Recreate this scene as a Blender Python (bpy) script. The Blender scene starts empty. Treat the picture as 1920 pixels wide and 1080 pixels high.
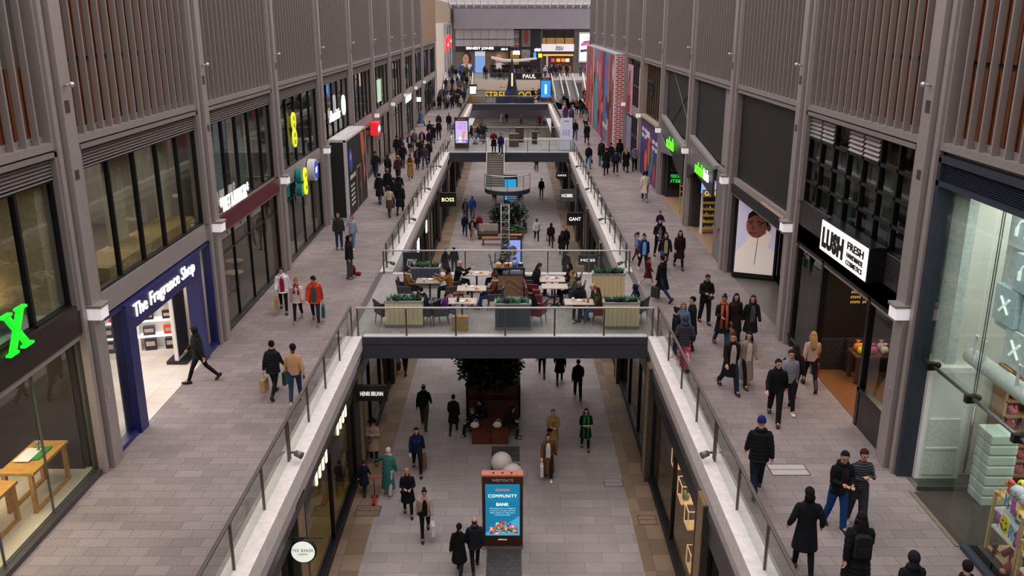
import bpy, bmesh, math, random
from mathutils import Vector, Matrix, Quaternion
PI = math.pi
SC = bpy.context.scene
COL = SC.collection
# ------------------------------------------------------------------ camera
F = 1650.0; VPY = 37.0; PITCH = math.atan((540 - VPY) / F); CAMH = 10.0
cam_d = bpy.data.cameras.new('camera'); cam = bpy.data.objects.new('camera', cam_d); COL.objects.link(cam)
cam_d.sensor_width = 36.0; cam_d.lens = F * 36.0 / 1920.0; cam_d.clip_end = 600
cam.location = (0, 0, CAMH); cam.rotation_euler = (PI / 2 - PITCH, 0, 0)
SC.camera = cam
# ------------------------------------------------------------------ world, exposure
w = bpy.data.worlds.new('overcast_sky'); SC.world = w; w.use_nodes = True
nt = w.node_tree; bg = nt.nodes['Background']
tc = nt.nodes.new('ShaderNodeTexCoord'); sp = nt.nodes.new('ShaderNodeSeparateXYZ'); cr = nt.nodes.new('ShaderNodeValToRGB')
nt.links.new(tc.outputs['Generated'], sp.inputs[0]); nt.links.new(sp.outputs[2], cr.inputs[0]); nt.links.new(cr.outputs[0], bg.inputs[0])
cr.color_ramp.elements[0].position = 0.0; cr.color_ramp.elements[0].color = (0.30, 0.28, 0.29, 1)
cr.color_ramp.elements[1].position = 0.6; cr.color_ramp.elements[1].color = (1.0, 0.945, 0.955, 1)
bg.inputs[1].default_value = 1.5
SC.view_settings.view_transform = 'Standard'; SC.view_settings.look = 'None'
SC.view_settings.gamma = 1.0; SC.view_settings.use_curve_mapping = False
SC.view_settings.exposure = 0.5
SC.cycles.use_denoising = True
SC.cycles.max_bounces = 8; SC.cycles.diffuse_bounces = 3; SC.cycles.glossy_bounces = 3
SC.cycles.transparent_max_bounces = 16; SC.cycles.caustics_reflective = False; SC.cycles.caustics_refractive = False
# ------------------------------------------------------------------ pixel helpers (1920x1080 photo -> place)
def ray(x, y):
    u = (x - 960) / F; v = (540 - y) / F
    return (u, math.cos(PITCH) + v * math.sin(PITCH), -math.sin(PITCH) + v * math.cos(PITCH))
def onfloor(x, y, z=0.0):
    d = ray(x, y); t = (z - CAMH) / d[2]; return d[0] * t, d[1] * t
# ------------------------------------------------------------------ materials
def lin(c): return tuple((v / 12.92 if v <= 0.04045 else ((v + 0.055) / 1.055) ** 2.4) for v in c)
def hexc(h): return lin(tuple(int(h[i:i + 2], 16) / 255 for i in (0, 2, 4)))
MATS = {}
def M(h, rough=0.6, metal=0.0, emis=0.0, noise=0.12, nscale=12.0, bump=0.0, spec=0.5, key=None):
    """a plain painted / cloth / metal surface in sRGB hex h with slight procedural mottling"""
    k = (h, rough, metal, emis, noise, nscale, bump, spec)
    if k in MATS: return MATS[k]
    m = bpy.data.materials.new('surface_' + h); m.use_nodes = True
    n = m.node_tree.nodes; l = m.node_tree.links; b = n['Principled BSDF']
    c = hexc(h)
    b.inputs['Roughness'].default_value = rough; b.inputs['Metallic'].default_value = metal
    b.inputs['Specular IOR Level'].default_value = spec
    if noise > 0:
        t = n.new('ShaderNodeTexCoord'); z = n.new('ShaderNodeTexNoise'); z.inputs['Scale'].default_value = nscale; z.inputs['Detail'].default_value = 3
        l.new(t.outputs['Object'], z.inputs['Vector'])
        r = n.new('ShaderNodeValToRGB'); r.color_ramp.elements[0].position = .3; r.color_ramp.elements[1].position = .7
        r.color_ramp.elements[0].color = tuple(v * (1 - noise) for v in c) + (1,); r.color_ramp.elements[1].color = tuple(min(1, v * (1 + noise)) for v in c) + (1,)
        l.new(z.outputs['Fac'], r.inputs[0]); l.new(r.outputs[0], b.inputs['Base Color'])
        if bump > 0:
            bp = n.new('ShaderNodeBump'); bp.inputs['Strength'].default_value = bump; bp.inputs['Distance'].default_value = .02
            l.new(z.outputs['Fac'], bp.inputs['Height']); l.new(bp.outputs[0], b.inputs['Normal'])
    else:
        b.inputs['Base Color'].default_value = c + (1,)
    if emis > 0:
        b.inputs['Emission Color'].default_value = c + (1,); b.inputs['Emission Strength'].default_value = emis
    MATS[k] = m; return m
def E(h, s): return M(h, 0.5, 0, s, 0)
def glass_mat(name, tint='c8d6d2', refl=1.0, body=0.0, bodyc='9fb5b0'):
    m = bpy.data.materials.new(name); m.use_nodes = True
    n = m.node_tree.nodes; l = m.node_tree.links; n.clear()
    o = n.new('ShaderNodeOutputMaterial'); mx = n.new('ShaderNodeMixShader'); tr = n.new('ShaderNodeBsdfTransparent'); gl = n.new('ShaderNodeBsdfGlossy')
    fr = n.new('ShaderNodeFresnel'); fr.inputs[0].default_value = 1.5; mu = n.new('ShaderNodeMath'); mu.operation = 'MULTIPLY'; mu.inputs[1].default_value = refl
    gl.inputs['Roughness'].default_value = 0.02; tr.inputs[0].default_value = hexc(tint) + (1,)
    ge = n.new('ShaderNodeNewGeometry'); iv = n.new('ShaderNodeMath'); iv.operation = 'SUBTRACT'; iv.inputs[0].default_value = 1; l.new(ge.outputs['Backfacing'], iv.inputs[1])
    m3 = n.new('ShaderNodeMath'); m3.operation = 'MULTIPLY'; l.new(fr.outputs[0], m3.inputs[0]); l.new(iv.outputs[0], m3.inputs[1])
    l.new(m3.outputs[0], mu.inputs[0]); l.new(mu.outputs[0], mx.inputs[0]); l.new(gl.outputs[0], mx.inputs[2])
    if body > 0:
        m2 = n.new('ShaderNodeMixShader'); df = n.new('ShaderNodeBsdfDiffuse'); df.inputs[0].default_value = hexc(bodyc) + (1,)
        m2.inputs[0].default_value = body; l.new(tr.outputs[0], m2.inputs[1]); l.new(df.outputs[0], m2.inputs[2]); l.new(m2.outputs[0], mx.inputs[1])
    else: l.new(tr.outputs[0], mx.inputs[1])
    l.new(mx.outputs[0], o.inputs[0]); return m
G_SHOP = glass_mat('shop_glass', 'eef2ef', 1.0)
G_RAIL = glass_mat('rail_glass', 'f1f4f2', .9, 0.02, 'a9b5b1')
G_SKY = glass_mat('roof_glass', 'f4f4f4', 0.6)
def paving(name, c1, c2, mort, bw, rh, off=.5, speck=.25, rough=.62, sq=1.0):
    m = bpy.data.materials.new(name); m.use_nodes = True
    n = m.node_tree.nodes; l = m.node_tree.links; b = n['Principled BSDF']
    t = n.new('ShaderNodeTexCoord'); br = n.new('ShaderNodeTexBrick')
    br.inputs['Scale'].default_value = 1.0; br.inputs['Brick Width'].default_value = bw; br.inputs['Row Height'].default_value = rh
    br.inputs['Mortar Size'].default_value = .006; br.inputs['Mortar Smooth'].default_value = .2; br.offset = off
    br.inputs['Color1'].default_value = hexc(c1) + (1,); br.inputs['Color2'].default_value = hexc(c2) + (1,); br.inputs['Mortar'].default_value = hexc(mort) + (1,)
    nz = n.new('ShaderNodeTexNoise'); nz.inputs['Scale'].default_value = 45; nz.inputs['Detail'].default_value = 2
    ns = n.new('ShaderNodeTexNoise'); ns.inputs['Scale'].default_value = .35; ns.inputs['Detail'].default_value = 5
    l.new(t.outputs['Object'], br.inputs['Vector']); l.new(t.outputs['Object'], nz.inputs['Vector']); l.new(t.outputs['Object'], ns.inputs['Vector'])
    r = n.new('ShaderNodeValToRGB'); r.color_ramp.elements[0].position = .35; r.color_ramp.elements[1].position = .65
    r.color_ramp.elements[0].color = (1 - speck,) * 3 + (1,); r.color_ramp.elements[1].color = (1 + speck * .6,) * 3 + (1,)
    r2 = n.new('ShaderNodeValToRGB'); r2.color_ramp.elements[0].position = .36; r2.color_ramp.elements[1].position = .6
    r2.color_ramp.elements[0].color = (.8, .79, .78, 1); r2.color_ramp.elements[1].color = (1.04, 1.04, 1.04, 1)
    l.new(nz.outputs['Fac'], r.inputs[0]); l.new(ns.outputs['Fac'], r2.inputs[0])
    a = n.new('ShaderNodeMix'); a.data_type = 'RGBA'; a.blend_type = 'MULTIPLY'; a.inputs[0].default_value = 1
    c = n.new('ShaderNodeMix'); c.data_type = 'RGBA'; c.blend_type = 'MULTIPLY'; c.inputs[0].default_value = 1
    l.new(br.outputs['Color'], a.inputs[6]); l.new(r.outputs[0], a.inputs[7]); l.new(a.outputs[2], c.inputs[6]); l.new(r2.outputs[0], c.inputs[7])
    l.new(c.outputs[2], b.inputs['Base Color']); b.inputs['Roughness'].default_value = rough; b.inputs['Specular IOR Level'].default_value = .25
    return m
def brick_mat(name, c1, c2, mort, bw=.22, rh=.075, axis='YZ', msize=.008, rough=.8):
    m = bpy.data.materials.new(name); m.use_nodes = True
    n = m.node_tree.nodes; l = m.node_tree.links; b = n['Principled BSDF']
    t = n.new('ShaderNodeTexCoord'); s = n.new('ShaderNodeSeparateXYZ'); cb = n.new('ShaderNodeCombineXYZ'); br = n.new('ShaderNodeTexBrick')
    l.new(t.outputs['Object'], s.inputs[0])
    if axis == 'YZ':
        ad = n.new('ShaderNodeMath'); ad.operation = 'ADD'; l.new(s.outputs[0], ad.inputs[0]); l.new(s.outputs[1], ad.inputs[1]); l.new(ad.outputs[0], cb.inputs[0])
    else: l.new(s.outputs[0], cb.inputs[0])
    l.new(s.outputs[2], cb.inputs[1]); l.new(cb.outputs[0], br.inputs['Vector'])
    br.inputs['Scale'].default_value = 1; br.inputs['Brick Width'].default_value = bw; br.inputs['Row Height'].default_value = rh; br.inputs['Mortar Size'].default_value = msize
    br.inputs['Color1'].default_value = hexc(c1) + (1,); br.inputs['Color2'].default_value = hexc(c2) + (1,); br.inputs['Mortar'].default_value = hexc(mort) + (1,)
    l.new(br.outputs['Color'], b.inputs['Base Color']); b.inputs['Roughness'].default_value = rough
    return m
def wood_mat(name, c1, c2, scale=6.0, axis=(1, 8, 1), rough=.55):
    m = bpy.data.materials.new(name); m.use_nodes = True
    n = m.node_tree.nodes; l = m.node_tree.links; b = n['Principled BSDF']
    t = n.new('ShaderNodeTexCoord'); mp = n.new('ShaderNodeMapping'); mp.inputs['Scale'].default_value = axis
    z = n.new('ShaderNodeTexNoise'); z.inputs['Scale'].default_value = scale; z.inputs['Detail'].default_value = 4
    r = n.new('ShaderNodeValToRGB'); r.color_ramp.elements[0].position = .3; r.color_ramp.elements[1].position = .7
    r.color_ramp.elements[0].color = hexc(c1) + (1,); r.color_ramp.elements[1].color = hexc(c2) + (1,)
    l.new(t.outputs['Object'], mp.inputs[0]); l.new(mp.outputs[0], z.inputs['Vector']); l.new(z.outputs['Fac'], r.inputs[0]); l.new(r.outputs[0], b.inputs['Base Color'])
    b.inputs['Roughness'].default_value = rough; return m
PAVE_UP = paving('granite_walkway', '9a8d8b', '8a7e7c', '6b6160', .62, .31)
PAVE_DOWN = paving('granite_street', 'a89e9d', '9a9090', '736a69', 1.05, .5)
PAVE_BAND = paving('sandstone_band', '98826d', '7d6856', '5a4c40', .82, .8, 0.0, .12)
PAVE_DARK = paving('dark_setts', '5c585a', '524e50', '3d393a', .2, .2, .5, .2)
STEEL = M('a69b97', .45, .35, 0, .04)
STEEL_D = M('5d5654', .5, .3, 0, .05)
FIN = M('968c88', .5, .25, 0, .04)
TIMBER = wood_mat('orange_timber', '3c1e08', '84481a', 9, (1, 14, .25))
STONE = M('ece2dd', .7, 0, 0, .09, 6)
STONE2 = M('c9bfbe', .75, 0, 0, .06, 4)
ANTH = M('3e4048', .5, .2, 0, .05)
BLACK = M('141314', .5, 0, 0, .05)
BLACKG = M('101012', .25, 0, 0, 0)
WHITE = M('e6e1dd', .5, 0, 0, .03)
POSTM = M('6e625c', .35, .6, 0, .03)
RAILM = M('c9c2bf', .3, .6, 0, .02)
DARKROOM = M('2a2523', .8, 0, 0, .2, 2)
# ------------------------------------------------------------------ mesh building
class MB:
    def __init__(s): s.v = []; s.f = []; s.m = []
    def box(s, x0, x1, y0, y1, z0, z1, mi=0, T=None):
        if x0 > x1: x0, x1 = x1, x0
        if y0 > y1: y0, y1 = y1, y0
        if z0 > z1: z0, z1 = z1, z0
        b = len(s.v)
        p = [(x0, y0, z0), (x1, y0, z0), (x1, y1, z0), (x0, y1, z0), (x0, y0, z1), (x1, y0, z1), (x1, y1, z1), (x0, y1, z1)]
        s.v += [tuple(T @ Vector(q)) for q in p] if T is not None else p
        s.f += [(b, b + 3, b + 2, b + 1), (b + 4, b + 5, b + 6, b + 7), (b, b + 1, b + 5, b + 4), (b + 1, b + 2, b + 6, b + 5), (b + 2, b + 3, b + 7, b + 6), (b + 3, b, b + 4, b + 7)]
        s.m += [mi] * 6; return s
    def poly(s, pts, mi=0):
        b = len(s.v); s.v += [tuple(p) for p in pts]; s.f.append(tuple(range(b, b + len(pts)))); s.m.append(mi); return s
    def prism(s, pts, d, mi=0):
        """polygon extruded by vector d"""
        b = len(s.v); n = len(pts); d = Vector(d)
        s.v += [tuple(p) for p in pts] + [tuple(Vector(p) + d) for p in pts]
        s.f += [tuple(range(b + n - 1, b - 1, -1)), tuple(range(b + n, b + 2 * n))]; s.m += [mi, mi]
        for i in range(n):
            j = (i + 1) % n; s.f.append((b + i, b + j, b + n + j, b + n + i)); s.m.append(mi)
        return s
    def tube(s, pts, r, n=8, mi=0, cap=True):
        """round or elliptical tube through pts; r = number | list of numbers | list of (rx, ry)"""
        pts = [Vector(p) for p in pts]; k = len(pts)
        rr = [r] * k if not isinstance(r, (list, tuple)) else r
        up = Vector((0, 1, 0)); b = len(s.v)
        for i, p in enumerate(pts):
            t = (pts[min(i + 1, k - 1)] - pts[max(i - 1, 0)]).normalized()
            if abs(t.dot(up)) > .95: up = Vector((0, 0, 1)) if i == 0 else up
            a = up.cross(t)
            if a.length < 1e-4: a = Vector((1, 0, 0)).cross(t)
            a.normalize(); c = t.cross(a).normalized()
            q = rr[i]; rx, ry = (q, q) if not isinstance(q, (list, tuple)) else q
            for j in range(n):
                an = 2 * PI * j / n; s.v.append(tuple(p + a * (rx * math.cos(an)) + c * (ry * math.sin(an))))
        for i in range(k - 1):
            for j in range(n):
                j2 = (j + 1) % n
                s.f.append((b + i * n + j, b + i * n + j2, b + (i + 1) * n + j2, b + (i + 1) * n + j)); s.m.append(mi)
        if cap: s.f += [tuple(b + j for j in range(n - 1, -1, -1)), tuple(b + (k - 1) * n + j for j in range(n))]; s.m += [mi, mi]
        return s
    def ell(s, c, r, n=12, k=8, mi=0, R=None):
        b = len(s.v); c = Vector(c)
        if not isinstance(r, (list, tuple)): r = (r, r, r)
        for i in range(k + 1):
            th = PI * i / k
            for j in range(n):
                ph = 2 * PI * j / n
                q = Vector((r[0] * math.sin(th) * math.cos(ph), r[1] * math.sin(th) * math.sin(ph), r[2] * math.cos(th)))
                s.v.append(tuple(c + (R @ q if R is not None else q)))
        for i in range(k):
            for j in range(n):
                j2 = (j + 1) % n; s.f.append((b + i * n + j, b + (i + 1) * n + j, b + (i + 1) * n + j2, b + i * n + j2)); s.m.append(mi)
        return s
    def lathe(s, prof, c=(0, 0, 0), n=20, mi=0):
        b = len(s.v)
        for (r, z) in prof:
            for j in range(n):
                a = 2 * PI * j / n; s.v.append((c[0] + r * math.cos(a), c[1] + r * math.sin(a), c[2] + z))
        for i in range(len(prof) - 1):
            for j in range(n):
                j2 = (j + 1) % n; s.f.append((b + i * n + j, b + i * n + j2, b + (i + 1) * n + j2, b + (i + 1) * n + j)); s.m.append(mi)
        return s
    def mesh(s, name, smooth=False):
        me = bpy.data.meshes.new(name); me.from_pydata(s.v, [], s.f); me.polygons.foreach_set('material_index', s.m)
        if smooth: me.polygons.foreach_set('use_smooth', [True] * len(me.polygons))
        me.update(); return me
    def build(s, name, mats, parent=None, smooth=False, bevel=0, loc=None, rz=0, **tags):
        me = s.mesh(name, smooth)
        for m in (mats if isinstance(mats, (list, tuple)) else [mats]): me.materials.append(m)
        o = bpy.data.objects.new(name, me); COL.objects.link(o)
        if parent is not None: o.parent = parent
        if loc is not None: o.location = loc
        if rz: o.rotation_euler[2] = rz
        if bevel:
            bm = o.modifiers.new('edge', 'BEVEL'); bm.width = bevel; bm.segments = 2; bm.limit_method = 'ANGLE'
        for k, v in tags.items(): o[k] = v
        return o
def box(name, x0, x1, y0, y1, z0, z1, mat, parent=None, bevel=0, **tags):
    return MB().box(x0, x1, y0, y1, z0, z1).build(name, mat, parent, bevel=bevel, **tags)
def thing(name, label, cat, loc=(0, 0, 0), rz=0, group=None, s=1.0):
    o = bpy.data.objects.new(name, None); COL.objects.link(o); o.empty_display_size = .2
    o.location = loc; o.rotation_euler = (0, 0, rz); o.scale = (s, s, s)
    o['label'] = label; o['category'] = cat
    if group: o['group'] = group
    return o
def struct(name, mb, mats, bevel=0): return mb.build(name, mats, None, bevel=bevel, kind='structure')
def tag(o, label, cat, group=None):
    o['label'] = label; o['category'] = cat
    if group: o['group'] = group
    return o
def kids(o): return [c for c in bpy.data.objects if c.parent == o]
def dup(root, loc, rz=0, label=None, s=None):
    src = TREE.get(root.name) or [(c, kids(c)) for c in kids(root)]
    TREE[root.name] = src
    r = root.copy(); COL.objects.link(r); r.location = loc; r.rotation_euler = (0, 0, rz)
    if label: r['label'] = label
    if s: r.scale = (s, s, s)
    for c, gs in src:
        q = c.copy(); COL.objects.link(q); q.parent = r
        for g in gs:
            h = g.copy(); COL.objects.link(h); h.parent = q
    return r
TREE = {}
def text(body, w, h, org, right, up, mat, parent, ext=.02, name='lettering', bold=.0, shear=0, spacing=1.0, center=False):
    """lettering fitted into w x h, lower left corner at org, reading along right, up along up"""
    if body[0] == '~':   # unreadable small print: word-length strokes
        R = Vector(right).normalized(); U = Vector(up).normalized(); N = R.cross(U); O = Vector(org); ws = [len(q) for q in body[1:].split()]; k = w / (sum(ws) + len(ws) - 1); u = 0; m = MB()
        for q in ws:
            for j in range(q):
                a = O + R * (u + j) * k + U * h * .1 * (j % 2); m.prism([a, a + R * k * .72, a + R * k * .72 + U * h * .8, a + U * h * .8], N * ext)
            u += q + 1
        return m.build(name, mat, parent)
    c = bpy.data.curves.new(name, 'FONT'); c.body = body; c.size = 1; c.extrude = 0.01; c.offset = bold * .35; c.shear = shear; c.space_character = spacing
    c.resolution_u = 3
    if center: c.align_x = 'CENTER'
    o = bpy.data.objects.new(name, c); COL.objects.link(o)
    bpy.context.view_layer.update()
    dg = bpy.context.evaluated_depsgraph_get(); me = bpy.data.meshes.new_from_object(o.evaluated_get(dg))
    bpy.data.objects.remove(o); bpy.data.curves.remove(c)
    xs = [v.co.x for v in me.vertices]; ys = [v.co.y for v in me.vertices]
    x0, x1, y0, y1 = min(xs), max(xs), min(ys), max(ys)
    R = Vector(right).normalized(); U = Vector(up).normalized(); N = R.cross(U); O = Vector(org)
    sx = w / (x1 - x0); sy = h / (y1 - y0)
    for v in me.vertices: v.co = O + R * ((v.co.x - x0) * sx) + U * ((v.co.y - y0) * sy) + N * ((v.co.z + .01) / .02 * ext)
    me.materials.clear(); me.materials.append(mat)
    me.update()
    q = bpy.data.objects.new(name, me); COL.objects.link(q); q.parent = parent
    return q
def lamp(name, loc, e, size, col=(1, .85, .7), rot=(0, 0, 0), sy=None, spread=None):
    l = bpy.data.lights.new(name, 'AREA'); l.energy = e; l.color = col; l.size = size
    if sy: l.shape = 'RECTANGLE'; l.size_y = sy
    o = bpy.data.objects.new(name, l); COL.objects.link(o); o.location = loc; o.rotation_euler = rot
    return o
XL, XR = -9.45, 8.85          # shop fronts left and right
def YK(k): return 18.6 + 8.45 * k   # bay lines
ZL = -5.0                     # lower street
# ------------------------------------------------------------------ floors, slabs, walls
Y0, Y1 = -6.0, 119.0
struct('floor', MB().box(-9.6, -5.45, Y0, Y1, -.4, 0), [PAVE_UP])
struct('floor', MB().box(4.98, 9.0, Y0, Y1, -.4, 0), [PAVE_UP])
struct('floor', MB().box(-4.35, 3.76, Y0, 152, ZL - .2, ZL), [PAVE_DOWN])
struct('floor', MB().box(-5.9, -4.35, Y0, 152, ZL - .2, ZL).box(3.76, 5.4, Y0, 152, ZL - .2, ZL), [PAVE_BAND])
struct('floor', MB().box(-.74, .28, 4, 27.9, ZL - .1, ZL + .004).box(-.74, .28, 33, 45, ZL - .1, ZL + .004), [PAVE_DARK])
# coping and edge of both walkways
for s, xi, xo, xg in ((-1, -5.46, -4.93, -5.24), (1, 4.99, 4.47, 4.76)):
    struct('trim_coping', MB().box(xi, xo, Y0, 27.2, -.42, .06).box(xi, xo, 34.95, 69.3, -.42, .06).box(xi, xo, 78.2, 111, -.42, .06).box(xi, xo, 116, 124.8, -.42, .06), [STONE], .012)
    struct('trim_fascia', MB().box(xi + s * .0, xo + s * .13, Y0, 119, -.95, -.42), [STONE2])
    struct('trim_soffit', MB().box(xo + s * .1, xo + s * .45, Y0, 119, -1.15, -.95), [STEEL_D])
# upper walls: bands above and below the upper windows
for s, X, nm in ((-1, XL, 'wall_left'), (1, XR, 'wall_right')):
    mb = MB(); ye = 94.65 if s < 0 else 94.65
    y1 = 113.4 if s < 0 else 104
    ys_ = Y0 if s < 0 else YK(0)
    mb.box(X, X + s * .25, ys_, y1, 3.42, 3.98)
    mb.box(X + s * .12, X + s * .5, Y0, y1, 7.3, 7.72)
    mb.box(X + s * 1.2, X + s * 1.5, Y0, y1, 7.4, 14.5)
    mb.box(X + s * .0, X + s * 6, ys_, y1, 3.3, 3.45)
    mb.box(X + s * .5, X + s * 6, Y0, y1, 7.3, 7.42)
    mb.box(X + s * 6, X + s * 6.2, Y0, y1, -.3, 7.4)
    struct(nm, mb, [STEEL])
    struct('floor_shops', MB().box(X, X + s * 6, Y0, y1, -.4, -.005).box(X + s * .25, X + s * 6, ys_, y1, 3.45, 3.9), [M('6e655f', .35, 0, 0, .1, 3)])
    pt = MB()
    for k in range(-2, 12):
        y = YK(k)
        if y < y1: pt.box(X + s * .2, X + s * 6, y - .12, y + .12, 0, 7.4)
    struct('wall_partition', pt, [M('8d867f', .8, 0, 0, .08, 2)])
# lower walls behind shop fronts
for s, X, nm in ((-1, -5.18, 'wall_lower_left'), (1, 4.62, 'wall_lower_right')):
    mb = MB(); mb.box(X + s * 4.2, X + s * 4.4, Y0, 119, ZL, -.5).box(X + s * .1, X + s * 4.4, Y0, 119, -.6, -.4)
    for k in range(-2, 12): mb.box(X + s * .3, X + s * 4.2, YK(k) - .15, YK(k) + .15, ZL, -.5)
    struct(nm, mb, [M('4b4440', .85, 0, 0, .1, 2)])
    struct('floor_lower_shops', MB().box(X, X + s * 4.2, Y0, 119, ZL - .2, ZL + .01), [M('6d5f50', .4, 0, 0, .15, 2)])
# unseen wall added across the street behind the camera, blocking low sky light
struct('wall_light_block', MB().box(-16, 16, -6.3, -6, ZL, 14.5), [STEEL])
# roof ribs of the glazed canopy
rib = MB()
for i in range(0, 19):
    rib.box(-10.9, 13.4, -6 + i * 8.45 - .08, -6 + i * 8.45 + .08, 14.5, 14.9)
struct('ceiling_ribs', rib, [WHITE])
# far roof: white coffers with glass between
ya, yb, xa, xb, zz = 112, 142.4, -10.5, 14, 11.5
SL = .16
cof = []
def slope(x0, x1, y0, y1, a, b, m=cof):
    q = MB().box(x0, x1, y0, y1, a, b); q.v = [(x, y, z + (yb - y) * SL) for x, y, z in q.v]; m.append(q)
for i in range(0, 22):
    x = xa + i * (xb - xa) / 21; slope(x - .05, x + .05, ya, yb, zz, zz + .25)
for i in range(0, 9):
    y = ya + i * (yb - ya) / 8; slope(xa, xb, y - .05, y + .05, zz + .05, zz + .2)
cm = MB()
for q in cof:
    b0 = len(cm.v); cm.v += q.v; cm.f += [tuple(i + b0 for i in f) for f in q.f]; cm.m += q.m
struct('ceiling', cm, [M('e6e0dc', .6, 0, 0, .03)])
cof.clear(); slope(xa, xb, ya, yb, zz + .2, zz + .22); struct('ceiling_glass', cof[0], [G_SKY])
# left end: timber-brown panel, white wall, glazed corner
struct('wall_left_end', MB().box(XL - .3, XL, 94.9, 113.4, 7.6, 14), [M('8d6f52', .6, 0, 0, .08, 3)])
struct('wall_left_plaster', MB().box(XL - .4, XL + .05, 113.4, 126, -1, 9.6), [M('e9dccb', .8, 0, 0, .02)])
struct('wall_left_plaster', MB().box(XL - .4, XL + .02, 113.4, 142, 9.6, 12.4), [M('b5a08a', .8, 0, 0, .03)])
struct('wall_right_end', MB().box(XR, XR + .3, 94.9, 104, 7.6, 14).box(XR, XR + 6, 104, 104.3, 2.2, 14), [M('5a4a3e', .6, 0, 0, .05)])
# raised plaza at the far end, stairs up to it
PZ = 2.0
struct('floor_plaza', MB().box(-9.6, 14.5, 124.8, 146, PZ - .4, PZ), [M('a69c98', .6, 0, 0, .1, 2)])
struct('floor', MB().box(5, 14.5, 104.3, 119, -.4, 0), [PAVE_UP])
st = MB()
for i in range(12):
    y = 119 + i * .483; st.box(-9.4, -5.4, y, 124.9, i * PZ / 12 - .0, (i + 1) * PZ / 12); st.box(9.6, 14, y, 124.9, i * PZ / 12, (i + 1) * PZ / 12)
struct('floor_stairs', st, [M('a39894', .7, 0, 0, .08)])
struct('wall_bulkhead', MB().box(-5.4, 5, 124.6, 124.9, .5, PZ), [M('d8c9b6', .7, 0, 0, .04)])
# lower far shops
struct('wall_lower_back', MB().box(-6, 6, 150.5, 151, ZL, 0), [M('5b564f', .7)])
# bridges
def bridge(name, y0, y1, side=1):
    b = MB(); b.box(-5.3, 4.82, y0 + .12, y1 - .12, -.16, 0)
    struct('floor_bridge', b, [paving(name, 'a9a4a2', '9d9896', '86807e', .3, .62, .5, .16)])
    c = MB(); c.box(-4.93, 4.47, y0, y0 + .12, -.74, -.0).box(-4.93, 4.47, y1 - .12, y1, -.74, -.0).box(-4.93, 4.47, y0 + .12, y1 - .12, -.6, -.16)
    c.box(-4.93, 4.47, y0 - .03, y0, -.22, -.2)
    struct('beam_bridge', c, [ANTH])
    struct('trim_bridge', MB().box(-4.9, 4.45, y0 + .02, y0 + .3, 0, .03).box(-4.9, 4.45, y1 - .3, y1 - .02, 0, .03), [M('d8d2cf', .6)])
bridge('bridge_paving_cafe', 27.22, 34.95); bridge('bridge_paving_stairs', 69.3, 78.2); bridge('bridge_paving_far', 111, 115.9)
# drainage slots at the bridge ends
struct('trim_slot', MB().box(-5.52, -5.3, 27.2, 34.95, 0, .008).box(4.8, 5.02, 27.2, 34.95, 0, .008), [M('5d5654', .5, .4)])
struct('trim_joint', MB().box(-9.4, -5.46, 44.0, 44.06, 0, .004).box(5, 8.8, 44.0, 44.06, 0, .004), [M('b3aba8', .5)])
# manhole covers set in the paving
def cover(x, y, z, w, h, lab, m):
    t = MB().box(x - w / 2, x + w / 2, y - h / 2, y + h / 2, z, z + .008).build('paving_cover', m, bevel=.003)
    b = MB()
    for (a0, a1, b0, b1) in ((-w / 2 - .02, -w / 2, -h / 2, h / 2), (w / 2, w / 2 + .02, -h / 2, h / 2), (-w / 2, w / 2, -h / 2 - .02, -h / 2), (-w / 2, w / 2, h / 2, h / 2 + .02), (-w/2, w/2, -.01, .01)):
        b.box(x + a0, x + a1, y + b0, y + b1, z, z + .01)
    tag(t, lab, 'drain cover'); b.build('cover_frame', M('4d4644', .5, .5), t)
x, y = onfloor(1478, 881); cover(x, y, 0, .85, .5, 'pale rectangular inspection cover in the right walkway by the couple', M('b3aaa7', .7, 0, 0, .15, 30))
x, y = onfloor(1150, 905, ZL); cover(x, y, ZL, .6, .5, 'square inspection cover in lower street near the shop with hanging shelves', M('94908f', .7, 0, 0, .15, 30))
x, y = onfloor(1215, 975, ZL); cover(x - .02, y, ZL, .55, .5, 'brown sandstone cover beside the window with hanging shelves', M('94765f', .7, 0, 0, .15, 10))
x, y = onfloor(690, 958, ZL); cover(x, y, ZL, .75, .6, 'sandstone inspection cover beside the child on the lower street', M('7d6a58', .7, 0, 0, .15, 10))
# ------------------------------------------------------------------ facade columns, lamps, screens
def facade_column(s, X, k, lab):
    y = YK(k); t = thing('facade_column', lab, 'column', (X, y, 0), 0, 'steel columns along the %s shop fronts' % ('left' if s < 0 else 'right'))
    o = -s
    H = 14.4
    MB().box(-o * .0, o * .2, -.17, .17, 0, H).build('shaft', STEEL, t, bevel=.01)
    for sg in (-1, 1): MB().box(-o * .05, o * .12, sg * .30, sg * .46, 0, H).build('flange', STEEL, t, bevel=.008)
    MB().box(-o * .2, o * .02, -.44, .44, .0, H).build('web', STEEL_D, t)
    p = MB().box(o * .19, o * .215, -.09, .09, 8.15, 8.4); p.build('control_plate', M('6b6462', .3, .7), t)
    if k <= 1: MB().box(o * .19, o * .215, -.08, .08, 6.75, 6.95).build('control_plate', M('6b6462', .3, .7), t)
    b = MB().tube([(o * .2, 0, 8.7), (o * .34, 0, 8.72)], .025, 8); b.ell((o * .36, 0, 8.72), .06, 10, 6); b.build('eye_bolt', M('c9c6c2', .3, .6), t, True)
    if k <= 0: MB().box(o * .19, o * .21, -.06, .06, 1.7, 1.95).build('socket_plate', M('c4beba', .3, .7), t)
    return t
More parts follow.
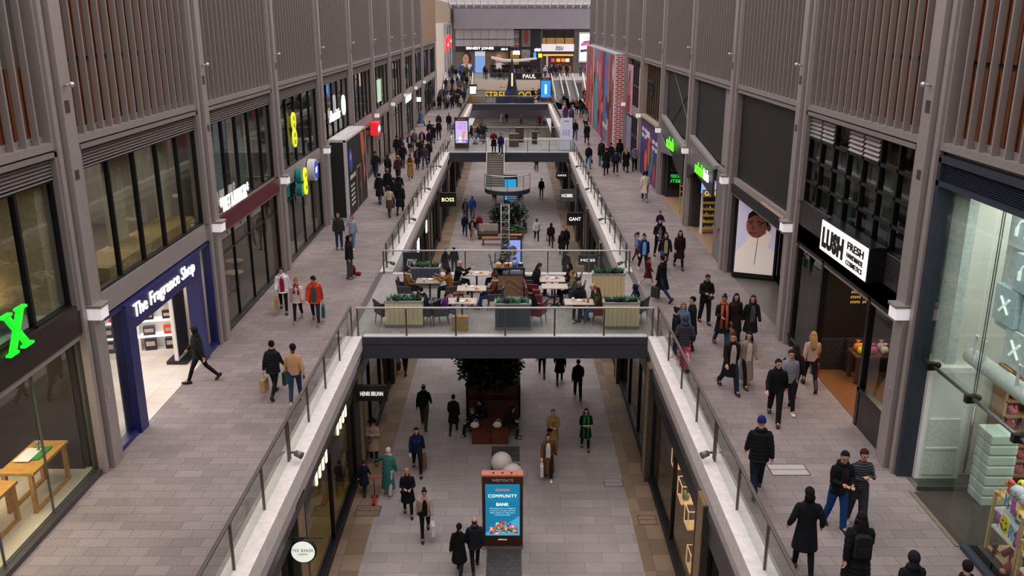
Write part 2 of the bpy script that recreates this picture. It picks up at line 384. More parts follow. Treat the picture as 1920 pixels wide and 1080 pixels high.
def wall_lamp(s, X, k, lab):
    y = YK(k); o = -s
    t = thing('wall_lamp', lab, 'lamp', (X + o * .06, y, 3.93), 0, 'white cube lamps on the columns')
    MB().box(0, o * .32, -.19, .19, -.3, -.02).build('diffuser', M('f4eff2', .4, 0, .25, 0), t, bevel=.015)
    MB().box(-o * .02, o * .35, -.22, .22, -.02, .05).build('cap', M('9a908c', .5, .3, 0, .1, 20), t, bevel=.01)
    return t
shopsL = ['the opticians', 'the fragrance shop', 'the maroon-banded cafe', 'the teal phone shop', 'the black hoarding box', 'the red shop sign', 'the far clothing shops', 'the seventh bay', 'the eighth bay', 'the ninth bay', 'the tenth bay']
shopsR = ['the toy shop', 'the black-brick cosmetics shop', 'the portrait poster', "the kids' shoe shop", 'the shoe shop', 'the purple hoarding', 'the pink posters', 'the mural box near end', 'the mural box middle', 'the mural box far end', 'the dark end']
for s, X, nm, sh in ((-1, XL, 'left', shopsL), (1, XR, 'right', shopsR)):
    for k in range(-1, 10):
        lab = 'grey steel facade column %s beyond %s, %s wall' % ('just', sh[k + 1], nm) if k < 9 else 'farthest grey steel facade column of the %s wall' % nm
        facade_column(s, X, k, lab)
        if (s < 0) or k < 7: wall_lamp(s, X, k, 'white cube lamp on the column just beyond %s, %s wall' % (sh[k + 1], nm))
def fins(s, X, k, lab):
    ya, yb = YK(k) + .47, YK(k + 1) - .47; o = -s
    t = thing('slatted_screen', lab, 'screen', (X, (ya + yb) / 2, 7.6), 0, 'finned screens above the %s shop fronts' % ('left' if s < 0 else 'right'))
    h = (yb - ya) / 2; Z = 6.6
    f = MB(); f.box(-o * .3, o * .06, -h, h, -.16, 0).box(-o * .3, o * .06, -h, -h + .1, 0, Z).box(-o * .3, o * .06, h - .1, h, 0, Z)
    f.build('frame', FIN, t)
    n = 16; m = MB()
    for i in range(1, n):
        y = -h + .05 + i * (2 * h - .1) / n; m.box(-o * .10, o * .03, y - .024, y + .028, 0, Z)
    m.build('fins', FIN, t)
    w = MB()
    for (a, b) in ((.02, 1.5), (1.62, Z)):
        if k == -1 and s < 0 and a > 1: continue
        for i in range(n * 5):
            y = -h + (i + .5) * 2 * h / (n * 5); d = .03 if i % 2 else 0
            w.box(-o * (.2 + d), -o * .3, y - h / (n * 5), y + h / (n * 5), a, b)
    w.build('timber_backing', TIMBER, t)
    MB().box(-o * .31, -o * .36, -h, h, 0, Z).build('backing_board', M('2c2623', .8) if not (k == -1 and s < 0) else M('55524f', .7), t)
for s, X, nm, sh in ((-1, XL, 'left', shopsL), (1, XR, 'right', shopsR)):
    for k in range(-1, 9):
        fins(s, X, k, 'finned metal screen over timber above %s, %s wall' % (sh[k + 1], nm))
# ------------------------------------------------------------------ balustrades
def balustrade(name_lab, X, s, ys, y_end, joints=True):
    t = thing('balustrade', name_lab, 'railing', (X, ys, 0), 0)
    L = y_end - ys
    MB().box(-.035, .035, 0, L, 1.06, 1.12).build('handrail', M('6b6058', .35, .5, 0, .02), t, bevel=.01)
    n = max(1, round(L / 2.1125)); d = L / n
    for i in range(n + 1):
        y = i * d
        MB().box(-.03, .03, y - .022, y + .022, 0.02, 1.05).build('post', POSTM, t, bevel=.005)
        if i % 4 == 0 and joints and i < n: MB().box(-.03, .03, y + .1, y + .14, 0.02, 1.05).build('post', POSTM, t)
        if i < n: MB().box(-.008, .008, y + .03, y + d - .03, .08, 1.05).build('glass_panel', G_RAIL, t)
    return t
for s, X, nm in ((-1, -5.25, 'left'), (1, 4.77, 'right')):
    balustrade('glass balustrade along the %s walkway, nearest stretch up to the cafe bridge' % nm, X, s, YK(0) - 8.45 * 2 - .15 + .0, 27.15)
    balustrade('glass balustrade along the %s walkway between cafe bridge and staircase bridge' % nm, X, s, 35.5, 69.2)
    balustrade('glass balustrade along the %s walkway beyond the staircase bridge' % nm, X, s, 78.3, 110.9)
def cross_rail(lab, x0, x1, y, posts, bright=True, z=0.0, h=1.0, x_off=0):
    t = thing('balustrade', lab, 'railing', (x0, y, z), 0)
    L = x1 - x0
    MB().box(0, L, -.03, .03, h - .05, h).build('handrail', RAILM if bright else POSTM, t, bevel=.008)
    n = posts
    for i in range(n + 1):
        x = i * L / n; x = min(max(x, .03), L - .03)
        MB().box(x - .03, x + .03, -.03, .03, 0.02, h - .05).build('post', POSTM, t, bevel=.004)
    for i in range(n):
        MB().box(i * L / n + .05, (i + 1) * L / n - .05, -.008, .008, .07, h - .05).build('glass_panel', G_RAIL, t)
    return t
cross_rail('glass balustrade on the near edge of the cafe bridge', -5.1, 4.65, 27.32, 6, h=1.02)
cross_rail('glass balustrade with bright handrail on the far edge of the cafe bridge', -5.3, 4.85, 34.85, 6, h=1.0)
cross_rail('glass balustrade on the near edge of the staircase bridge, left of the stairs', -5.1, -2.0, 69.42, 2)
cross_rail('glass balustrade on the near edge of the staircase bridge, right of the stairs', -.5, 4.65, 69.42, 3)
cross_rail('glass balustrade on the far edge of the staircase bridge', -5.1, 4.65, 78.05, 6)
cross_rail('glass balustrade on the near edge of the farthest bridge', -5.1, 4.65, 111.1, 5)
# clamp-on spotlights on the copings
def spot(x, y, s, lab):
    t = thing('spotlight', lab, 'spotlight', (x, y, .3), 0, 'spotlights clamped to the balustrades')
    MB().tube([(0, 0, 0), (-s * .14, 0, .0)], .03, 8).build('bracket', STEEL_D, t)
    MB().tube([(-s * .12, -.02, 0), (-s * .3, -.06, -.06)], [.07, .085], 12).build('lamp_head', M('77706d', .4, .5), t, True)
for k in (0, 2, 3, 4, 5):
    nmk = {0: 'nearest', 2: 'second', 3: 'third', 4: 'fourth', 5: 'fifth'}[k]
    spot(-5.2, YK(k), -1, '%s small grey spotlight clamped to the left balustrade' % nmk)
    spot(4.72, YK(k), 1, '%s small grey spotlight clamped to the right balustrade' % nmk)
# ------------------------------------------------------------------ staircase down from the second bridge to a half-round landing
t = thing('staircase', 'steel staircase dropping from the bridge to a half-round landing on posts', 'stairs', (0, 0, 0))
sx0, sx1 = -1.95, -.6
s_ = MB(); nst = 15; yt, yl, zt, zl = 69.3, 66.0, 0.0, -2.15
for i in range(nst):
    y = yt - (i + 1) * (yt - yl) / nst; z = zt - (i + 1) * (zt - zl) / nst
    s_.box(sx0 + .05, sx1 - .05, y, y + .32, z - .04, z)
s_.build('tread', M('b8b2ae', .5), t)
r_ = MB()
for i in range(nst):
    y = yt - (i + .0) * (yt - yl) / nst; z = zt - (i + 1) * (zt - zl) / nst
    r_.box(sx0 + .05, sx1 - .05, y - .02, y, z, z + .15)
r_.build('riser', M('6f6964', .6), t)
for x in (sx0, sx1):
    MB().prism([(x - .03, yt, .0), (x - .03, yt, -.35), (x - .03, yl - .05, zl - .35), (x - .03, yl - .05, zl)], (.06, 0, 0)).build('stringer', ANTH, t)
    MB().prism([(x - .01, yt, .05), (x - .01, yt, 1.0), (x - .01, yl, zl + 1.0), (x - .01, yl, zl + .05)], (.02, 0, 0)).build('glass_side', G_RAIL, t)
    MB().tube([(x, yt, 1.03), (x, yl, zl + 1.03)], .035, 8).build('handrail', RAILM, t)
cx_, R_, yb_ = -.35, 1.72, 66.0
arc = [(cx_ + R_ * math.cos(a), yb_ - R_ * 1.0 * math.sin(a)) for a in [PI * i / 20 for i in range(21)]]
MB().prism([(x, y, zl - .32) for x, y in arc], (0, 0, .29)).build('landing_edge', ANTH, t)
MB().prism([(x, y, zl - .03) for x, y in [(cx_ + (x - cx_) * .97, yb_ - (yb_ - y) * .97) for x, y in arc]], (0, 0, .04)).build('landing', M('9c9894', .6), t)
gp = MB()
for i in range(20):
    (xa_, ya_), (xb_, yb2) = arc[i], arc[i + 1]
    gp.poly([(xa_, ya_, zl + .03), (xb_, yb2, zl + .03), (xb_, yb2, zl + 1.08), (xa_, ya_, zl + 1.08)])
gp.build('curved_glass', G_RAIL, t)
MB().tube([(x, y, zl + 1.1) for x, y in arc], .04, 8).build('handrail', RAILM, t)
for i in (0, 5, 10, 15, 20):
    x, y = arc[i]; MB().box(x - .02, x + .02, y - .02, y + .02, zl, zl + 1.08).build('post', POSTM, t)
for x in (-1.32, .6): MB().tube([(x, 65.2, ZL), (x, 65.2, zl - .3)], .16, 16).build('support_column', M('8d847e', .5, .2), t, True)
l2 = MB()   # second flight, seen under the landing, going down away from the camera
for i in range(14): l2.box(-.4, .95, 66.1 + i * .28, 66.4 + i * .28, zl - .05 - (i + 1) * .2, zl - (i + 1) * .2)
l2.build('lower_flight', M('8f8985', .6), t)
# ------------------------------------------------------------------ shop fronts
FRAME_G = M('8b817d', .5, .25, 0, .04)
DARKF = M('1b1a1c', .4, .3, 0, .03)
def P(s, X, d): return X + s * d          # depth into the shop
def pane_grid(t, s, X, d, y0, y1, z0, z1, ny, nz, fm, gm=None, bar=.05, dep=.08, zs=None):
    """frame of mullions with one pane per opening; every pane its own part"""
    f = MB()
    zl_ = zs or [z0 + (z1 - z0) * i / nz for i in range(nz + 1)]
    for i in range(ny + 1):
        y = y0 + (y1 - y0) * i / ny; f.box(P(s, X, d - dep / 2), P(s, X, d + dep), y - bar / 2, y + bar / 2, z0, z1)
    for z in zl_: f.box(P(s, X, d - dep / 2), P(s, X, d + dep), y0, y1, z - bar / 2, z + bar / 2)
    f.build('frame', fm, t)
    if gm:
        for i in range(ny):
            for j in range(len(zl_) - 1):
                a = y0 + (y1 - y0) * i / ny; b = y0 + (y1 - y0) * (i + 1) / ny
                MB().box(P(s, X, d + .02), P(s, X, d + .035), a + bar / 2, b - bar / 2, zl_[j] + bar / 2, zl_[j + 1] - bar / 2).build('pane', gm, t)
def surround(t, s, X, k, z0, z1, fm=None, w=.1):
    ya, yb = YK(k) + .47, YK(k + 1) - .47
    f = MB(); f.box(P(s, X, -.08), P(s, X, .3), ya, ya + w, z0, z1).box(P(s, X, -.08), P(s, X, .3), yb - w, yb, z0, z1).box(P(s, X, -.08), P(s, X, .3), ya, yb, z1 - w, z1)
    f.build('surround', fm or FRAME_G, t)
def louvre(t, s, X, ya, yb, z0, z1, m=None, n=6):
    f = MB()
    for i in range(n):
        z = z0 + (z1 - z0) * (i + .1) / n; h = (z1 - z0) / n
        f.prism([(P(s, X, .0), ya, z), (P(s, X, .12), ya, z + h * .75), (P(s, X, .13), ya, z + h * .7), (P(s, X, .01), ya, z - .01)], (0, yb - ya, 0))
    f.build('louvre', m or FRAME_G, t)
    MB().box(P(s, X, .14), P(s, X, .16), ya, yb, z0, z1).build('louvre_back', M('2a2725'), t)
def upper_window(s, X, k, lab, n=5, lv=True):
    ya, yb = YK(k) + .57, YK(k + 1) - .57
    t = thing('upper_window', lab, 'window', (0, 0, 0), 0, 'upper shop windows')
    surround(t, s, X, k, 3.98, 7.4)
    zt = 6.87 if lv else 7.28
    if lv: louvre(t, s, X, ya, yb, 6.87, 7.28)
    pane_grid(t, s, X, .08, ya, yb, 4.02, zt, n, 1, DARKF, G_SHOP, .07)
    return t
def ceil_light(x, y, z, w, d, e, h, lab):
    o = box('ceiling_light', x - w / 2, x + w / 2, y - d / 2, y + d / 2, z, z + .04, E(h, e)); return tag(o, lab, 'light', 'ceiling light panels inside the shops')
for k in range(-1, 11):
    if k == -1: continue
    upper_window(-1, XL, k, 'upper louvred window above %s, left wall' % shopsL[min(k + 1, 10)] if k < 10 else 'farthest upper window of the left wall', 5 if k < 5 else 4)
# bay A left: opticians' upper room with tiled wall
def tiles_mat():
    m = bpy.data.materials.new('cream_tiles'); m.use_nodes = True
    n = m.node_tree.nodes; l = m.node_tree.links; b = n['Principled BSDF']; t = n.new('ShaderNodeTexCoord')
    s = n.new('ShaderNodeSeparateXYZ'); c = n.new('ShaderNodeCombineXYZ'); br = n.new('ShaderNodeTexBrick'); br2 = n.new('ShaderNodeTexWhiteNoise')
    l.new(t.outputs['Object'], s.inputs[0]); l.new(s.outputs[0], c.inputs[0]); l.new(s.outputs[2], c.inputs[1]); l.new(c.outputs[0], br.inputs['Vector'])
    br.inputs['Scale'].default_value = 1; br.inputs['Brick Width'].default_value = .12; br.inputs['Row Height'].default_value = .055; br.inputs['Mortar Size'].default_value = .005
    br.inputs['Color1'].default_value = hexc('d8d0c0') + (1,); br.inputs['Color2'].default_value = hexc('d0c8b8') + (1,); br.inputs['Mortar'].default_value = hexc('8a8274') + (1,)
    fl_ = n.new('ShaderNodeVectorMath'); fl_.operation = 'DIVIDE'; fl_.inputs[1].default_value = (.06, .055, 1); fl2 = n.new('ShaderNodeVectorMath'); fl2.operation = 'FLOOR'
    l.new(c.outputs[0], fl_.inputs[0]); l.new(fl_.outputs[0], fl2.inputs[0]); l.new(fl2.outputs[0], br2.inputs['Vector'])
    g = n.new('ShaderNodeMath'); g.operation = 'GREATER_THAN'; g.inputs[1].default_value = .88; l.new(br2.outputs['Value'], g.inputs[0])
    mx = n.new('ShaderNodeMix'); mx.data_type = 'RGBA'; l.new(g.outputs[0], mx.inputs[0]); l.new(br.outputs['Color'], mx.inputs[6]); mx.inputs[7].default_value = hexc('7a5f38') + (1,)
    l.new(mx.outputs[2], b.inputs['Base Color']); b.inputs['Roughness'].default_value = .35; return m
t = thing('opticians_front', "opticians' shop front with dark fascia and full-height glass, left nearest", 'shopfront')
surround(t, -1, XL, -1, 3.98, 7.4)
louvre(t, -1, XL, YK(-1) + .57, YK(0) - .57, 6.85, 7.28)
pane_grid(t, -1, XL, .08, YK(-1) + .57, YK(0) - .57, 4.1, 6.85, 5, 1, DARKF, G_SHOP, .09)
box('fascia', XL - .25, XL + .06, YK(-1) + .47, YK(0) - .47, 3.45, 4.1, M('2a211d', .5), t)
pane_grid(t, -1, XL, .12, YK(-1) + .5, YK(0) - .5, .12, 3.45, 4, 1, M('5f6663', .3, .5), G_SHOP, .025, .03)
box('sill', XL - .2, XL + .03, YK(-1) + .47, YK(0) - .47, 0, .12, M('55504d', .4, .5), t)
yx = 15.3
MB().prism([(XL + .07, yx + .0, 4.02), (XL + .07, yx + .12, 4.02), (XL + .07, yx + .62, 4.78), (XL + .07, yx + .5, 4.78)], (.1, 0, 0)).prism([(XL + .07, yx + .55, 4.02), (XL + .07, yx + .67, 4.02), (XL + .07, yx + .1, 4.78), (XL + .07, yx - .02, 4.78)], (.1, 0, 0))\
  .box(XL + .07, XL + .17, yx - .08, yx + .22, 4.0, 4.05).box(XL + .07, XL + .17, yx + .42, yx + .76, 4.0, 4.05).box(XL + .07, XL + .17, yx - .12, yx + .2, 4.75, 4.8).box(XL + .07, XL + .17, yx + .4, yx + .72, 4.75, 4.8)\
  .build('sign_letter', E('18d024', .9), t)
box('tiled_wall', XL - 6, XL - 1.5, YK(0) - .62, YK(0) - .5, 3.9, 7.2, tiles_mat(), t)
box('end_wall', XL - 1.5, XL - .3, YK(0) - .9, YK(0) - .35, 3.9, 7.2, M('b9a683', .7), t)
for y in (1.9, 2.9, 4.0):
    o = MB().lathe([(0, 0), (.11, .02), (.13, .12), (.0, .13)], (XL - y, 17.6, 3.92), 12).build('floor_uplight', E('ffd27a', 9)); tag(o, 'warm uplighter glowing against the cream tiled wall, %s of three' % {1.9: 'rightmost', 2.9: 'middle', 4.0: 'leftmost'}[y], 'lamp', 'uplighters by the tiled wall')
    lamp('uplight_glow', (XL - y, 17.55, 4.15), 14, .2, (1, .72, .35), (PI - .25, 0, 0))
box('window_ledge', XL - 2.1, XL - .25, YK(-1), YK(0) - .6, 3.9, 4.0, M('c9cfce', .3), t)
tag(MB().ell((XL - .9, 16.6, 4.16), (.42, .5, .16), 16, 8).build('lounge_chair_seat', M('4a4742', .6), None, True), 'dark rounded stool behind the opticians upper window', 'stool')
box('timber_floor', XL - 4.5, XL - .2, YK(-1) + .3, YK(0) - .3, 0, .1, wood_mat('pale_oak', 'dccbb2', 'e8dac4', 3, (8, 1, 1), .4), t)
box('back_partition', XL - 4.6, XL - 4.5, YK(-1) + .3, YK(0) - .3, 0, 3.4, M('3a2f2a', .7, 0, 0, .3, 5), t)
box('side_partition', XL - 3.2, XL - .4, YK(0) - .42, YK(0) - .36, .1, 3.4, M('231b18', .7, 0, 0, .1, 3), t)
pf = MB()
for i in range(26):
    for j in range(7): pf.box(XL - 3.3, XL - 3.28, 13.0 + j * .36 + (.18 if i % 2 else 0), 13.22 + j * .36 + (.18 if i % 2 else 0), .3 + i * .11, .34 + i * .11)
pf.build('perforated_screen', M('8b7a66', .5), t); box('screen_board', XL - 3.32, XL - 3.3, 12.9, 15.7, .1, 3.3, M('1d1917'), t)
OAK = wood_mat('honey_oak', 'b07a36', 'cf9a4c', 4, (2, 6, 2), .4)
def oak_table(x, y, l, w_, h, lab):
    t = thing('display_table', lab, 'table', (x, y, .1), 0, 'oak display tables in the opticians')
    box('tabletop', -w_ / 2, w_ / 2, -l / 2, l / 2, h - .07, h, OAK, t, .008)
    for a in (-1, 1):
        for b in (-1, 1): box('leg', a * (w_ / 2 - .1) - .04, a * (w_ / 2 - .1) + .04, b * (l / 2 - .06) - .045, b * (l / 2 - .06) + .045, .06, h - .07, OAK, t)
        box('foot_rail', a * (w_ / 2 - .1) - .04, a * (w_ / 2 - .1) + .04, -l / 2, l / 2, 0, .06, OAK, t)
    return t
oak_table(XL - .8, 17.0, 1.5, .75, .95, 'taller oak table with green display mat, by the grey column')
oak_table(XL - 1.05, 15.4, 1.3, .8, .9, 'oak table with bare top in the middle of the opticians window')
oak_table(XL - .85, 13.7, 1.7, .7, .95, 'oak table nearest the camera with white panel front')
box('white_cabinet', XL - 1.1, XL - .6, 13.0, 14.4, .12, .95, WHITE, None, .01); tag(bpy.data.objects['white_cabinet'], 'white panel cabinet beneath the nearest oak table', 'cabinet')
def mat_display(x, y, z, lab):
    t = thing('display_mat', lab, 'display', (x, y, z), 0, 'green display trays on the oak tables')
    box('tray', -.2, .2, -.3, .3, 0, .02, M('1d8a3c', .5), t); box('card', -.28, .05, -.42, .2, .02, .03, WHITE, t)
    MB().tube([(0, .1, .02), (0, .1, .16)], .03, 8).ell((0, .1, .2), .05, 8, 6).build('glasses_stand', M('8c857c', .4, .3), t, True)
mat_display(XL - .8, 17.1, 1.06, 'green tray with small stands on the table by the column')
mat_display(XL - .8, 14.0, 1.06, 'green tray on the oak table nearest the camera')
lamp('shop_light_warm', (XL - 1.4, 14.5, 3.25), 170, 1.6, (1, .84, .62), (0, 0, 0), 6)
# bay B left: fragrance shop
ya, yb = YK(0) + .47, YK(1) - .47
t = thing('fragrance_shopfront', 'navy-framed perfume shop front with white lettering and open doorway', 'shopfront')
NAVY = M('1b2260', .35, 0, 0, .05)
f = MB(); f.box(XL - .2, XL + .04, ya, ya + .1, 0, 3.42).box(XL - .2, XL + .04, yb - .1, yb, 0, 3.42).box(XL - .2, XL + .04, ya, yb, 3.34, 3.42).box(XL - .2, XL + .04, ya, ya + 1.25, 0, .12).box(XL - .2, XL + .04, yb - 1.1, yb, 0, .12)
f.box(XL - .3, XL + .1, ya + 1.15, ya + 1.6, 0, 2.68).box(XL - .3, XL + .1, yb - 1.4, yb - 1.1, 0, 2.68).box(XL - .3, XL + .1, ya + 1.15, yb - 1.1, 2.68, 3.38)
f.build('navy_frame', NAVY, t)
for (a, b) in ((ya + .1, ya + 1.15), (yb - 1.1, yb - .1)): box('side_window', XL - .1, XL - .08, a, b, .12, 3.34, G_SHOP, t)
text('The Fragrance Shop', 4.3, .46, (XL + .1, ya + 1.55, 2.82), (0, 1, 0), (0, 0, 1), E('fbf6f2', .9), t, .03, 'sign_lettering', .0)
box('shop_floor', XL - 5.9, XL, YK(0) + .15, YK(1) - .15, 0, .012, paving('white_marble_floor', 'ded3c9', 'e2d7cd', 'b9ada3', 1.0, 1.0, 0, .03, .18), t)
wl = MB(); wl.box(XL - 5.9, XL - 5.8, YK(0) + .15, YK(1) - .15, 0, 3.3).box(XL - 5.9, XL - .3, YK(1) - .3, YK(1) - .2, 0, 3.3).box(XL - 5.9, XL - .3, YK(0) + .2, YK(0) + .3, 0, 3.3).box(XL - 5.9, XL - .3, YK(0) + .2, YK(1) - .2, 3.2, 3.3)
wl.build('white_lining', M('ddd0c4', .6, 0, 0, .02), t)
lamp('shop_light_white', (XL - 2.8, 22.8, 3.1), 170, 3.5, (1, .93, .88), (0, 0, 0), 6)
def perfume_shelf(x, y, rz, lab, L=3.6):
    t = thing('perfume_shelf', lab, 'shelf', (x, y, .012), rz, 'perfume shelving in the fragrance shop')
    f = MB(); f.box(-L / 2, L / 2, .3, .34, 0, 1.75)
    for i in range(4): f.box(-L / 2 + i * L / 3 - .03, -L / 2 + i * L / 3 + .03, 0, .34, 0, 1.75)
    f.box(-L / 2, L / 2, -.02, .34, 1.7, 1.78).box(-L / 2, L / 2, -.02, .34, 0, .18); f.build('carcass', WHITE, t)
    for z in (.62, 1.12): box('shelf_board', -L / 2, L / 2, -.02, .34, z, z + .05, E('f2efe8', .7), t)
    return t
rs = random.Random(5)
def perfume_boxes(x, y, rz, L, gname, where):
    c = ['b02a22', '1d1b22', 'c8471f', '2a2530', '8f2430', '3a3a44', '151418']
    cn = ['red', 'black', 'orange', 'dark plum', 'crimson', 'slate grey', 'jet black']
    zz_ = {0: 'bottom', 1: 'middle', 2: 'top'}
    for r, z in enumerate((.2, .68, 1.18)):
        for i in range(6):
            q = rs.randrange(7); u = -L / 2 + .3 + i * (L - .6) / 5; hh = rs.uniform(.24, .4)
            o = MB().box(-.17, .17, -.06, .1, 0, hh).box(-.13, .13, -.07, -.06, hh * .35, hh * .75, 1).build('perfume_box', [M(c[q], .4), M('b7a79a', .4)], None, loc=(x + math.cos(rz) * u - math.sin(rz) * .08, y + math.sin(rz) * u + math.cos(rz) * .08, z + .012), rz=rz)
            tag(o, '%s perfume gift box, %s from left, %s board of %s' % (cn[q], ['first', 'second', 'third', 'fourth', 'fifth', 'last'][i], zz_[r], where), 'box', gname)
perfume_shelf(XL - 2.6, 25.3, 0.25, 'long white perfume shelving facing the doorway'); perfume_boxes(XL - 2.6, 25.3, .25, 3.6, 'gift boxes on the long shelving', 'long white shelving')
tt = thing('display_plinth', 'white display plinth holding dark perfume bottles', 'plinth', (XL - 3.0, 23.6, .012))
box('plinth_top', -.8, .8, -.45, .45, 1.62, 1.8, WHITE, tt, .02); box('plinth_body', -.6, .6, -.3, .3, 0, 1.62, M('d8d0c8'), tt)
for i, u in enumerate((-.3, 0, .3)):
    o = MB().lathe([(.0, 0), (.1, 0), (.1, .22), (.04, .26), (.04, .36), (0, .36)], (0, 0, 0), 10).build('perfume_bottle', M('1a1716', .2), None, True, loc=(XL - 3.0 + u, 23.5, 1.812)); tag(o, 'black perfume bottle on the white plinth, %s of three' % ['left', 'middle', 'right'][i], 'bottle', 'bottles on the plinth')
tt = thing('poster_stand', 'white-edged perfume poster stand inside the navy doorway', 'poster stand', (XL - .7, 25.35, .012))
box('panel', -.06, .06, -.5, .5, .1, 2.3, WHITE, tt, .01); box('poster', .06, .065, -.44, .44, .2, 2.2, M('23202c', .3, 0, 0, .4, 3), tt); box('foot', -.3, .3, -.55, .55, 0, .1, BLACK, tt)
tt = thing('cosmetics_stand', 'pink and red cosmetics stand behind the side window', 'display stand', (XL - .9, 19.9, .012))
box('stand_body', -.25, .25, -.35, .35, 0, 1.9, WHITE, tt); 
for i in range(5): box('product_row', -.0, .27, -.3, .3, .3 + i * .32, .5 + i * .32, M(['c22f3a', 'e07a9a', 'd8475a', '7a2a3a', 'e8b0b8'][i], .4, 0, 0, .5, 14), tt)
lamp('upper_glow', (XL - 3, 22.8, 6.9), 120, 3, (1, .88, .76), (0, 0, 0), 6)
def partition(x, y, w_, h, m, lab):
    o = box('display_partition', x - .03, x + .03, y - w_ / 2, y + w_ / 2, 3.92, 3.92 + h, m); return tag(o, lab, 'partition', 'pale partitions behind the upper window of the fragrance shop')
for i, (y, d_, c) in enumerate(((20.2, 1.0, '3a3230'), (21.6, 1.6, 'b8ab98'), (23.2, 1.2, 'c2b6a2'), (24.9, 1.5, 'b5a691'), (26.1, 1.0, 'd6c7ac'))):
    partition(XL - d_, y, 1.15, 3.2, M(c, .8, 0, 0, .06, 2), '%s tall panel standing behind the upper fragrance shop window' % ['dark', 'second cream', 'middle cream', 'tan', 'farthest pale'][i])
o = box('window_bench', XL - 1.3, XL - .3, 20.5, 26.4, 3.9, 4.25, wood_mat('bench_pine', 'a98a5c', 'c4a878', 4, (6, 1, 1))); tag(o, 'low pine window bench behind the upper fragrance shop window', 'bench')
# bay C left: cafe with maroon band
def glass_front(s, X, k, lab, n=4, fm=DARKF, z1=3.42, trans=2.6, name='glass_shopfront', sill=.12):
    ya, yb = YK(k) + .47, YK(k + 1) - .47
    t = thing(name, lab, 'shopfront')
    box('base', P(s, X, 0), P(s, X, .2), ya, yb, 0, sill, M('3b3836', .4, .3), t)
    pane_grid(t, s, X, .1, ya, yb, sill, z1, n, 1, fm, G_SHOP, .05, .06, [sill, trans, z1])
    return t
t = glass_front(-1, XL, 1, 'dark glazed cafe front below a maroon band with star lettering', 4)
box('maroon_band', XL - .05, XL + .1, YK(1) + .47, YK(2) - .47, 3.42, 3.95, M('5e1a22', .45), t)
text('* PRET A MANGER *', 3.1, .5, (XL + .12, 27.65, 4.05), (0, 1, 0), (0, 0, 1), E('f6f2ee', .8), t, .04, 'sign_lettering', .01)
t = glass_front(-1, XL, 2, 'glazed phone shop front with teal interior and round signs', 4)
t = thing('hanging_sign', 'yellow figure-eight sign in the phone shop upper window', 'sign', (XL + .02, 38.3, 5.45))
MB().prism([(0, .36 * math.cos(a), .38 + .38 * math.sin(a)) for a in [2 * PI * i / 24 for i in range(24)]], (.06, 0, 0)).prism([(0, .36 * math.cos(a), -.34 + .4 * math.sin(a)) for a in [2 * PI * i / 24 for i in range(24)]], (.062, 0, 0)).build('sign_plate', E('d8dc20', .55), t)
for i, z in enumerate((.5, .2, -.2, -.5)): text('E' if i % 2 == 0 else 'E', .26, .16, (.065, -.13, z - .08), (0, 1, 0), (0, 0, 1), M('2c5a60'), t, .01)
def disc(x, y, z, ry, rz, d): return [(x, y + ry * math.cos(a), z + rz * math.sin(a)) for a in [2 * PI * i / 28 for i in range(28)]], (d, 0, 0)
t = thing('round_sign', 'teal and yellow double-round sign on the phone shop fascia', 'sign', (XL + .05, 38.6, 3.2))
MB().prism(*disc(.0, -.35, .26, .3, .34, .22)).prism(*disc(0, -.35, -.3, .3, .34, .22)).build('sign_back', M('12867f', .4), t)
MB().prism(*disc(.24, 0, .26, .28, .32, .06)).prism(*disc(.24, 0, -.3, .28, .32, .06)).build('sign_plate', E('dfe21c', .7), t)
for z in (.18, -.38): text('EE', .34, .16, (.31, -.17, z), (0, 1, 0), (0, 0, 1), M('156a70'), t, .01)
t = thing('round_sign', 'round white sign with blue disc on the phone shop fascia', 'sign', (XL + .05, 40.6, 3.35))
MB().prism(*disc(0, 0, 0, .5, .5, .32)).build('drum', WHITE, t); MB().prism(*disc(.32, 0, 0, .4, .4, .02)).build('disc', E('2446b8', .6), t)
text('BT', .42, .26, (.345, -.21, -.13), (0, 1, 0), (0, 0, 1), E('f2f4fa', .7), t, .01, 'lettering', .02)
o = box('teal_counter', XL - 3, XL - 1.2, 37, 39.8, 0, 1.1, M('1f8f8a', .4), None, .02); tag(o, 'teal counter inside the phone shop', 'counter')
o = box('dark_display_wall', XL - 1.0, XL - .9, 40.4, 43, 0, 3.3, M('1a1a1c', .6)); tag(o, 'black display wall behind the glass right of the round blue sign', 'partition')
o = box('teal_sign_board', XL - .5, XL - .4, 36.5, 38.6, 2.5, 3.2, E('1c8c86', .25)); tag(o, 'teal board hanging behind the phone shop glass', 'board')
# furniture inside the cafe
def cafe_set(x, y, i):
    t = thing('cafe_table', 'small dark cafe table behind the maroon-banded glass, %s' % ['nearest', 'second', 'third', 'fourth'][i], 'table', (x, y, 0), 0, 'tables inside the cafe')
    MB().lathe([(0, .74), (.35, .74), (.35, .77), (0, .77)], n=16).build('tabletop', M('c3bdb6', .3), t); MB().lathe([(0, 0), (.2, 0), (.2, .02), (.03, .04), (.03, .74)], n=12).build('pedestal', BLACK, t)
    for a in (-1, 1):
        q = thing('stool', 'dark red stool %s the %s cafe table behind glass' % ('in front of' if a < 0 else 'behind', ['nearest', 'second', 'third', 'fourth'][i]), 'stool', (x, y + a * .6, 0), 0, 'stools inside the cafe')
        MB().lathe([(0, .44), (.18, .44), (.18, .5), (0, .5)], n=14).build('seat', M('5a1c22', .5), q); MB().lathe([(.12, 0), (.03, .1), (.03, .44)], n=8).build('leg', BLACK, q)
for i in range(4): cafe_set(XL - 1.2 - .5 * (i % 2), 29 + i * 1.7, i)
ceil_light(XL - 2.5, 31.3, 3.1, .2, 6, 5, 'ffc878', 'warm linear light inside the maroon-banded cafe')
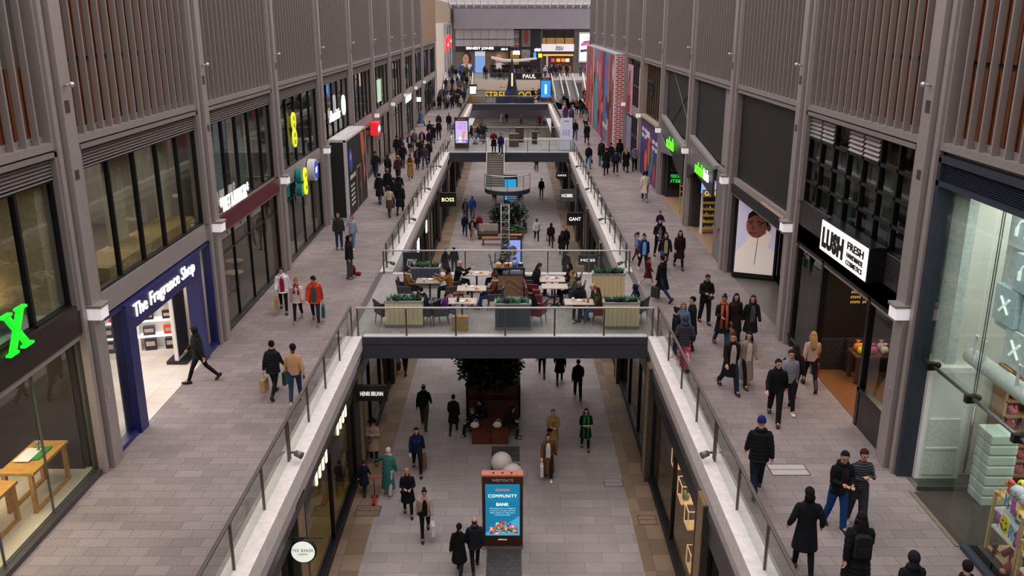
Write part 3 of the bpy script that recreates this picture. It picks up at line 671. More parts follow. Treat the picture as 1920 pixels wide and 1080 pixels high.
# upper teal curtain strips for bays C, D
for i in range(5):
    o = box('glass_partition', XL - 1.2 - .2 * (i % 2), XL - 1.15 - .2 * (i % 2), 28.2 + i * 1.45, 29.2 + i * 1.45, 3.9, 7.1, M(['93a7ad', '4a4744', '8c9a98', '3b3735', '9aa6a2'][i], .7)); tag(o, '%s blind behind the upper cafe window, %s' % (['pale blue', 'charcoal', 'grey green', 'dark', 'pale green'][i], ['nearest', 'second', 'middle', 'fourth', 'farthest'][i]), 'blind', 'blinds behind the upper cafe window')
for i in range(5):
    o = box('window_blind', XL - 1.0, XL - .95, 36.6 + i * 1.5, 37.7 + i * 1.5, 3.9, 7.1, M(['3f4a4c', '2f3436', '4b5654', '3a3a3a', '525b58'][i], .7)); tag(o, 'dark strip behind the upper phone shop window, %s' % ['nearest', 'second', 'middle', 'fourth', 'farthest'][i], 'blind', 'blinds behind the upper phone shop window')
# E: opticians lettering in the window
t = thing('window_sign', 'white lettering with large oval O in upper window above the hoarding box', 'sign')
text('Acuitis', 2.9, .55, (XL + .12, 45.4, 4.95), (0, 1, 0), (0, 0, 1), E('f5f2f4', .75), t, .06, 'lettering', .012, .35)
ringpts = [(XL + .15, 49.4 + .34 * math.cos(a), 5.5 + .5 * math.sin(a)) for a in [2 * PI * i / 24 for i in range(25)]]
MB().tube(ringpts, .06, 6, cap=False).build('ring', E('f5f2f4', .75), t)
# black hoarding box on the left walkway
t = thing('hoarding_box', 'black hoarding box with white edges jutting into the left walkway', 'hoarding', (0, 0, 0))
hx0, hx1, hy0, hy1, hz = XL + .02, -8.52, 45.15, 51.4, 4.1
MB().box(hx0, hx1, hy0 + .02, hy1, 0, hz - .05).build('body', M('151416', .6), t)
MB().box(hx1 - .12, hx1 + .02, hy0, hy0 + .25, 0, hz).box(hx0, hx1 + .02, hy0 - .0, hy0 + .03, hz - .1, hz).box(hx0 - .02, hx0 + .1, hy0 - .01, hy0 + .03, 0, hz).box(hx0, hx1, hy0 - .01, hy0 + .03, 0, .06).box(hx1 - .02, hx1 + .03, hy0, hy1, hz - .08, hz).box(hx1 - .05, hx1 + .03, hy1 - .08, hy1, 0, hz).build('white_edge', M('c9c5c8', .5), t)
MB().box(hx0, hx1 + .02, hy0, hy1, hz, hz + .03).build('top_sheet', M('c4bfc0', .6, 0, 0, .1, 4), t)
MB().prism([(hx1 + .005, 46.35 + .48 * math.cos(a), 2.9 + .62 * math.sin(a)) for a in [2 * PI * i / 28 for i in range(28)]], (.01, 0, 0)).build('blue_roundel', M('4348b4', .5), t)
MB().prism([(hx1 + .016, 46.35 + (.2 if i % 2 else .08) * math.cos(2 * PI * i / 16), 3.1 + (.24 if i % 2 else .09) * math.sin(2 * PI * i / 16)) for i in range(16)], (.005, 0, 0)).build('flower_motif', WHITE, t)
MB().prism([(hx1 + .005, y, z) for y, z in ((49.6, 4.0), (50.6, 3.9), (51.0, 3.0), (50.5, 2.4), (50.9, 1.6), (50.3, 1.0), (50.2, 2.2), (49.8, 2.9))], (.01, 0, 0)).build('orange_artwork', M('c6633a', .6), t)
text('~xxxxxxx xxxx', 1.6, .26, (hx1 + .01, 46.0, 1.9), (0, 1, 0), (0, 0, 1), WHITE, t, .01)
for i in range(5): text(['~xxx xxxxx', '~xxxxxxx', '~xxxxxxx xx', '~xxxx xxxxxx', '~xxxxxxx xxxx'][i], 1.1, .13, (hx1 + .01, 46.1, 1.5 - i * .25), (0, 1, 0), (0, 0, 1), WHITE, t, .01)
dr = MB(); dr.box(hx1, hx1 + .03, 47.9, 48.0, 0, 2.3).box(hx1, hx1 + .03, 49.2, 49.3, 0, 2.3).box(hx1, hx1 + .03, 47.9, 49.3, 2.2, 2.3); dr.build('door_frame', M('9c7a52', .5), t)
box('door_handle', hx1 + .02, hx1 + .07, 48.9, 48.95, 1.0, 1.3, M('c8c5c0', .3, .8), t)
# F..: further left shops
t = glass_front(-1, XL, 4, 'glazed front beside the black hoarding box with warm lit doorway', 3)
t = glass_front(-1, XL, 5, 'dark shop front under the red cube sign', 3)
t = glass_front(-1, XL, 6, 'shop front with grey arched posters', 4)
for i, y in enumerate((62.2, 65.4)): box('window_poster', XL + .02, XL + .04, y, y + 1.6, 1.9, 3.4, M('6e6468', .5, 0, 0, .3, 4), t)
t = glass_front(-1, XL, 7, 'glazed clothing shop under backlit white lettering', 4)
text('~xxx xxxxx xx', 4.2, .6, (XL + .08, 79.0, 2.95), (0, 1, 0), (0, 0, 1), E('fdfbff', 1.6), t, .05, 'sign_lettering', .03)
for k, lab in ((8, 'tall glazed front beyond the lettering, left wall'), (9, 'cream and gold lit shop front near the far end'), (10, 'lime green lit shop front nearest the white plaster wall')):
    glass_front(-1, XL, k, lab, 3)
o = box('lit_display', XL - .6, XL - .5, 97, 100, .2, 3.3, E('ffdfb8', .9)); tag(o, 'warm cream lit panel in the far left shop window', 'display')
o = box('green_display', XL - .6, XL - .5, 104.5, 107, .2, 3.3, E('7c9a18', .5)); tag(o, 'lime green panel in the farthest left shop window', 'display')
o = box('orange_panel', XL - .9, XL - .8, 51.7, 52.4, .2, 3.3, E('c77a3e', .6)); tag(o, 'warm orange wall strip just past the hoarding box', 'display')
t = thing('projecting_sign', 'red cube sign projecting over the left walkway', 'sign', (XL + .05, 58.9, 3.05))
box('cube', 0, .5, 0, 1.1, -.42, .42, E('cf1f2a', .6), t, .02); text('~xxxx', .9, .4, (.51, .1, -.2), (0, 1, 0), (0, 0, 1), E('ffffff', .9), t, .02, 'lettering', .03)
t = thing('projecting_sign', 'small white box sign beyond the arched posters', 'sign', (XL + .2, 86.9, 2.6))
box('sign_box', 0, .4, 0, .2, -.2, .2, E('f4f1f6', .9), t)
t = thing('banner_flag', 'green and white leaf banner in the left upper window', 'banner', (XL + .1, 63.0, 5.2))
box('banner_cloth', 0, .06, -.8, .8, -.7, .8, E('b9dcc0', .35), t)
# mid-depth: dark racks so that the shops are not empty
rr = random.Random(11)
def rack(x, y, rz, c, lab, grp):
    t = thing('clothes_rack', lab, 'clothes rack', (x, y, 0), rz, grp)
    MB().tube([(-.7, 0, 0), (-.7, 0, 1.5), (.7, 0, 1.5), (.7, 0, 0)], .02, 6).build('rail', M('a8a4a0', .3, .8), t)
    m = MB()
    for i in range(11): m.box(-.62 + i * .12, -.56 + i * .12, -.22, .22, .5 + .1 * (i % 3), 1.45)
    m.build('garments', M(c, .8, 0, 0, .4, 6), t)
wh = {3: 'behind the black hoarding', 4: 'beside the orange strip', 5: 'under the red sign', 6: 'behind the arched posters', 7: 'under the backlit lettering', 8: 'beyond the lettering'}
for k in (5, 6, 7, 8):
    for j in range(2):
        c = rr.choice(['5c4a42', '7a7470', '2c2b30', '8c6f5c', '4a5a50']); rack(XL - 1.6, YK(k) + 2.2 + j * 3.4, PI / 2, c, '%s clothes rack in the left shop %s' % (['nearer', 'farther'][j], wh[k]), 'clothes racks in the left shops')
for k in range(2, 9): lamp('shop_lamp', (XL - 2.6, YK(k) + 4.2, 3.2), 120, 2, (1, .84, .66), (0, 0, 0), 5)
for k in range(1, 11): lamp('shop_lamp_upper', (XL - 2.6, YK(k) + 4.2, 7.0), 120, 2, (1, .9, .78), (0, 0, 0), 5)

for q in [o for o in bpy.data.objects if o.type == 'EMPTY' and o.name.startswith(('round_sign', 'projecting_sign', 'banner_flag')) and o.location.x < -9]:
    box('bracket', -.35, .02, .02, .1, -.05, .05, DARKF, q)
for q in [o for o in bpy.data.objects if o.name.startswith('window_sign')]: box('rail', XL - .12, XL + .13, 45.4, 49.8, 4.9, 4.94, DARKF, q)
# ------------------------------------------------------------------ right-hand shops
s = 1; X = XR
# A: toy shop, two storeys of glass
ya, yb = YK(-1) + .47, YK(0) - .47
t = thing('toy_shopfront', 'two-storey frameless glass toy shop front with pale interior, right nearest', 'shopfront')
BLG = M('3a404c', .4, .3)
f = MB(); f.box(X - .05, X + .3, yb - .12, yb, 0, 7.3).box(X - .05, X + .3, ya, yb, 7.2, 7.35).box(X - .05, X + .3, ya, yb, 6.72, 6.82).box(X - .05, X + .3, 13.7, 13.82, 6.8, 7.3).box(X, X + .3, ya, 15.15, 0, .1)
f.build('frame', BLG, t)
louvre(t, 1, X, ya, yb, 6.82, 7.2, BLG, 9)
GT = glass_mat('toy_shop_glass', 'f2f7f4', 1.0)
yy = [yb - .12, 15.9, 14.2, 12.4, ya]
for i in range(4):
    box('upper_pane', X + .1, X + .115, yy[i + 1] + .02, yy[i] - .02, 2.9, 6.72, GT, t)
    if i != 0: box('lower_pane', X + .1, X + .115, yy[i + 1] + .02, yy[i] - .02, .1, 2.82, GT, t)
box('open_door', X + .12, X + 1.35, 17.35, 17.365, .02, 2.82, GT, t)
MB().box(X + .12, X + 1.35, 17.34, 17.38, .02, .12).build('door_rail', M('6b615a', .3, .7), t)
MB().tube([(X + 1.05, 17.28, .5), (X + 1.05, 17.28, 2.1)], .025, 8).tube([(X + 1.15, 17.42, .5), (X + 1.15, 17.42, 2.1)], .025, 8).build('door_pull', M('8f8a86', .25, .9), t, True)
box('glass_fin', X + .12, X + .75, 15.16, 15.175, .1, 2.85, GT, t)
MB().tube([(X + .2, yb - .1, 2.88), (X + .2, ya, 2.88)], .04, 8).build('support_rod', M('aab0ae', .25, .8), t, True)
for y in (15.9, 14.2): MB().tube([(X + .2, y, 2.86), (X + .2, y, 6.75)], .012, 6).tube([(X + .26, y + .03, 2.86), (X + .26, y + .03, 6.75)], .012, 6).build('glass_tie', M('5a6a66', .3, .5), t)
for y in (15.9, 14.2, 17.6): MB().box(X + .05, X + .25, y - .06, y + .06, 2.8, 2.96).ell((X + .3, y, 2.9), .07).build('patch_fitting', M('34302e', .3, .7), t)
box('interior_wall_far', X + .3, X + 5.9, 18.1, 18.2, 0, 7.2, M('d9d5ca', .7, 0, 0, .03, 1), t)
box('interior_wall_back', X + 5.7, X + 5.85, ya, 18.1, 0, 7.2, M('c8d2d0', .6, 0, 0, .04, 1), t)
box('interior_pillar', X + .35, X + .55, 17.4, 18.1, 3.0, 7.2, M('d6dcd8', .6), t)
box('entrance_mat', X + .03, X + 1.9, 15.25, 17.3, .0, .015, M('3a322c', .95, 0, 0, .2, 60), t)
box('interior_floor', X + .3, X + 5.8, ya, 18.1, 0, .01, M('3f4240', .4, 0, 0, .1, 5), t)
box('threshold', X - .06, X + .03, 15.2, 17.35, .0, .02, M('8b7f76', .4, .5), t)
# icon wall of overlapping blue-white tiles
tw = thing('icon_tile_wall', 'pale blue wall of stepped tiles with white household icons', 'wall display')
xq, n_ = X + .95, 0
for r in range(6):
    for c in range(7):
        if r > 3: continue
        yq = 16.8 - c * .8 + (.3 if r % 2 else 0); zq = 6.5 - r * .75
        if c == 0 and r % 2: continue
        n_ += 1
        MB().box(xq - .04 - .05 * ((r + c) % 3), xq, yq - .78, yq, zq - .73, zq).build('tile', M(['d3e4e6', 'dce9ea', 'c9dde2'][(r + c) % 3], .4), tw, bevel=.01)
        k_ = (r * 3 + c) % 4; xx_ = xq - .05 - .05 * ((r + c) % 3); yc = yq - .39; zc = zq - .36
        ic = MB()
        if k_ == 0: ic.tube([(xx_, yc + .16 * math.cos(a), zc + .18 * math.sin(a)) for a in [PI * i / 10 for i in range(11)]], .02, 6).box(xx_ - .02, xx_, yc - .2, yc - .12, zc - .14, zc + .03).box(xx_ - .02, xx_, yc + .12, yc + .2, zc - .14, zc + .03)
        elif k_ == 1: ic.tube([(xx_, yc, zc + .22), (xx_, yc, zc)], .018, 6).ell((xx_, yc, zc - .1), (.02, .1, .13), 10, 8)
        elif k_ == 2: ic.tube([(xx_, yc - .15, zc - .15), (xx_, yc + .15, zc + .15)], .025, 6).tube([(xx_, yc + .15, zc - .15), (xx_, yc - .15, zc + .15)], .025, 6)
        else: ic.ell((xx_, yc, zc), (.02, .09, .12), 10, 8).tube([(xx_, yc, zc + .1), (xx_, yc + .04, zc + .25)], .02, 6)
        ic.build('icon', E('eef6ee', .4), tw)
box('support_wall', xq, xq + .1, ya, 16.9, 4.1, 7.2, M('cfd4d2', .6), tw)
duct = thing('ventilation_duct', 'fat white round duct with square brackets high in the toy shop', 'duct', (0, 0, 0))
MB().tube([(X + .8, ya, 3.25), (X + .8, 17.3, 3.25)], .17, 14).build('tube', M('e2e4e0', .4), duct, True)
for y in (13.2, 15.0, 16.6): MB().tube([(X + .7, y, 3.3), (X + .7, y, 3.8), (X + .7, y + .4, 3.8), (X + .7, y + .4, 3.3)], .035, 6).build('bracket', WHITE, duct)
lamp('icon_wall_fill', (X + .5, 14.5, 7.0), 45, .5, (.95, 1, .97), (0, .3, 0), 4); lamp('shop_light_toy', (X + 2.4, 15.5, 6.9), 130, 2.4, (.95, 1, .97), (0, 0, 0), 5); lamp('shop_light_toy_low', (X + 1.8, 14.0, 3.4), 55, 2, (1, .97, .9), (0, 0, 0), 4)  # front area lamp is an added fill that brightens the icon tiles
# plastic crate tower, cupboard, shelves with pink toys
ct = thing('crate_tower', 'tall stack of translucent white crates inside the toy shop door', 'crates', (X + 1.5, 17.0, .01))
for i in range(7): MB().prism([(-.3 - .0, -.3, i * .24), (.3, -.3, i * .24), (.3, .3, i * .24), (-.3, .3, i * .24)], (0, 0, .22)).build('crate', M('cfd8cf', .3, 0, 0, .03), ct, bevel=.03)
cb = thing('white_cupboard', 'white panelled door unit behind the open glass door', 'cupboard', (X + .8, 17.95, .01))
box('carcass', -.5, .5, -.05, .15, 0, 2.7, WHITE, cb); box('door_panel', -.35, .35, -.08, -.05, .1, 1.5, M('d8d6d0', .5), cb, .02); box('shelf_panel', -.35, .35, -.1, -.05, .75, .8, WHITE, cb)
rk = thing('toy_shelving', 'tall timber shelving filled with pink plush toys', 'shelving', (X + 3.25, 17.7, .01), PI / 2)
for i in range(7): box('shelf_board', -.2, .25, -1.9, 1.4, .25 + i * .36, .29 + i * .36, wood_mat('shelf_pine', '9a6a45', 'b58660', 4), rk)
box('back_board', .22, .26, -1.9, 1.4, 0, 2.8, M('8f5f42', .7), rk); 
for a in (-1.9, -.25, 1.4): box('upright', -.2, .26, a - .03, a + .03, 0, 2.8, wood_mat('shelf_pine2', 'a77a55', 'b98c66', 4), rk)
pt = MB().ell((0, 0, .1), (.1, .12, .11), 10, 8).ell((-.06, 0, .16), (.06, .07, .06), 8, 6).ell((0, .09, .2), (.03, .04, .05), 6, 5).ell((0, -.09, .2), (.03, .04, .05), 6, 5).mesh('plush_toy', True)
pt.materials.append(M('d86a6e', .8, 0, 0, .3, 9))
n_ = 0
for r in range(6):
    for c in range(9):
        n_ += 1; o = bpy.data.objects.new('plush_toy', pt); COL.objects.link(o); o.location = (X + 3.25 - 1.15 + c * .36, 17.63, .3 + .01 + r * .36)
        tag(o, 'pink plush toy, shelf %s from floor, place %s from left' % (['one', 'two', 'three', 'four', 'five', 'six'][r], ['one', 'two', 'three', 'four', 'five', 'six', 'seven', 'eight', 'nine'][c]), 'toy', 'pink plush toys on the shelving')
# window shelves with toys
PINE = wood_mat('pale_pine', 'c9a26c', 'dcbc8c', 3, (2, 2, 6), .5)
def window_shelf(x, y, w_, l, h, lab):
    t = thing('window_shelf', lab, 'shelf', (x, y, .1), 0, 'pine shelves in the toy shop window')
    for a in (-1, 1):
        for b in (-1, 1): box('leg', a * w_ / 2 - .03, a * w_ / 2 + .03, b * l / 2 - .03, b * l / 2 + .03, 0, h, PINE, t)
    for i, z in enumerate((.02, h * .4, h * .7, h - .03)): box('shelf_board', -w_ / 2, w_ / 2, -l / 2, l / 2, z, z + .035, PINE if i in (0, 3) else WHITE, t)
    return t
window_shelf(X + .72, 14.55, .55, .95, 1.25, 'tall pine window shelf with toys beside the entrance mat')
window_shelf(X + .55, 13.3, .5, .9, 1.0, 'pine window shelf with yellow toys, nearest the camera')
box('window_platform', X + .15, X + 1.4, ya, 15.1, 0, .1, M('3f3d3c', .7), t)
def toy(kind, x, y, z, c, lab, s=1.0, rz=0):
    t = thing(kind, lab, 'toy', (x, y, z), rz, None, s)
    if kind == 'plush_bear':
        m = MB().ell((0, 0, .2), (.17, .15, .2), 14, 10).ell((0, -.01, .47), (.15, .13, .14), 14, 10).ell((-.12, 0, .6), .045).ell((.12, 0, .6), .045)
        m.tube([(-.14, 0, .32), (-.26, -.06, .2)], [.06, .05], 8).tube([(.14, 0, .32), (.26, -.06, .2)], [.06, .05], 8).tube([(-.08, -.05, .08), (-.12, -.3, .06)], [.08, .07], 8).tube([(.08, -.05, .08), (.12, -.3, .06)], [.08, .07], 8)
        m.build('body', M(c, .9, 0, 0, .15, 30), t, True); MB().ell((0, -.1, .2), (.1, .08, .13)).ell((0, -.12, .43), (.06, .04, .045)).ell((-.12, -.31, .06), (.05, .02, .05)).ell((.12, -.31, .06), (.05, .02, .05)).build('belly_patch', M('d8a884', .9), t, True)
        MB().ell((0, -.165, .45), .02, 6, 5).ell((-.05, -.13, .5), .012, 6, 5).ell((.05, -.13, .5), .012, 6, 5).build('face_detail', BLACK, t)
    elif kind == 'round_plush':
        MB().ell((0, 0, .16), (.18, .17, .16), 14, 10).build('body', M(c, .9, 0, 0, .05), t, True); MB().ell((-.06, -.155, .2), .018, 6, 5).ell((.06, -.155, .2), .018, 6, 5).build('eyes', BLACK, t)
        MB().tube([(.09 * math.cos(a), -.165, .13 + .05 * math.sin(a)) for a in [PI + PI * i / 8 for i in range(9)]], .008, 5).build('smile', BLACK, t)
    elif kind == 'teapot':
        MB().lathe([(0, 0), (.1, 0), (.12, .06), (.1, .12), (.03, .14), (.03, .17), (0, .17)], n=14).tube([(.1, 0, .05), (.2, 0, .12)], [.025, .015], 6).tube([(-.1, 0, .1), (-.17, 0, .09), (-.1, 0, .03)], .01, 5).build('body', M(c, .3), t, True)
    elif kind == 'toy_figure':
        MB().tube([(0, 0, 0), (0, 0, .12)], [.05, .035], 8).ell((0, 0, .17), .06, 10, 8).tube([(-.03, 0, .1), (-.1, -.02, .14)], .015, 6).tube([(.03, 0, .1), (.1, -.02, .06)], .015, 6).build('body', M(c, .6), t, True); MB().ell((0, -.045, .18), (.03, .02, .02), 6, 5).build('face', M('3a2a20'), t)
    return t
toy('plush_bear', X + .62, 14.2, .14, '7a2430', 'large maroon plush bear sitting under the pine shelf', 1.15, -.9)
toy('plush_bear', X + .8, 13.83, .14, 'd8246e', 'hot pink plush bear between the two pine shelves', 1.1, -1.3)
toy('round_plush', X + .5, 13.1, 1.14, 'e8b41c', 'large yellow smiling plush ball on top of nearest shelf', 1.2, -1.2)
toy('round_plush', X + .5, 13.2, .14, 'e0b020', 'yellow smiling ball on the bottom board of nearest shelf', 1.0, -1.2)
toy('round_plush', X + .66, 14.7, 1.38, 'b8c4cc', 'grey and white round penguin plush on tall pine shelf', .8, -1.2)
toy('round_plush', X + .66, 14.4, 1.38, 'c9ccd2', 'pale round penguin plush beside the first one', .75, -1.2)
toy('round_plush', X + .66, 14.35, .64, '8ed0c4', 'mint green plush on the lower white board', .7, -1.2)
toy('teapot', X + .66, 14.75, 1.0, 'f0f0ee', 'white toy teapot on the upper white board', 1, -1.2)
toy('teapot', X + .66, 14.45, 1.0, '2a78b8', 'blue toy bowl-shaped teapot on the upper white board', 1, -1.2)
toy('toy_figure', X + .66, 14.95, 1.38, 'd84a24', 'orange toy figure on top of the tall pine shelf', 1.1, -1)
toy('toy_figure', X + .8, 14.85, 1.38, 'e8d82a', 'bright yellow toy box figure on the tall pine shelf', 1.3, -1)
toy('toy_figure', X + .66, 14.9, .64, 'd8d42a', 'small yellow and blue toy on the lower white board', 1, -1)
toy('toy_figure', X + .5, 13.35, .54, 'd8a818', 'stacked yellow toy on the nearest white board', 1.4, -1)
toy('toy_figure', X + .45, 14.75, .16, '7a4a3a', 'small brown toy on the bottom pine board', 1, -1)
# window lettering
t = thing('window_lettering', 'multicoloured cut-out letters and smiling disc stuck on the shop glass', 'lettering')
cc = ['c8a020', '2a86b8', '8a4a9a', 'c8b42a', '2a90a8', '9a5a8a']
for i, ch in enumerate('SMILEY'): text(ch, .13, .28, (X + .09, 14.35 - i * .21, 1.55), (0, -1, 0), (0, 0, 1), M(cc[i], .5), t, .01, 'letter')
for i, ch in enumerate('WORLD'):
    if ch == 'O': continue
    text(ch, .13, .28, (X + .09, 14.3 - i * .22, 1.08), (0, -1, 0), (0, 0, 1), M(['8a4a9a', '', '2a86b8', '8a4a9a', 'c8b42a'][i], .5), t, .01, 'letter')
MB().prism([(X + .09, 14.02 + .15 * math.cos(a), 1.24 + .17 * math.sin(a)) for a in [2 * PI * i / 24 for i in range(24)]], (-.01, 0, 0)).build('smile_disc', M('b8b024', .5), t)
MB().tube([(X + .07, 14.02 + .08 * math.cos(a), 1.22 + .08 * math.sin(a)) for a in [PI + PI * i / 8 for i in range(9)]], .009, 5).ell((X + .07, 13.97, 1.3), .016, 6, 5).ell((X + .07, 14.07, 1.3), .016, 6, 5).build('smile_line', BLACK, t)
# B: cosmetics shop of black brick
ya, yb = YK(0) + .47, YK(1) - .47
BBR = brick_mat('black_brick', '1e1c1d', '262324', '4b4745', .22, .075, 'YZ', .006, .45)
t = thing('cosmetics_shopfront', 'black-brick cosmetics shop front with dark open doorway', 'shopfront')
f = MB(); f.box(X, X + .3, ya, yb, 3.45, 4.72)
f.box(X, X + .3, ya, 20.75, 0, .95)
f.build('brick_band', BBR, t)
box('side_brick', X + .3, X + 2.2, 24.4, 24.6, 0, .95, BBR, t)
box('far_brick', X + .02, X + .3, yb - .2, yb, 0, 3.5, BBR, t)
g = MB(); 
for (a, b, z0, z1) in ((20.65, 20.8, 0, 3.45), (24.05, 24.2, 0, 3.45), (ya, 20.8, .95, 1.05), (ya, yb, 3.38, 3.47), (24.1, yb, .3, .4), (ya, ya + .08, .95, 3.4), (yb - .28, yb - .2, .3, 3.45)): g.box(X - .02, X + .15, a, b, z0, z1)
g.build('black_frame', BLACKG, t)
box('window_pane', X + .06, X + .075, ya + .08, 20.65, 1.05, 3.38, G_SHOP, t); box('window_pane', X + .06, X + .075, 24.2, yb - .2, .4, 3.38, G_SHOP, t)
box('return_pane', X + .15, X + 1.4, 20.7, 20.715, .1, 3.38, G_SHOP, t)
box('parquet_floor', X + .1, X + 5.9, ya, yb, 0, .02, wood_mat('warm_parquet', '6b4326', '8f5f38', 5, (3, 3, 1), .4), t)
box('entry_counter', X + 1.0, X + 2.6, 24.2, 24.5, 0, 1.0, BBR, t)
box('inner_back_wall', X + 3.6, X + 3.7, ya, yb, 0, 3.3, M('1a1412', .7, 0, 0, .3, 4), t)
box('inner_side_wall', X + .4, X + 3.6, 25.9, 26.0, 0, 3.3, M('1f1816', .7), t)
for i in range(9): text('~xxxxx xx xxxxxx xxx', 1.2, .09, (X + .3 + 1.3, 25.88, 2.9 - i * .16), (1, 0, 0), (0, 0, 1), E('b98d4c', .4), t, .01)
lamp('shop_lamp', (X + 1.8, 22.6, 3.2), 60, 1.5, (1, .74, .48), (0, 0, 0), 3)
# blade sign
sg = thing('lightbox_sign', 'white lit box sign with black cosmetics lettering on black brick', 'sign', (X - .42, 0, 0))
box('housing', 0, .42, 20.1, 23.4, 3.98, 4.86, BLACKG, sg, .02)
box('lit_face', -.012, 0, 20.14, 23.36, 4.02, 4.82, E('fbf3e6', 1.0), sg)
text('LUSH', 1.55, .56, (-.015, 23.2, 4.12), (0, -1, 0), (0, 0, 1), BLACK, sg, .02, 'lettering', .17, 0, 1.12)
text('FRESH', 1.05, .2, (-.015, 21.4, 4.5), (0, -1, 0), (0, 0, 1), BLACK, sg, .02, 'lettering', .06)
text('HANDMADE', 1.05, .13, (-.015, 21.4, 4.3), (0, -1, 0), (0, 0, 1), BLACK, sg, .02, 'lettering', .02)
text('COSMETICS', 1.05, .13, (-.015, 21.4, 4.11), (0, -1, 0), (0, 0, 1), BLACK, sg, .02, 'lettering', .02)
# upper gridded window with louvred vents
t = thing('gridded_window', 'black gridded upper window with four louvred vents over the cosmetics shop', 'window')
surround(t, 1, X, 0, 4.72, 7.4)
pane_grid(t, 1, X, .1, ya + .1, yb - .1, 4.72, 7.3, 7, 4, BLACKG, G_SHOP, .09, .1)
W7 = (yb - ya - .2) / 7
for c in (2, 3, 5, 6):
    y0_ = ya + .1 + c * W7 + .05; m = MB()
    for i in range(5): m.prism([(X + .02, y0_, 6.72 + i * .115), (X + .1, y0_, 6.81 + i * .115), (X + .105, y0_, 6.8 + i * .115), (X + .02, y0_, 6.7 + i * .115)], (0, W7 - .1, 0))
    m.build('louvred_vent', M('8c8784', .4, .3), t)
for i in range(3):
    o = box('window_display', X + .8, X + .9, ya + .5 + i * 2.5, ya + 1.9 + i * 2.5, 3.95, 6.3, M(['5a6a68', '4a5456', '5f6e6c'][i], .8)); tag(o, 'grey-green board behind the black gridded window, %s' % ['nearest', 'middle', 'farthest'][i], 'board', 'boards behind the black gridded window')
# goods in the cosmetics shop
o = thing('display_table', 'dark table of flowers and wrapped gifts in the cosmetics doorway', 'table', (X + 1.6, 23.6, .02))
box('tabletop', -.7, .7, -.35, .35, .8, .86, M('5a3a28'), o); 
for a in (-.6, .6):
    for b in (-.28, .28): box('leg', a - .05, a + .05, b - .05, b + .05, 0, .8, M('4a2f20'), o)
gc = ['e0c020', 'd85a9a', 'f0ece6', '8a4ac0', 'e8722a', '3aa048', 'e8a8c0', 'c03040']
gn = ['yellow', 'pink', 'white', 'violet', 'orange', 'green', 'pale pink', 'red']
for i in range(8):
    o = MB().ell((0, 0, .12), (.12, .12, .13), 10, 7).lathe([(.0, .24), (.07, .32), (.02, .24)], n=8).build('wrapped_gift', M(gc[i], .4, 0, 0, .5, 20), None, True, loc=(X + 1.1 + (i % 4) * .33, 23.45 + .28 * (i // 4), .88)); tag(o, '%s wrapped gift on the doorway table of the cosmetics shop' % gn[i], 'gift', 'wrapped gifts on the doorway table')
o = thing('display_table', 'rustic table behind the near cosmetics window with a rainbow tin', 'table', (X + .9, 19.75, .02)); box('tabletop', -.35, .35, -.4, .4, .75, .82, M('6b4a34'), o)
for a in (-.28, .28):
    for b in (-.33, .33): box('leg', a - .05, a + .05, b - .05, b + .05, 0, .75, M('573a28'), o)
o = box('rainbow_tin', X + .75, X + 1.0, 19.6, 19.9, .84, 1.2, M('4a7ac8', .3, 0, 0, .9, 9), None, .02); tag(o, 'blue and rainbow tin on the rustic table', 'tin')
o = MB()
for i, c in enumerate(('e04040', 'e8902a', 'e8e03a', '3ab04a', '3a6ad0', '8a3ac0')): o.box(X + .04, X + .05, 19.2, 19.32, 1.3 + i * .3, 1.6 + i * .3, i)
o = o.build('rainbow_banner', [M(c, .5) for c in ('e04040', 'e8902a', 'e8e03a', '3ab04a', '3a6ad0', '8a3ac0')]); tag(o, 'vertical rainbow stripe on the cosmetics window by the column', 'banner')
# C: dark timber above, portrait poster below
ya, yb = YK(1) + .47, YK(2) - .47
t = thing('portrait_bay', 'black-clad bay with a tall recessed fashion portrait poster', 'shopfront')
surround(t, 1, X, 1, 3.7, 7.4)
DT = wood_mat('charred_timber', '0f0c0a', '1d1713', 6, (1, 10, .3), .6)
box('timber_cladding', X + .15, X + .3, ya + .1, yb - .1, 3.95, 7.3, DT, t)
box('black_beam', X - .02, X + .35, ya, yb, 3.35, 3.75, BLACK, t)
MB().box(X - .02, X + .25, ya + .6, ya + 3.2, 3.76, 3.84).build('strip_light', M('c8a890', .5), t)
box('black_return', X + .1, X + 3.2, 34.3, 34.5, 0, 3.4, BLACKG, t)
px0, px1, pyy = X + .12, X + 1.52, 34.25
pn = thing('portrait_poster', 'large poster of a short-haired man in a cream high-collar jacket', 'poster', (0, 0, 0))
def Q(u, v): return (px0 + u * (px1 - px0), pyy - u * .55, .25 + v * 3.2)
nrm = Vector((-.366, -.93, 0))
def layer(pts, d, m, nm):
    if nm not in ('frame', 'backdrop'): pts = [((u - .5) * (1.12 if v > .5 else 1) + .5, v - .1 * min(1, max(0, (v - .05) / .4))) for u, v in pts]
    MB().prism([Vector(Q(u, v)) + nrm * d for u, v in pts], nrm * .004).build(nm, m, pn)
def ov(cu, cv, ru, rv, n=26, a0=0, a1=2 * PI): return [(cu + ru * math.cos(a0 + (a1 - a0) * i / n), cv + rv * math.sin(a0 + (a1 - a0) * i / n)) for i in range(n if a1 - a0 > 6 else n + 1)]
layer([(-.06, -.06), (1.05, -.06), (1.05, 1.06), (-.06, 1.06)], -.03, BLACKG, 'frame')
layer([(0, 0), (1, 0), (1, 1), (0, 1)], 0, E('c3b8ce', .3), 'backdrop')
layer([(0, .0), (1, 0), (1, .38), (.86, .44), (.7, .5), (.25, .5), (.12, .42), (0, .34)], .006, E('d9cbc2', .3), 'jacket')
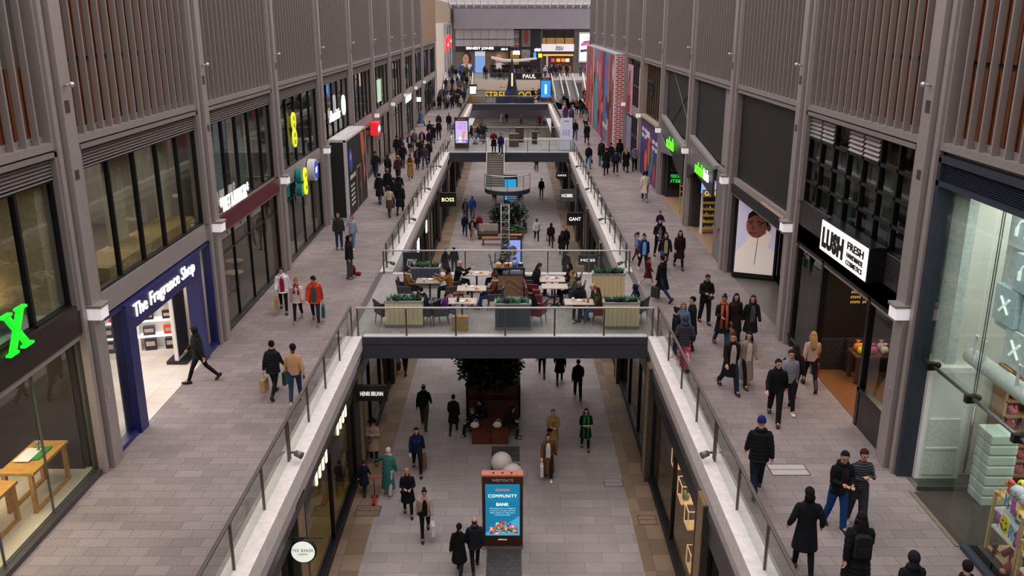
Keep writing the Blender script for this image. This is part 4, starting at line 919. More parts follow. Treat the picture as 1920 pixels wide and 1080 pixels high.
layer([(.28, .46), (.8, .44), (.86, .6), (.72, .66), (.42, .62), (.3, .55)], .012, E('dccab8', .3), 'collar')
layer(ov(.5, .72, .24, .16), .016, M('b0705a', .6), 'face')
layer([(.28, .66), (.62, .6), (.72, .62), (.72, .8), (.3, .8)], .017, M('b0705a', .6), 'jaw')
layer(ov(.78, .7, .05, .045), .018, M('99593f', .6), 'ear')
layer([(.28, .79), (.3, .86), (.42, .92), (.58, .93), (.72, .88), (.79, .8), (.77, .72), (.72, .72), (.7, .8), (.6, .85), (.42, .84)], .022, M('2a1a16', .8), 'hair')
layer([(.3, .765), (.42, .775), (.42, .76), (.3, .752)], .024, M('2a1a16'), 'eyebrow'); layer([(.5, .77), (.66, .76), (.66, .745), (.5, .755)], .024, M('2a1a16'), 'eyebrow')
layer(ov(.37, .735, .035, .009, 12), .024, M('241512'), 'eye'); layer(ov(.58, .73, .035, .009, 12), .024, M('241512'), 'eye')
layer([(.42, .73), (.36, .675), (.38, .66), (.47, .66)], .024, M('8c5038'), 'nose'); layer([(.34, .625), (.5, .63), (.5, .615), (.36, .61)], .024, M('7a3c34'), 'lips')
layer([(.55, .62), (.565, .62), (.52, .14), (.505, .14)], .02, M('6a5648'), 'zip')
g_ = thing('side_window', 'tall side window between portrait poster and column', 'window'); pane_grid(g_, 1, X + 1.6, 0, ya + .1, 33.3, .1, 3.4, 3, 1, BLACKG, G_SHOP, .06)
# D: grey service door, then kids' shoe shop
ya, yb = YK(2) + .47, YK(3) - .47
t = thing('kids_shoe_shopfront', "angular grey kids' shoe shop front with green lettering", 'shopfront')
surround(t, 1, X, 2, 4.0, 7.4)
DK = M('1b1817', .7, 0, 0, .15, 1.2)
box('dark_cladding', X + .15, X + .3, ya + .1, yb - .1, 4.1, 7.3, DK, t)
MB().box(X + .1, X + .15, ya + .1, ya + 1.6, 4.1, 7.3).build('grey_pier', STEEL, t)
box('metal_door', X - .02, X + .25, ya, 37.7, 0, 3.9, M('857c78', .5, .2), t, .01)
MB().box(X - .05, X - .02, 37.0, 37.03, 1.0, 1.5).box(X - .05, X - .02, 36.85, 36.88, 1.0, 1.5).build('door_pull', M('c8c4c0', .3, .8), t)
box('fire_switch', X - .07, X - .02, 36.6, 36.72, 1.35, 1.5, M('c03030'), t); box('green_switch', X - .07, X - .02, 37.5, 37.6, 1.4, 1.6, M('2a8a58'), t)
FG = [M('7d7a7c', .45, .2), M('5c5a5d', .45, .2), M('3a393c', .45, .2), M('29282a', .45, .2)]
tri = [[(37.8, 3.8), (43.4, 4.5), (43.4, 3.2)], [(37.8, 3.8), (43.4, 3.2), (41.0, 3.0)], [(37.8, 3.8), (41.0, 3.0), (37.8, 2.6)], [(41.8, 3.0), (43.4, 3.2), (43.4, 2.5)]]
for i, q in enumerate(tri): MB().prism([(X - .1 - .03 * i, y, z) for y, z in q], (.1, 0, 0)).build('facet', FG[i % 4], t)
MB().prism([(X - .15, y, z) for y, z in [(37.7, 4.0), (43.5, 4.62), (43.5, 4.45), (37.7, 3.85)]], (.25, 0, 0)).build('top_trim', M('9a938e', .5), t)
text('schuh', 1.7, .55, (X - .24, 41.2, 3.15), (0, -1, 0), (0, 0, 1), E('5af01c', 1.0), t, .03, 'sign_lettering', .03); text('kids', 1.1, .5, (X - .24, 39.3, 3.15), (0, -1, 0), (0, 0, 1), E('f2f4ee', .8), t, .03, 'sign_lettering', .03)
box('entrance_floor', X, X + 3, 37.7, 43.5, 0, .01, M('a98a72', .4, 0, 0, .05), t)
box('inner_wall', X + .3, X + 5, 43.3, 43.45, 0, 3.4, M('2e2a29', .7), t)
sc_ = thing('wall_screen', "blue and violet screen glowing inside the kids' shoe shop", 'screen', (X + 1.2, 43.15, 2.2))
box('bezel', -.75, .75, -.04, .05, -.5, .5, BLACKG, sc_); box('display', -.68, .68, -.05, -.04, -.43, .43, E('7a9ae8', .9), sc_); text('~xxxx xxxxx', .9, .14, (-.45, -.055, .05), (1, 0, 0), (0, 0, 1), E('c03aa0', .8), sc_, .005); text('~xxxxx xxx', .9, .14, (-.45, -.055, -.2), (1, 0, 0), (0, 0, 1), E('d89a2a', .8), sc_, .005)
ra = thing('offer_rack', 'white and yellow offers rack filled with shoes', 'rack', (X + .9, 42.2, .01))
for a in (-.5, .5): MB().prism([(a - .03, -.35, 0), (a - .03, .1, 0), (a - .03, .1, 1.9), (a - .03, 0, 1.9)], (.06, 0, 0)).build('side_frame', WHITE, ra)
for i in range(5): MB().box(-.5, .5, -.32 + i * .06, .1, .25 + i * .3, .29 + i * .3).box(-.5, .5, -.34 + i * .06, -.31 + i * .06, .22 + i * .3, .32 + i * .3, 1).build('shelf_board', [WHITE, M('e0b820', .5)], ra)
box('header', -.5, .5, -.02, .06, 1.75, 2.1, M('c9a62a', .5), ra); text('OFFER', .8, .22, (-.4, -.03, 1.82), (1, 0, 0), (0, 0, 1), E('f6f0e0', .5), ra, .01, 'lettering', .02)
shm = MB().tube([(0, -.13, .03), (0, 0, .035), (0, .1, .05)], [(.035, .03), (.04, .035), (.035, .05)], 8).mesh('trainer_shoe', True)
rs2 = random.Random(3)
for r in range(4):
    for c in range(6):
        me = shm.copy() if False else shm
        o = bpy.data.objects.new('trainer_shoe', me); COL.objects.link(o); o.location = (X + .9 - .4 + c * .16, 42.2 - .16 + r * .06, .3 + .01 + r * .3)
        if len(me.materials) == 0: me.materials.append(M('8a8682', .5))
        o.material_slots[0].link = 'OBJECT'; o.material_slots[0].material = M(['1d1c1e', 'e4e0da', '8c2a30', '3a5a8a'][(r + c * 3) % 4], .5)
        tag(o, 'small %s shoe on the offers rack, row %s from below, place %s from left' % (['black', 'white', 'red', 'blue'][(r + c * 3) % 4], ['one', 'two', 'three', 'four'][r], ['one', 'two', 'three', 'four', 'five', 'six'][c]), 'shoe', 'shoes on the offers rack')
lamp('shop_lamp', (X + 2, 41.5, 3.3), 90, 1.5, (1, .8, .62), (0, 0, 0), 3)
# E: shoe shop
ya, yb = YK(3) + .47, YK(4) - .47
t = thing('shoe_shopfront', 'shoe shop entrance with faceted grey canopy and green lettering', 'shopfront')
surround(t, 1, X, 3, 4.0, 7.4)
box('dark_cladding', X + .15, X + .3, ya + .1, yb - .1, 4.1, 7.3, DK, t)
cr_ = MB()
for (p, q) in (((ya + .1, 6.9), (yb - 1, 4.1)), ((ya + .1, 4.6), (yb - 2, 7.3))): cr_.tube([(X + .12, p[0], p[1]), (X + .12, q[0], q[1])], .025, 4)
cr_.build('seam_lines', M('6a625e'), t)
tri = [[(44.6, 3.5), (51.8, 4.6), (51.8, 3.6)], [(44.6, 3.5), (51.8, 3.6), (48, 2.9)], [(44.6, 3.5), (48, 2.9), (44.6, 1.9)], [(48, 2.9), (51.8, 3.6), (51.8, 2.6)]]
for i, q in enumerate(tri): MB().prism([(X - .1 - .03 * i, y, z) for y, z in q], (.1, 0, 0)).build('facet', FG[(i + 1) % 4], t)
MB().prism([(X - .15, y, z) for y, z in [(44.5, 3.75), (52, 4.75), (52, 4.55), (44.5, 3.55)]], (.25, 0, 0)).build('top_trim', M('9a938e', .5), t)
text('schuh', 2.2, .65, (X - .24, 49.2, 3.25), (0, -1, 0), (0, 0, 1), E('5af01c', 1.0), t, .03, 'sign_lettering', .03)
box('inner_wall', X + .2, X + 5, 51.2, 51.4, 0, 3.4, M('2a2624', .7), t); box('entrance_floor', X, X + 4, 44.6, 51.2, 0, .01, M('b08c70', .4, 0, 0, .05), t)
sc_ = thing('wall_screen', 'black screen with green sale lettering in shoe shop entrance', 'screen', (X + .95, 51.0, 1.9))
box('bezel', -.72, .72, -.03, .1, -1.25, 1.25, BLACKG, sc_)
for tx, z, h_, c in (('BUY SHOES', .85, .22, E('22d050', .9)), ('GET', .45, .3, M('3a3838')), ('£10', .05, .3, M('3a3838')), ('OFF', -.35, .3, M('3a3838')), ('YOUR SECOND', -.72, .2, E('22d050', .9)), ('ITEM*', -1.0, .2, E('22d050', .9))): text(tx, .9 if len(tx) > 4 else .65, h_, (-.55, -.035, z), (1, 0, 0), (0, 0, 1), c, sc_, .01, 'lettering', .02, .2)
ra = thing('ladder_rack', 'leaning timber ladder rack with green base by the shoe shop', 'rack', (X + .35, 46.6, .01))
for a in (-.2, .2): MB().tube([(a, -.2, 0), (a, .1, 2.0)], .025, 6).build('rail', M('c99a4a'), ra)
for i in range(6): MB().box(-.2, .2, -.2 + i * .05, .0 + i * .05, .25 + i * .3, .28 + i * .3).build('rung', M('5ac03a') if i < 3 else M('c99a4a'), ra)
lamp('shop_lamp', (X + 2, 47.5, 3.3), 120, 1.5, (1, .8, .62), (0, 0, 0), 4)
# F: purple hoarding, gold window
ya, yb = YK(4) + .47, YK(5) - .47
t = thing('purple_hoarding', 'purple advertising hoarding with orange and teal figures', 'hoarding')
box('board', X - .05, X + .1, ya, yb, 0, 3.5, M('4a2a72', .5, 0, 0, .05), t)
for (a, y, z, ry, rz_, c) in ((0, 56.6, 1.9, .5, .9, 'd8562a'), (0, 57.8, 1.0, .5, .8, 'e0722a'), (0, 55.2, 1.5, .4, .8, '1f8a7c'), (0, 55.9, .7, .35, .6, '2a7a9a'), (0, 54.2, .8, .35, .7, 'c03a3a'), (0, 56.2, 2.6, .25, .3, 'e08a4a')):
    MB().prism([(X - .06, y + ry * math.cos(q) * (1 + .2 * math.sin(3 * q)), z + rz_ * math.sin(q)) for q in [2 * PI * i / 20 for i in range(20)]], (-.01, 0, 0)).build('figure_shape', M(c, .6), t)
for (tx, y, z, w_, h_) in (('SAME YOUR', 59.9, 2.9, 2.2, .3), ('FAVOURITE', 59.9, 2.5, 2.2, .3), ('SAME YOUR', 55.4, 2.6, 2.2, .3), ('FAVOURITE', 55.4, 2.2, 2.2, .3)): text('~xxxx xxxx', w_, h_, (X - .06, y, z), (0, -1, 0), (0, 0, 1), M('e4dcee'), t, .01)
box('white_tag', X - .065, X - .05, 56.6, 57.9, 2.7, 3.1, WHITE, t)
box('black_strip', X - .1, X + .1, ya, yb, 3.5, 3.75, BLACK, t); box('ledge', X - .12, X + .3, ya, yb, 3.75, 3.95, M('b9a890', .5), t)
u = thing('gold_window', 'gold-lit upper window with dark vertical bars above the purple hoarding', 'window'); surround(u, 1, X, 4, 3.98, 7.4)
for i in range(8): box('bar', X + .1, X + .2, ya + .3 + i * .9, ya + .42 + i * .9, 4, 7.3, M('2a2320'), u)
box('lit_back', X + 1.2, X + 1.3, ya, yb, 3.95, 7.3, E('c9a468', .55), u)
text('TED', 2.2, .9, (X + .05, 58.6, 5.4), (0, -1, 0), (0, 0, 1), BLACK, u, .06, 'lettering', .03)
# G: pink posters and dark grid
ya, yb = YK(5) + .47, YK(6) - .47
t = thing('pink_poster_bay', 'bay of tall pink and lilac posters beside a dark mullioned window', 'shopfront')
surround(t, 1, X, 5, 0, 7.4)
box('poster', X - .02, X + .05, 66.0, yb, 3.2, 6.8, M('c79aa0', .6, 0, 0, .2, .8), t); box('poster', X - .02, X + .05, 66.0, yb, 0, 3.0, M('8a86a4', .6, 0, 0, .2, 1), t)
box('poster', X - .02, X + .05, ya, 62.6, .2, 6.8, M('cfa8a0', .6, 0, 0, .35, .9), t)
pane_grid(t, 1, X, .05, 62.7, 65.9, .1, 7.2, 3, 4, M('3c3038'), G_SHOP, .12)
MB().tube([(X - .04, 67.4, 3.4), (X - .04, 67.2, 4.6), (X - .04, 67.5, 5.6), (X - .04, 67.3, 6.4)], [.3, .22, .12, .06], 8).build('figure_shape', M('a04a52', .6), t)
# mural box
t = thing('mural_box', 'tall hoarding box with colourful mural and red printed brick end', 'hoarding')
bx0, by0, by1, bz = 7.92, 69.7, 96.0, 7.5
box('body', bx0, X - .22, by0, by1, 0, bz - .08, M('cfc6c2', .6), t)
RB = brick_mat('printed_red_brick', 'b3282c', 'a82226', 'e8dcd8', .52, .155, 'X', .03, .6)
box('brick_print', bx0 + .06, X - .04, by0 - .02, by0, .05, bz - .15, RB, t)
box('top_sheet', bx0 - .02, X - .21, by0 - .02, by1, bz - .08, bz, M('aab2b8', .6, 0, 0, .08, 2), t)
box('corner_trim', bx0 - .03, bx0 + .07, by0 - .03, by0 + .1, 0, bz, WHITE, t)
mur = [('8f3a44', 3.4), ('d05a48', 1.0), ('2f7fa8', 2.2), ('6a3a7a', 1.6), ('2a2432', 1.0), ('c23a3a', 2.2), ('b43a86', 1.8), ('3a9aa8', 2.6), ('8a6a4a', 1.6), ('d8a8b4', 1.0), ('b8485c', 2.6), ('5a6a4a', 1.8), ('c2303a', 3.4)]
y = by0 + .1
rm = random.Random(8)
for i, (c, w_) in enumerate(mur):
    y2 = min(by1, y + w_)
    MB().prism([(bx0 - .005, y, 0), (bx0 - .005, y2 + .3, 0), (bx0 - .005, y2, bz * .5), (bx0 - .005, y2 + .2, bz - .1), (bx0 - .005, y, bz - .1)], (-.01 - .001 * i, 0, 0)).build('mural_stripe', M(c, .6, 0, 0, .25, .7), t)
    for j in range(2):
        cy, cz = rm.uniform(y, y2), rm.uniform(1.0, 6.3)
        MB().prism([(bx0 - .03 - .002 * i, cy + .5 * math.cos(q), cz + rm.uniform(.5, 1.1) * math.sin(q)) for q in [2 * PI * v / 14 for v in range(14)]], (-.004, 0, 0)).build('mural_shape', M(rm.choice(['d9c8c4', '2a2430', 'c84a3a', '3a8ab0', 'b8589a', 'e0a08a', 'a8704a']), .6), t)
    y = y2
text('~xxx xxx xxx', 3.6, .5, (bx0 - .06, by0 + 7.5, 1.2), (0, -1, 0), (0, 0, 1), M('e8dcd8'), t, .01)
# ------------------------------------------------------------------ lower street shops
LXL, LXR = -5.18, 4.62
BRK = brick_mat('buff_brick', 'a88664', '94744f', '83705c', .22, .075, 'YZ', .008)
lowL = ['by the round white sign', 'under the lit-bar fascia', 'just past the cafe bridge', 'third beyond the near planter', 'beside the lit window', 'near the black projecting sign', 'across from the stairs', 'under the staircase bridge', 'far shaded', 'farther shaded', 'last shaded']
def pier(s, X, k, lab):
    y = YK(k); t = thing('brick_pier', lab, 'pillar', (X, y, ZL), 0, 'buff brick piers of the lower street')
    MB().box(-s * .12, s * .28, -.34, .34, 0, 4.1).build('brick_shaft', BRK, t); MB().box(-s * .14, s * .28, .34, .42, 0, 4.1).box(-s * .14, s * .28, -.42, -.34, 0, 4.1).build('steel_jamb', M('55504c', .4, .4), t)
def low_front(s, X, k, lab, n=3, fasc='1c1b1d', door=True):
    ya, yb = YK(k) + .42, YK(k + 1) - .42
    t = thing('lower_shopfront', lab, 'shopfront')
    box('fascia', P(s, X, -.02), P(s, X, .3), ya, yb, -1.75, -1.05, M(fasc, .4, .1), t)
    box('base', P(s, X, 0), P(s, X, .25), ya, yb, ZL, ZL + .25, BLACK, t)
    pane_grid(t, s, X, .08, ya, yb, ZL + .25, -1.75, n, 1, DARKF, G_SHOP, .09)
    return t
for s, X, nm in ((-1, LXL, 'left'), (1, LXR, 'right')):
    for k in range(-1, 9):
        pier(s, X, k, 'buff brick pier on the %s of the lower street, %s' % (nm, ['nearest the camera', 'second from the camera', 'at the cafe bridge', 'just beyond the cafe bridge', 'fifth from the camera', 'sixth from the camera', 'seventh from the camera', 'by the staircase bridge', 'ninth from the camera', 'farthest'][k + 1]))
    for k in range(-1, 9):
        t = low_front(s, X, k, 'dark glazed lower shop front, %s side, %s' % (nm, lowL[k + 1]), 3 if k != 0 else 2, '1c1b1d' if (k + (s > 0)) % 3 else '3a3634')
        lamp('lower_shop_lamp', (P(s, X, 2.2), YK(k) + 4.2, -1.3), 30 if s < 0 else 14, 1.5, (1, .78, .5), (0, 0, 0), 4)
        if k == 0 and s < 0:
            for g_, off in ((5, 0), (5, 3.1)):
                for i in range(4): box('lit_bar', X + .025, X + .06, 20.6 + off * .95 + i * .42 + .0, 20.72 + off * .95 + i * .42, -1.72, -1.12, E('ffe6b4', 1.6), t)
# wooden floor and round mirrors in left window
o = box('shop_floorboards', LXL - 3.9, LXL - .2, 19, 26.6, ZL + .01, ZL + .03, wood_mat('yellow_oak', 'a8842f', 'c4a040', 4, (2, 8, 1), .4)); tag(o, 'yellow oak floorboards inside the left lower shop window', 'floorboards')
o = box('entrance_recess', LXL - 1.4, LXL - 1.3, 22, 25, ZL + .03, -1.8, M('171517', .5)); tag(o, 'black panel inside the lower left shop with golden poster', 'partition')
for i, (y, z) in enumerate(((20.0, -2.6), (20.4, -3.9), (25.9, -2.9), (26.0, -4.0))):
    o = MB().tube([(LXL - .35, y, z), (LXL - .3, y, z)], .42, 24).build('hanging_disc', M('8a6f52', .5), None, True); tag(o, 'round bronze disc hanging in the left lower window, %s' % ['near upper', 'near lower', 'far upper', 'far lower'][i], 'disc', 'discs in the left lower window')
# hanging lit shelves in right window
def hang_shelf(y, z, lab, w_=.5):
    t = thing('hanging_shelf', lab, 'shelf', (LXR + .36, y, z), 0, 'brass hanging shelves in the right lower window')
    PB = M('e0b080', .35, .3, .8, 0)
    f = MB()
    for a in (-.18, .18):
        for b in (-w_ / 2, w_ / 2): f.box(a - .012, a + .012, b - .012, b + .012, 0, .55)
        f.box(a - .012, a + .012, -w_ / 2, w_ / 2, .54, .56)
    for b in (-w_ / 2, w_ / 2): f.box(-.18, .18, b - .012, b + .012, .54, .56)
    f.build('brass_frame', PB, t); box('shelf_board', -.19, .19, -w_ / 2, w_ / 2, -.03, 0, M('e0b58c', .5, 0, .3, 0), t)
    MB().tube([(0, 0, .56), (0, 0, 3.7 - 5 - z + .0 if z < -5 else .9)], .006, 4).build('hanger', DARKF, t)
    return t
hang_shelf(23.6, -2.75, 'lit brass shelf hanging farthest in the right lower window', .4)
hang_shelf(22.4, -3.15, 'lit brass shelf with food on it in the right lower window', .6)
hang_shelf(21.35, -3.35, 'lit brass shelf hanging third in the right lower window', .5)
hang_shelf(20.75, -4.3, 'lit brass shelf hanging lowest in the right lower window', .5)
o = MB().ell((LXR + .36, 22.4, -3.07), (.11, .16, .09), 10, 7).ell((LXR + .36, 22.55, -3.05), (.06, .06, .1), 8, 6, 1).build('food_display', [M('5a7a34', .6, 0, 0, .3, 20), M('d8a030')], None, True); tag(o, 'green and yellow food model on the hanging shelf', 'food')
lamp('shelf_lamp', (LXR + .8, 22, -1.9), 30, .6, (1, .75, .5), (0, 0, 0), 3)
# projecting signs on the lower street
def low_sign(s, X, y, z, w_, h, lab, body, tx, fg, th=.12, dist=.25):
    t = thing('projecting_sign', lab, 'sign', (X - s * .1, y, z), 0)
    x0, x1 = (-s * dist, -s * (dist + w_)); x0, x1 = min(x0, x1), max(x0, x1)
    box('sign_box', x0, x1, 0, th, -h / 2, h / 2, body, t, .01); box('bracket', min(0, x0), max(0, x0) if x0 > 0 else max(x1, 0), .03, .07, h / 2 - .05, h / 2, DARKF, t)
    if tx: text(tx, w_ * .74, h * .26, (x0 + w_ * .13, -.012, -h * .13), (1, 0, 0), (0, 0, 1), fg, t, .01)
    return t
low_sign(-1, LXL, 26.35, -1.62, 1.0, .55, 'black projecting sign with white letters by the second left brick pier', BLACK, 'HENRI BRUNN', E('e8e4e0', .8), dist=.02)
low_sign(-1, LXL, 58.0, -1.5, 1.1, .95, 'black square sign with yellow letters, left of the lower street', BLACK, 'BOSS', E('f0e6a0', 1.2))
low_sign(1, LXR, 42.5, -1.5, .95, .5, 'dark grey white-lettered sign nearest on the right of the lower street', M('34343a'), 'MOSS', E('f4f2ee', 1.0))
low_sign(1, LXR, 52.0, -1.5, .95, .8, 'square black sign, second projecting sign on the right of the lower street', BLACK, 'GANT', E('f4f2ee', 1.0))
low_sign(1, LXR, 59.4, -1.5, 1.0, .85, 'pale grey sign, third projecting sign on the right of the lower street', M('5a5a5c'), 'HOBBS', E('f4f2ee', .9))
low_sign(1, LXR, 67.0, -1.4, .9, .45, 'small black sign under the staircase bridge, right', BLACK, 'CASTLE', E('f4f2ee', .9))
t = thing('round_sign', 'round white lit sign hanging lower left', 'sign', (-4.72, 17.3, -1.5))
MB().tube([(0, .06, 0), (0, -.02, 0)], .3, 32).build('rim', BLACK, t, True); MB().tube([(0, -.02, 0), (0, -.035, 0)], .265, 32).build('lit_disc', E('eef4e4', .5), t)
text('TED BAKER', .48, .07, (-.24, -.05, .02), (1, 0, 0), (0, 0, 1), BLACK, t, .005, 'lettering', 0, 0, 1.3); text('LONDON', .22, .035, (-.11, -.05, -.06), (1, 0, 0), (0, 0, 1), BLACK, t, .005)
MB().tube([(-.5, .02, .34), (.45, .02, .34)], .018, 6).tube([(0, .02, .3), (0, .02, .34)], .018, 6).build('hanging_bar', BLACK, t)
for i, (y, z) in enumerate(((46.5, -1.9), (51.5, -1.9), (38.6, -2.3))):
    o = box('lit_letter_panel', LXL + .0, LXL + .05, y, y + .9, z - .35, z + .35, E('f4f0ea', 1.1)); tag(o, 'small white lit logo on the left lower fascia, %s' % ['fourth bay', 'fifth bay', 'just beyond the cafe bridge'][i], 'sign', 'lit logos on the left lower fascias')
o = box('green_lit_panel', LXR + .15, LXR + .2, 37.8, 39, -3.3, -1.9, E('b8e8d4', .9)); tag(o, 'mint green lit panel in the right lower window near the nearest grey sign', 'display')
o = box('wall_light_strip', LXL - .1, LXL - .02, 61, 61.3, -3.6, -2.0, E('ffb44a', 3)); tag(o, 'golden vertical wall light on the left of the lower street', 'lamp')
# ------------------------------------------------------------------ digital totems
COR = M('5a2f22', .55, .1, 0, .1, 4)
def totem(x, y, z, w_, h, lab, face, top='c8735a', draw=None, th=.28, bodym=None, hd='WESTGATE'):
    t = thing('digital_totem', lab, 'sign', (x, y, z))
    bm_ = bodym or M('4a2a1a', .5, .1, 0, .1, 5)
    box('body', -w_ / 2, w_ / 2, 0, th, .1, h, bm_, t, .01); box('plinth', -w_ / 2, w_ / 2, .0, th + .02, 0, .12, M('8a827c', .5, .3), t)
    box('cap', -w_ / 2 - .01, w_ / 2 + .01, -.01, th + .01, h, h + .06, M(top, .5), t, .01)
    if hd: text(hd, w_ * .52, h * .032, (-w_ * .26, -.012, h * .94), (1, 0, 0), (0, 0, 1), M('e8d8cc', .5), t, .006)
    box('screen', -w_ * .42, w_ * .42, -.012, 0, h * .2, h * .9, face, t)
    if draw: draw(t, w_, h)
    return t
def d1(t, w_, h):
    S = M('2a93b8', .5, 0, .5, 0)
    MB().prism([(-w_ * .42, -.014, h * .2), (w_ * .42, -.014, h * .2), (w_ * .42, -.014, h * .47), (w_ * .1, -.014, h * .36), (-w_ * .42, -.014, h * .24)], (0, -.002, 0)).build('artwork', E('3ba6cc', .55), t)
    box('white_box', -w_ * .17, w_ * .17, -.017, -.014, h * .81, h * .84, WHITE, t)
    text('COMMUNITY', w_ * .7, h * .042, (-w_ * .35, -.02, h * .725), (1, 0, 0), (0, 0, 1), E('f4fafc', .8), t, .004, 'lettering', 0, 0, 1.15)
    text('COLLECTION', w_ * .7, h * .042, (-w_ * .35, -.02, h * .665), (1, 0, 0), (0, 0, 1), E('1f86ac', .5), t, .004, 'lettering', .02)
    text('BANK', w_ * .3, h * .042, (-w_ * .15, -.02, h * .61), (1, 0, 0), (0, 0, 1), E('f4fafc', .8), t, .004, 'lettering', .02)
    for i, tx in enumerate(('Donate food or hygiene', 'products at our guest services', 'desk today to help your', 'community')): text(tx, w_ * (.62 - .08 * (i == 3) * 3), h * .018, (-w_ * (.31 - .12 * (i == 3)), -.02, h * (.565 - .03 * i)), (1, 0, 0), (0, 0, 1), E('bfe4ee', .6), t, .003)
    cs = ['c83a2a', 'e0a02a', '2a4a8a', 'd86a9a', 'e8e0d0', '3a8a4a', 'd8622a', '6a2a6a']; r = random.Random(4); m = MB()
    for i in range(80):
        u = -.33 + .66 * r.random(); v = .22 + (.17 * (1 - abs(u) * 1.4)) * r.random(); ww = r.uniform(.03, .08); hh = r.uniform(.02, .035)
        m.box(u * w_, (u + ww) * w_, -.018 - .001 * (i % 5), -.016, v * h, (v + hh) * h, i % 8)
    m.build('groceries_picture', [E(c, .45) for c in cs], t)
    text('JCDecaux', w_ * .22, h * .02, (-w_ * .11, -.012, h * .13), (1, 0, 0), (0, 0, 1), E('f4e8c0', .8), t, .004)
    for i in (-1, 0, 1): MB().ell((i * w_ * .22, .1, h + .07), .03, 8, 6).build('cap_bolt', BLACK, t)
totem(-.275, 22.67, ZL, 1.19, 2.4, 'brown totem with blue charity appeal screen, nearest on lower street', E('16799f', .5), draw=d1)
def d2(t, w_, h):
    text('A COLD', w_ * .66, h * .06, (-w_ * .33, -.02, h * .8), (1, 0, 0), (0, 0, 1), E('b02a4a', .6), t, .004, 'lettering', .04)
    for i in range(3): text('~xx xxxxxx xxx', w_ * .66, h * .035, (-w_ * .33, -.02, h * (.74 - .05 * i)), (1, 0, 0), (0, 0, 1), E('c04a7a', .6), t, .004, 'lettering', .02)
    MB().prism([(-.1, -.016, h * .3), (.1, -.016, h * .25), (.35, -.016, h * .55), (.15, -.016, h * .62)], (0, -.003, 0)).build('artwork', E('d8846a', .6), t); MB().prism([(-.3, -.02, h * .24), (0, -.02, h * .22), (.05, -.02, h * .36), (-.15, -.02, h * .42)], (0, -.003, 0)).build('artwork', E('e8e4f0', .7), t)
totem(-4.05, 71.2, 0, 1.15, 2.5, 'brown totem with lilac health notice on the staircase bridge', E('a8a4e0', .75), draw=d2, top='6a4a3a')
def d3(t, w_, h):
    MB().prism([(w_ * .2 * math.cos(q), -.016, h * .5 + h * .13 * math.sin(q)) for q in [2 * PI * i / 20 for i in range(20)]], (0, -.003, 0)).build('artwork', E('e8f0f4', .7), t); MB().prism([(-.1 + w_ * .18 * math.cos(q), -.022, h * .4 + h * .07 * math.sin(q)) for q in [2 * PI * i / 20 for i in range(20)]], (0, -.003, 0)).build('artwork', E('c8704a', .6), t)
totem(-.12, 73.0, ZL, 1.15, 2.5, 'totem with bright blue screen behind the stairs on lower street', E('2a98d0', .8), draw=d3, top='6a4a3a')
def d4(t, w_, h):
    MB().prism([(w_ * .05 + w_ * .2 * math.cos(q), -.016, h * .66 + h * .12 * math.sin(q)) for q in [2 * PI * i / 20 for i in range(20)]], (0, -.003, 0)).prism([(-w_ * .3, -.016, h * .25), (w_ * .35, -.016, h * .25), (w_ * .2, -.016, h * .52), (-w_ * .1, -.016, h * .52)], (0, -.003, 0)).build('artwork', E('5a4a48', .3), t)
totem(.0, 51.0, ZL, 1.2, 2.7, 'red-capped totem with blue portrait screen behind the lattice tower', E('7f9ae0', .6), draw=d4, top='b85a42')
def d5(t, w_, h): MB().prism([(-w_ * .1, -.016, h * .35), (w_ * .1, -.016, h * .35), (w_ * .1, -.016, h * .72), (0, -.016, h * .77), (-w_ * .1, -.016, h * .72)], (0, -.003, 0)).build('artwork', E('b8d4f4', .9), t)
totem(4.25, 113.2, 0, 1.4, 3.0, 'bright blue totem with pale figure on the farthest bridge', E('1f7ae0', .9), draw=d5, top='8a2a2a')
totem(-5.0, 115.6, 0, 1.0, 2.0, 'small totem with white poster beyond the farthest bridge, left', E('dfe8e0', .8), top='4a2a1a', hd=None)
t = thing('info_panel', 'freestanding white map panel at right end of the staircase bridge', 'sign', (4.35, 71.0, 0)); box('panel', -.48, .48, 0, .12, 0, 2.5, M('c8cade', .4, 0, .15, 0), t, .01); text('~xxxxx', .4, .12, (-.2, -.01, 2.2), (1, 0, 0), (0, 0, 1), M('a03a3a'), t, .005)
for i in range(4): text('~xxxx xxx xxxx', .6, .05, (-.3, -.01, 1.5 - .12 * i), (1, 0, 0), (0, 0, 1), M('4a4a5a'), t, .004)
# ------------------------------------------------------------------ stone balls, planter bench with tree
BALL = M('cfc5be', .6, 0, 0, .06, 3)
for i, (x, y, r, lab) in enumerate(((-.36, 27.35, .37, 'pale stone sphere, upper left of the cluster behind the blue totem'), (.02, 26.55, .36, 'pale stone sphere, right of the cluster behind the blue totem'), (-.4, 25.75, .36, 'pale stone sphere half hidden directly behind the blue totem'))):
    o = MB().ell((0, 0, r * .97), r, 28, 18).build('stone_sphere', BALL, None, True, loc=(x, y, ZL)); tag(o, lab, 'sphere', 'stone spheres')
RUST = M('5a2817', .7, .1, 0, .2, 5)
def tree_leaves(cx, cy, cz, rx, ry, rz, n, seed, size=.16):
    r = random.Random(seed); m = MB()
    for i in range(n):
        while True:
            p = Vector((r.uniform(-1, 1), r.uniform(-1, 1), r.uniform(-1, 1)))
            if .25 < p.length < 1: break
        k = r.uniform(.75, 1.12) if p.length > .7 else 1
        c = Vector((cx + p.x * rx * k, cy + p.y * ry * k, cz + p.z * rz * k)); a = Vector((r.uniform(-1, 1), r.uniform(-1, 1), r.uniform(-.7, .3))).normalized(); b = a.cross(Vector((r.uniform(-1, 1), r.uniform(-1, 1), 1))).normalized()
        l = size * r.uniform(.7, 1.3); m.poly([c - a * l * .5, c + b * l * .28, c + a * l * .6, c - b * l * .28])
    return m
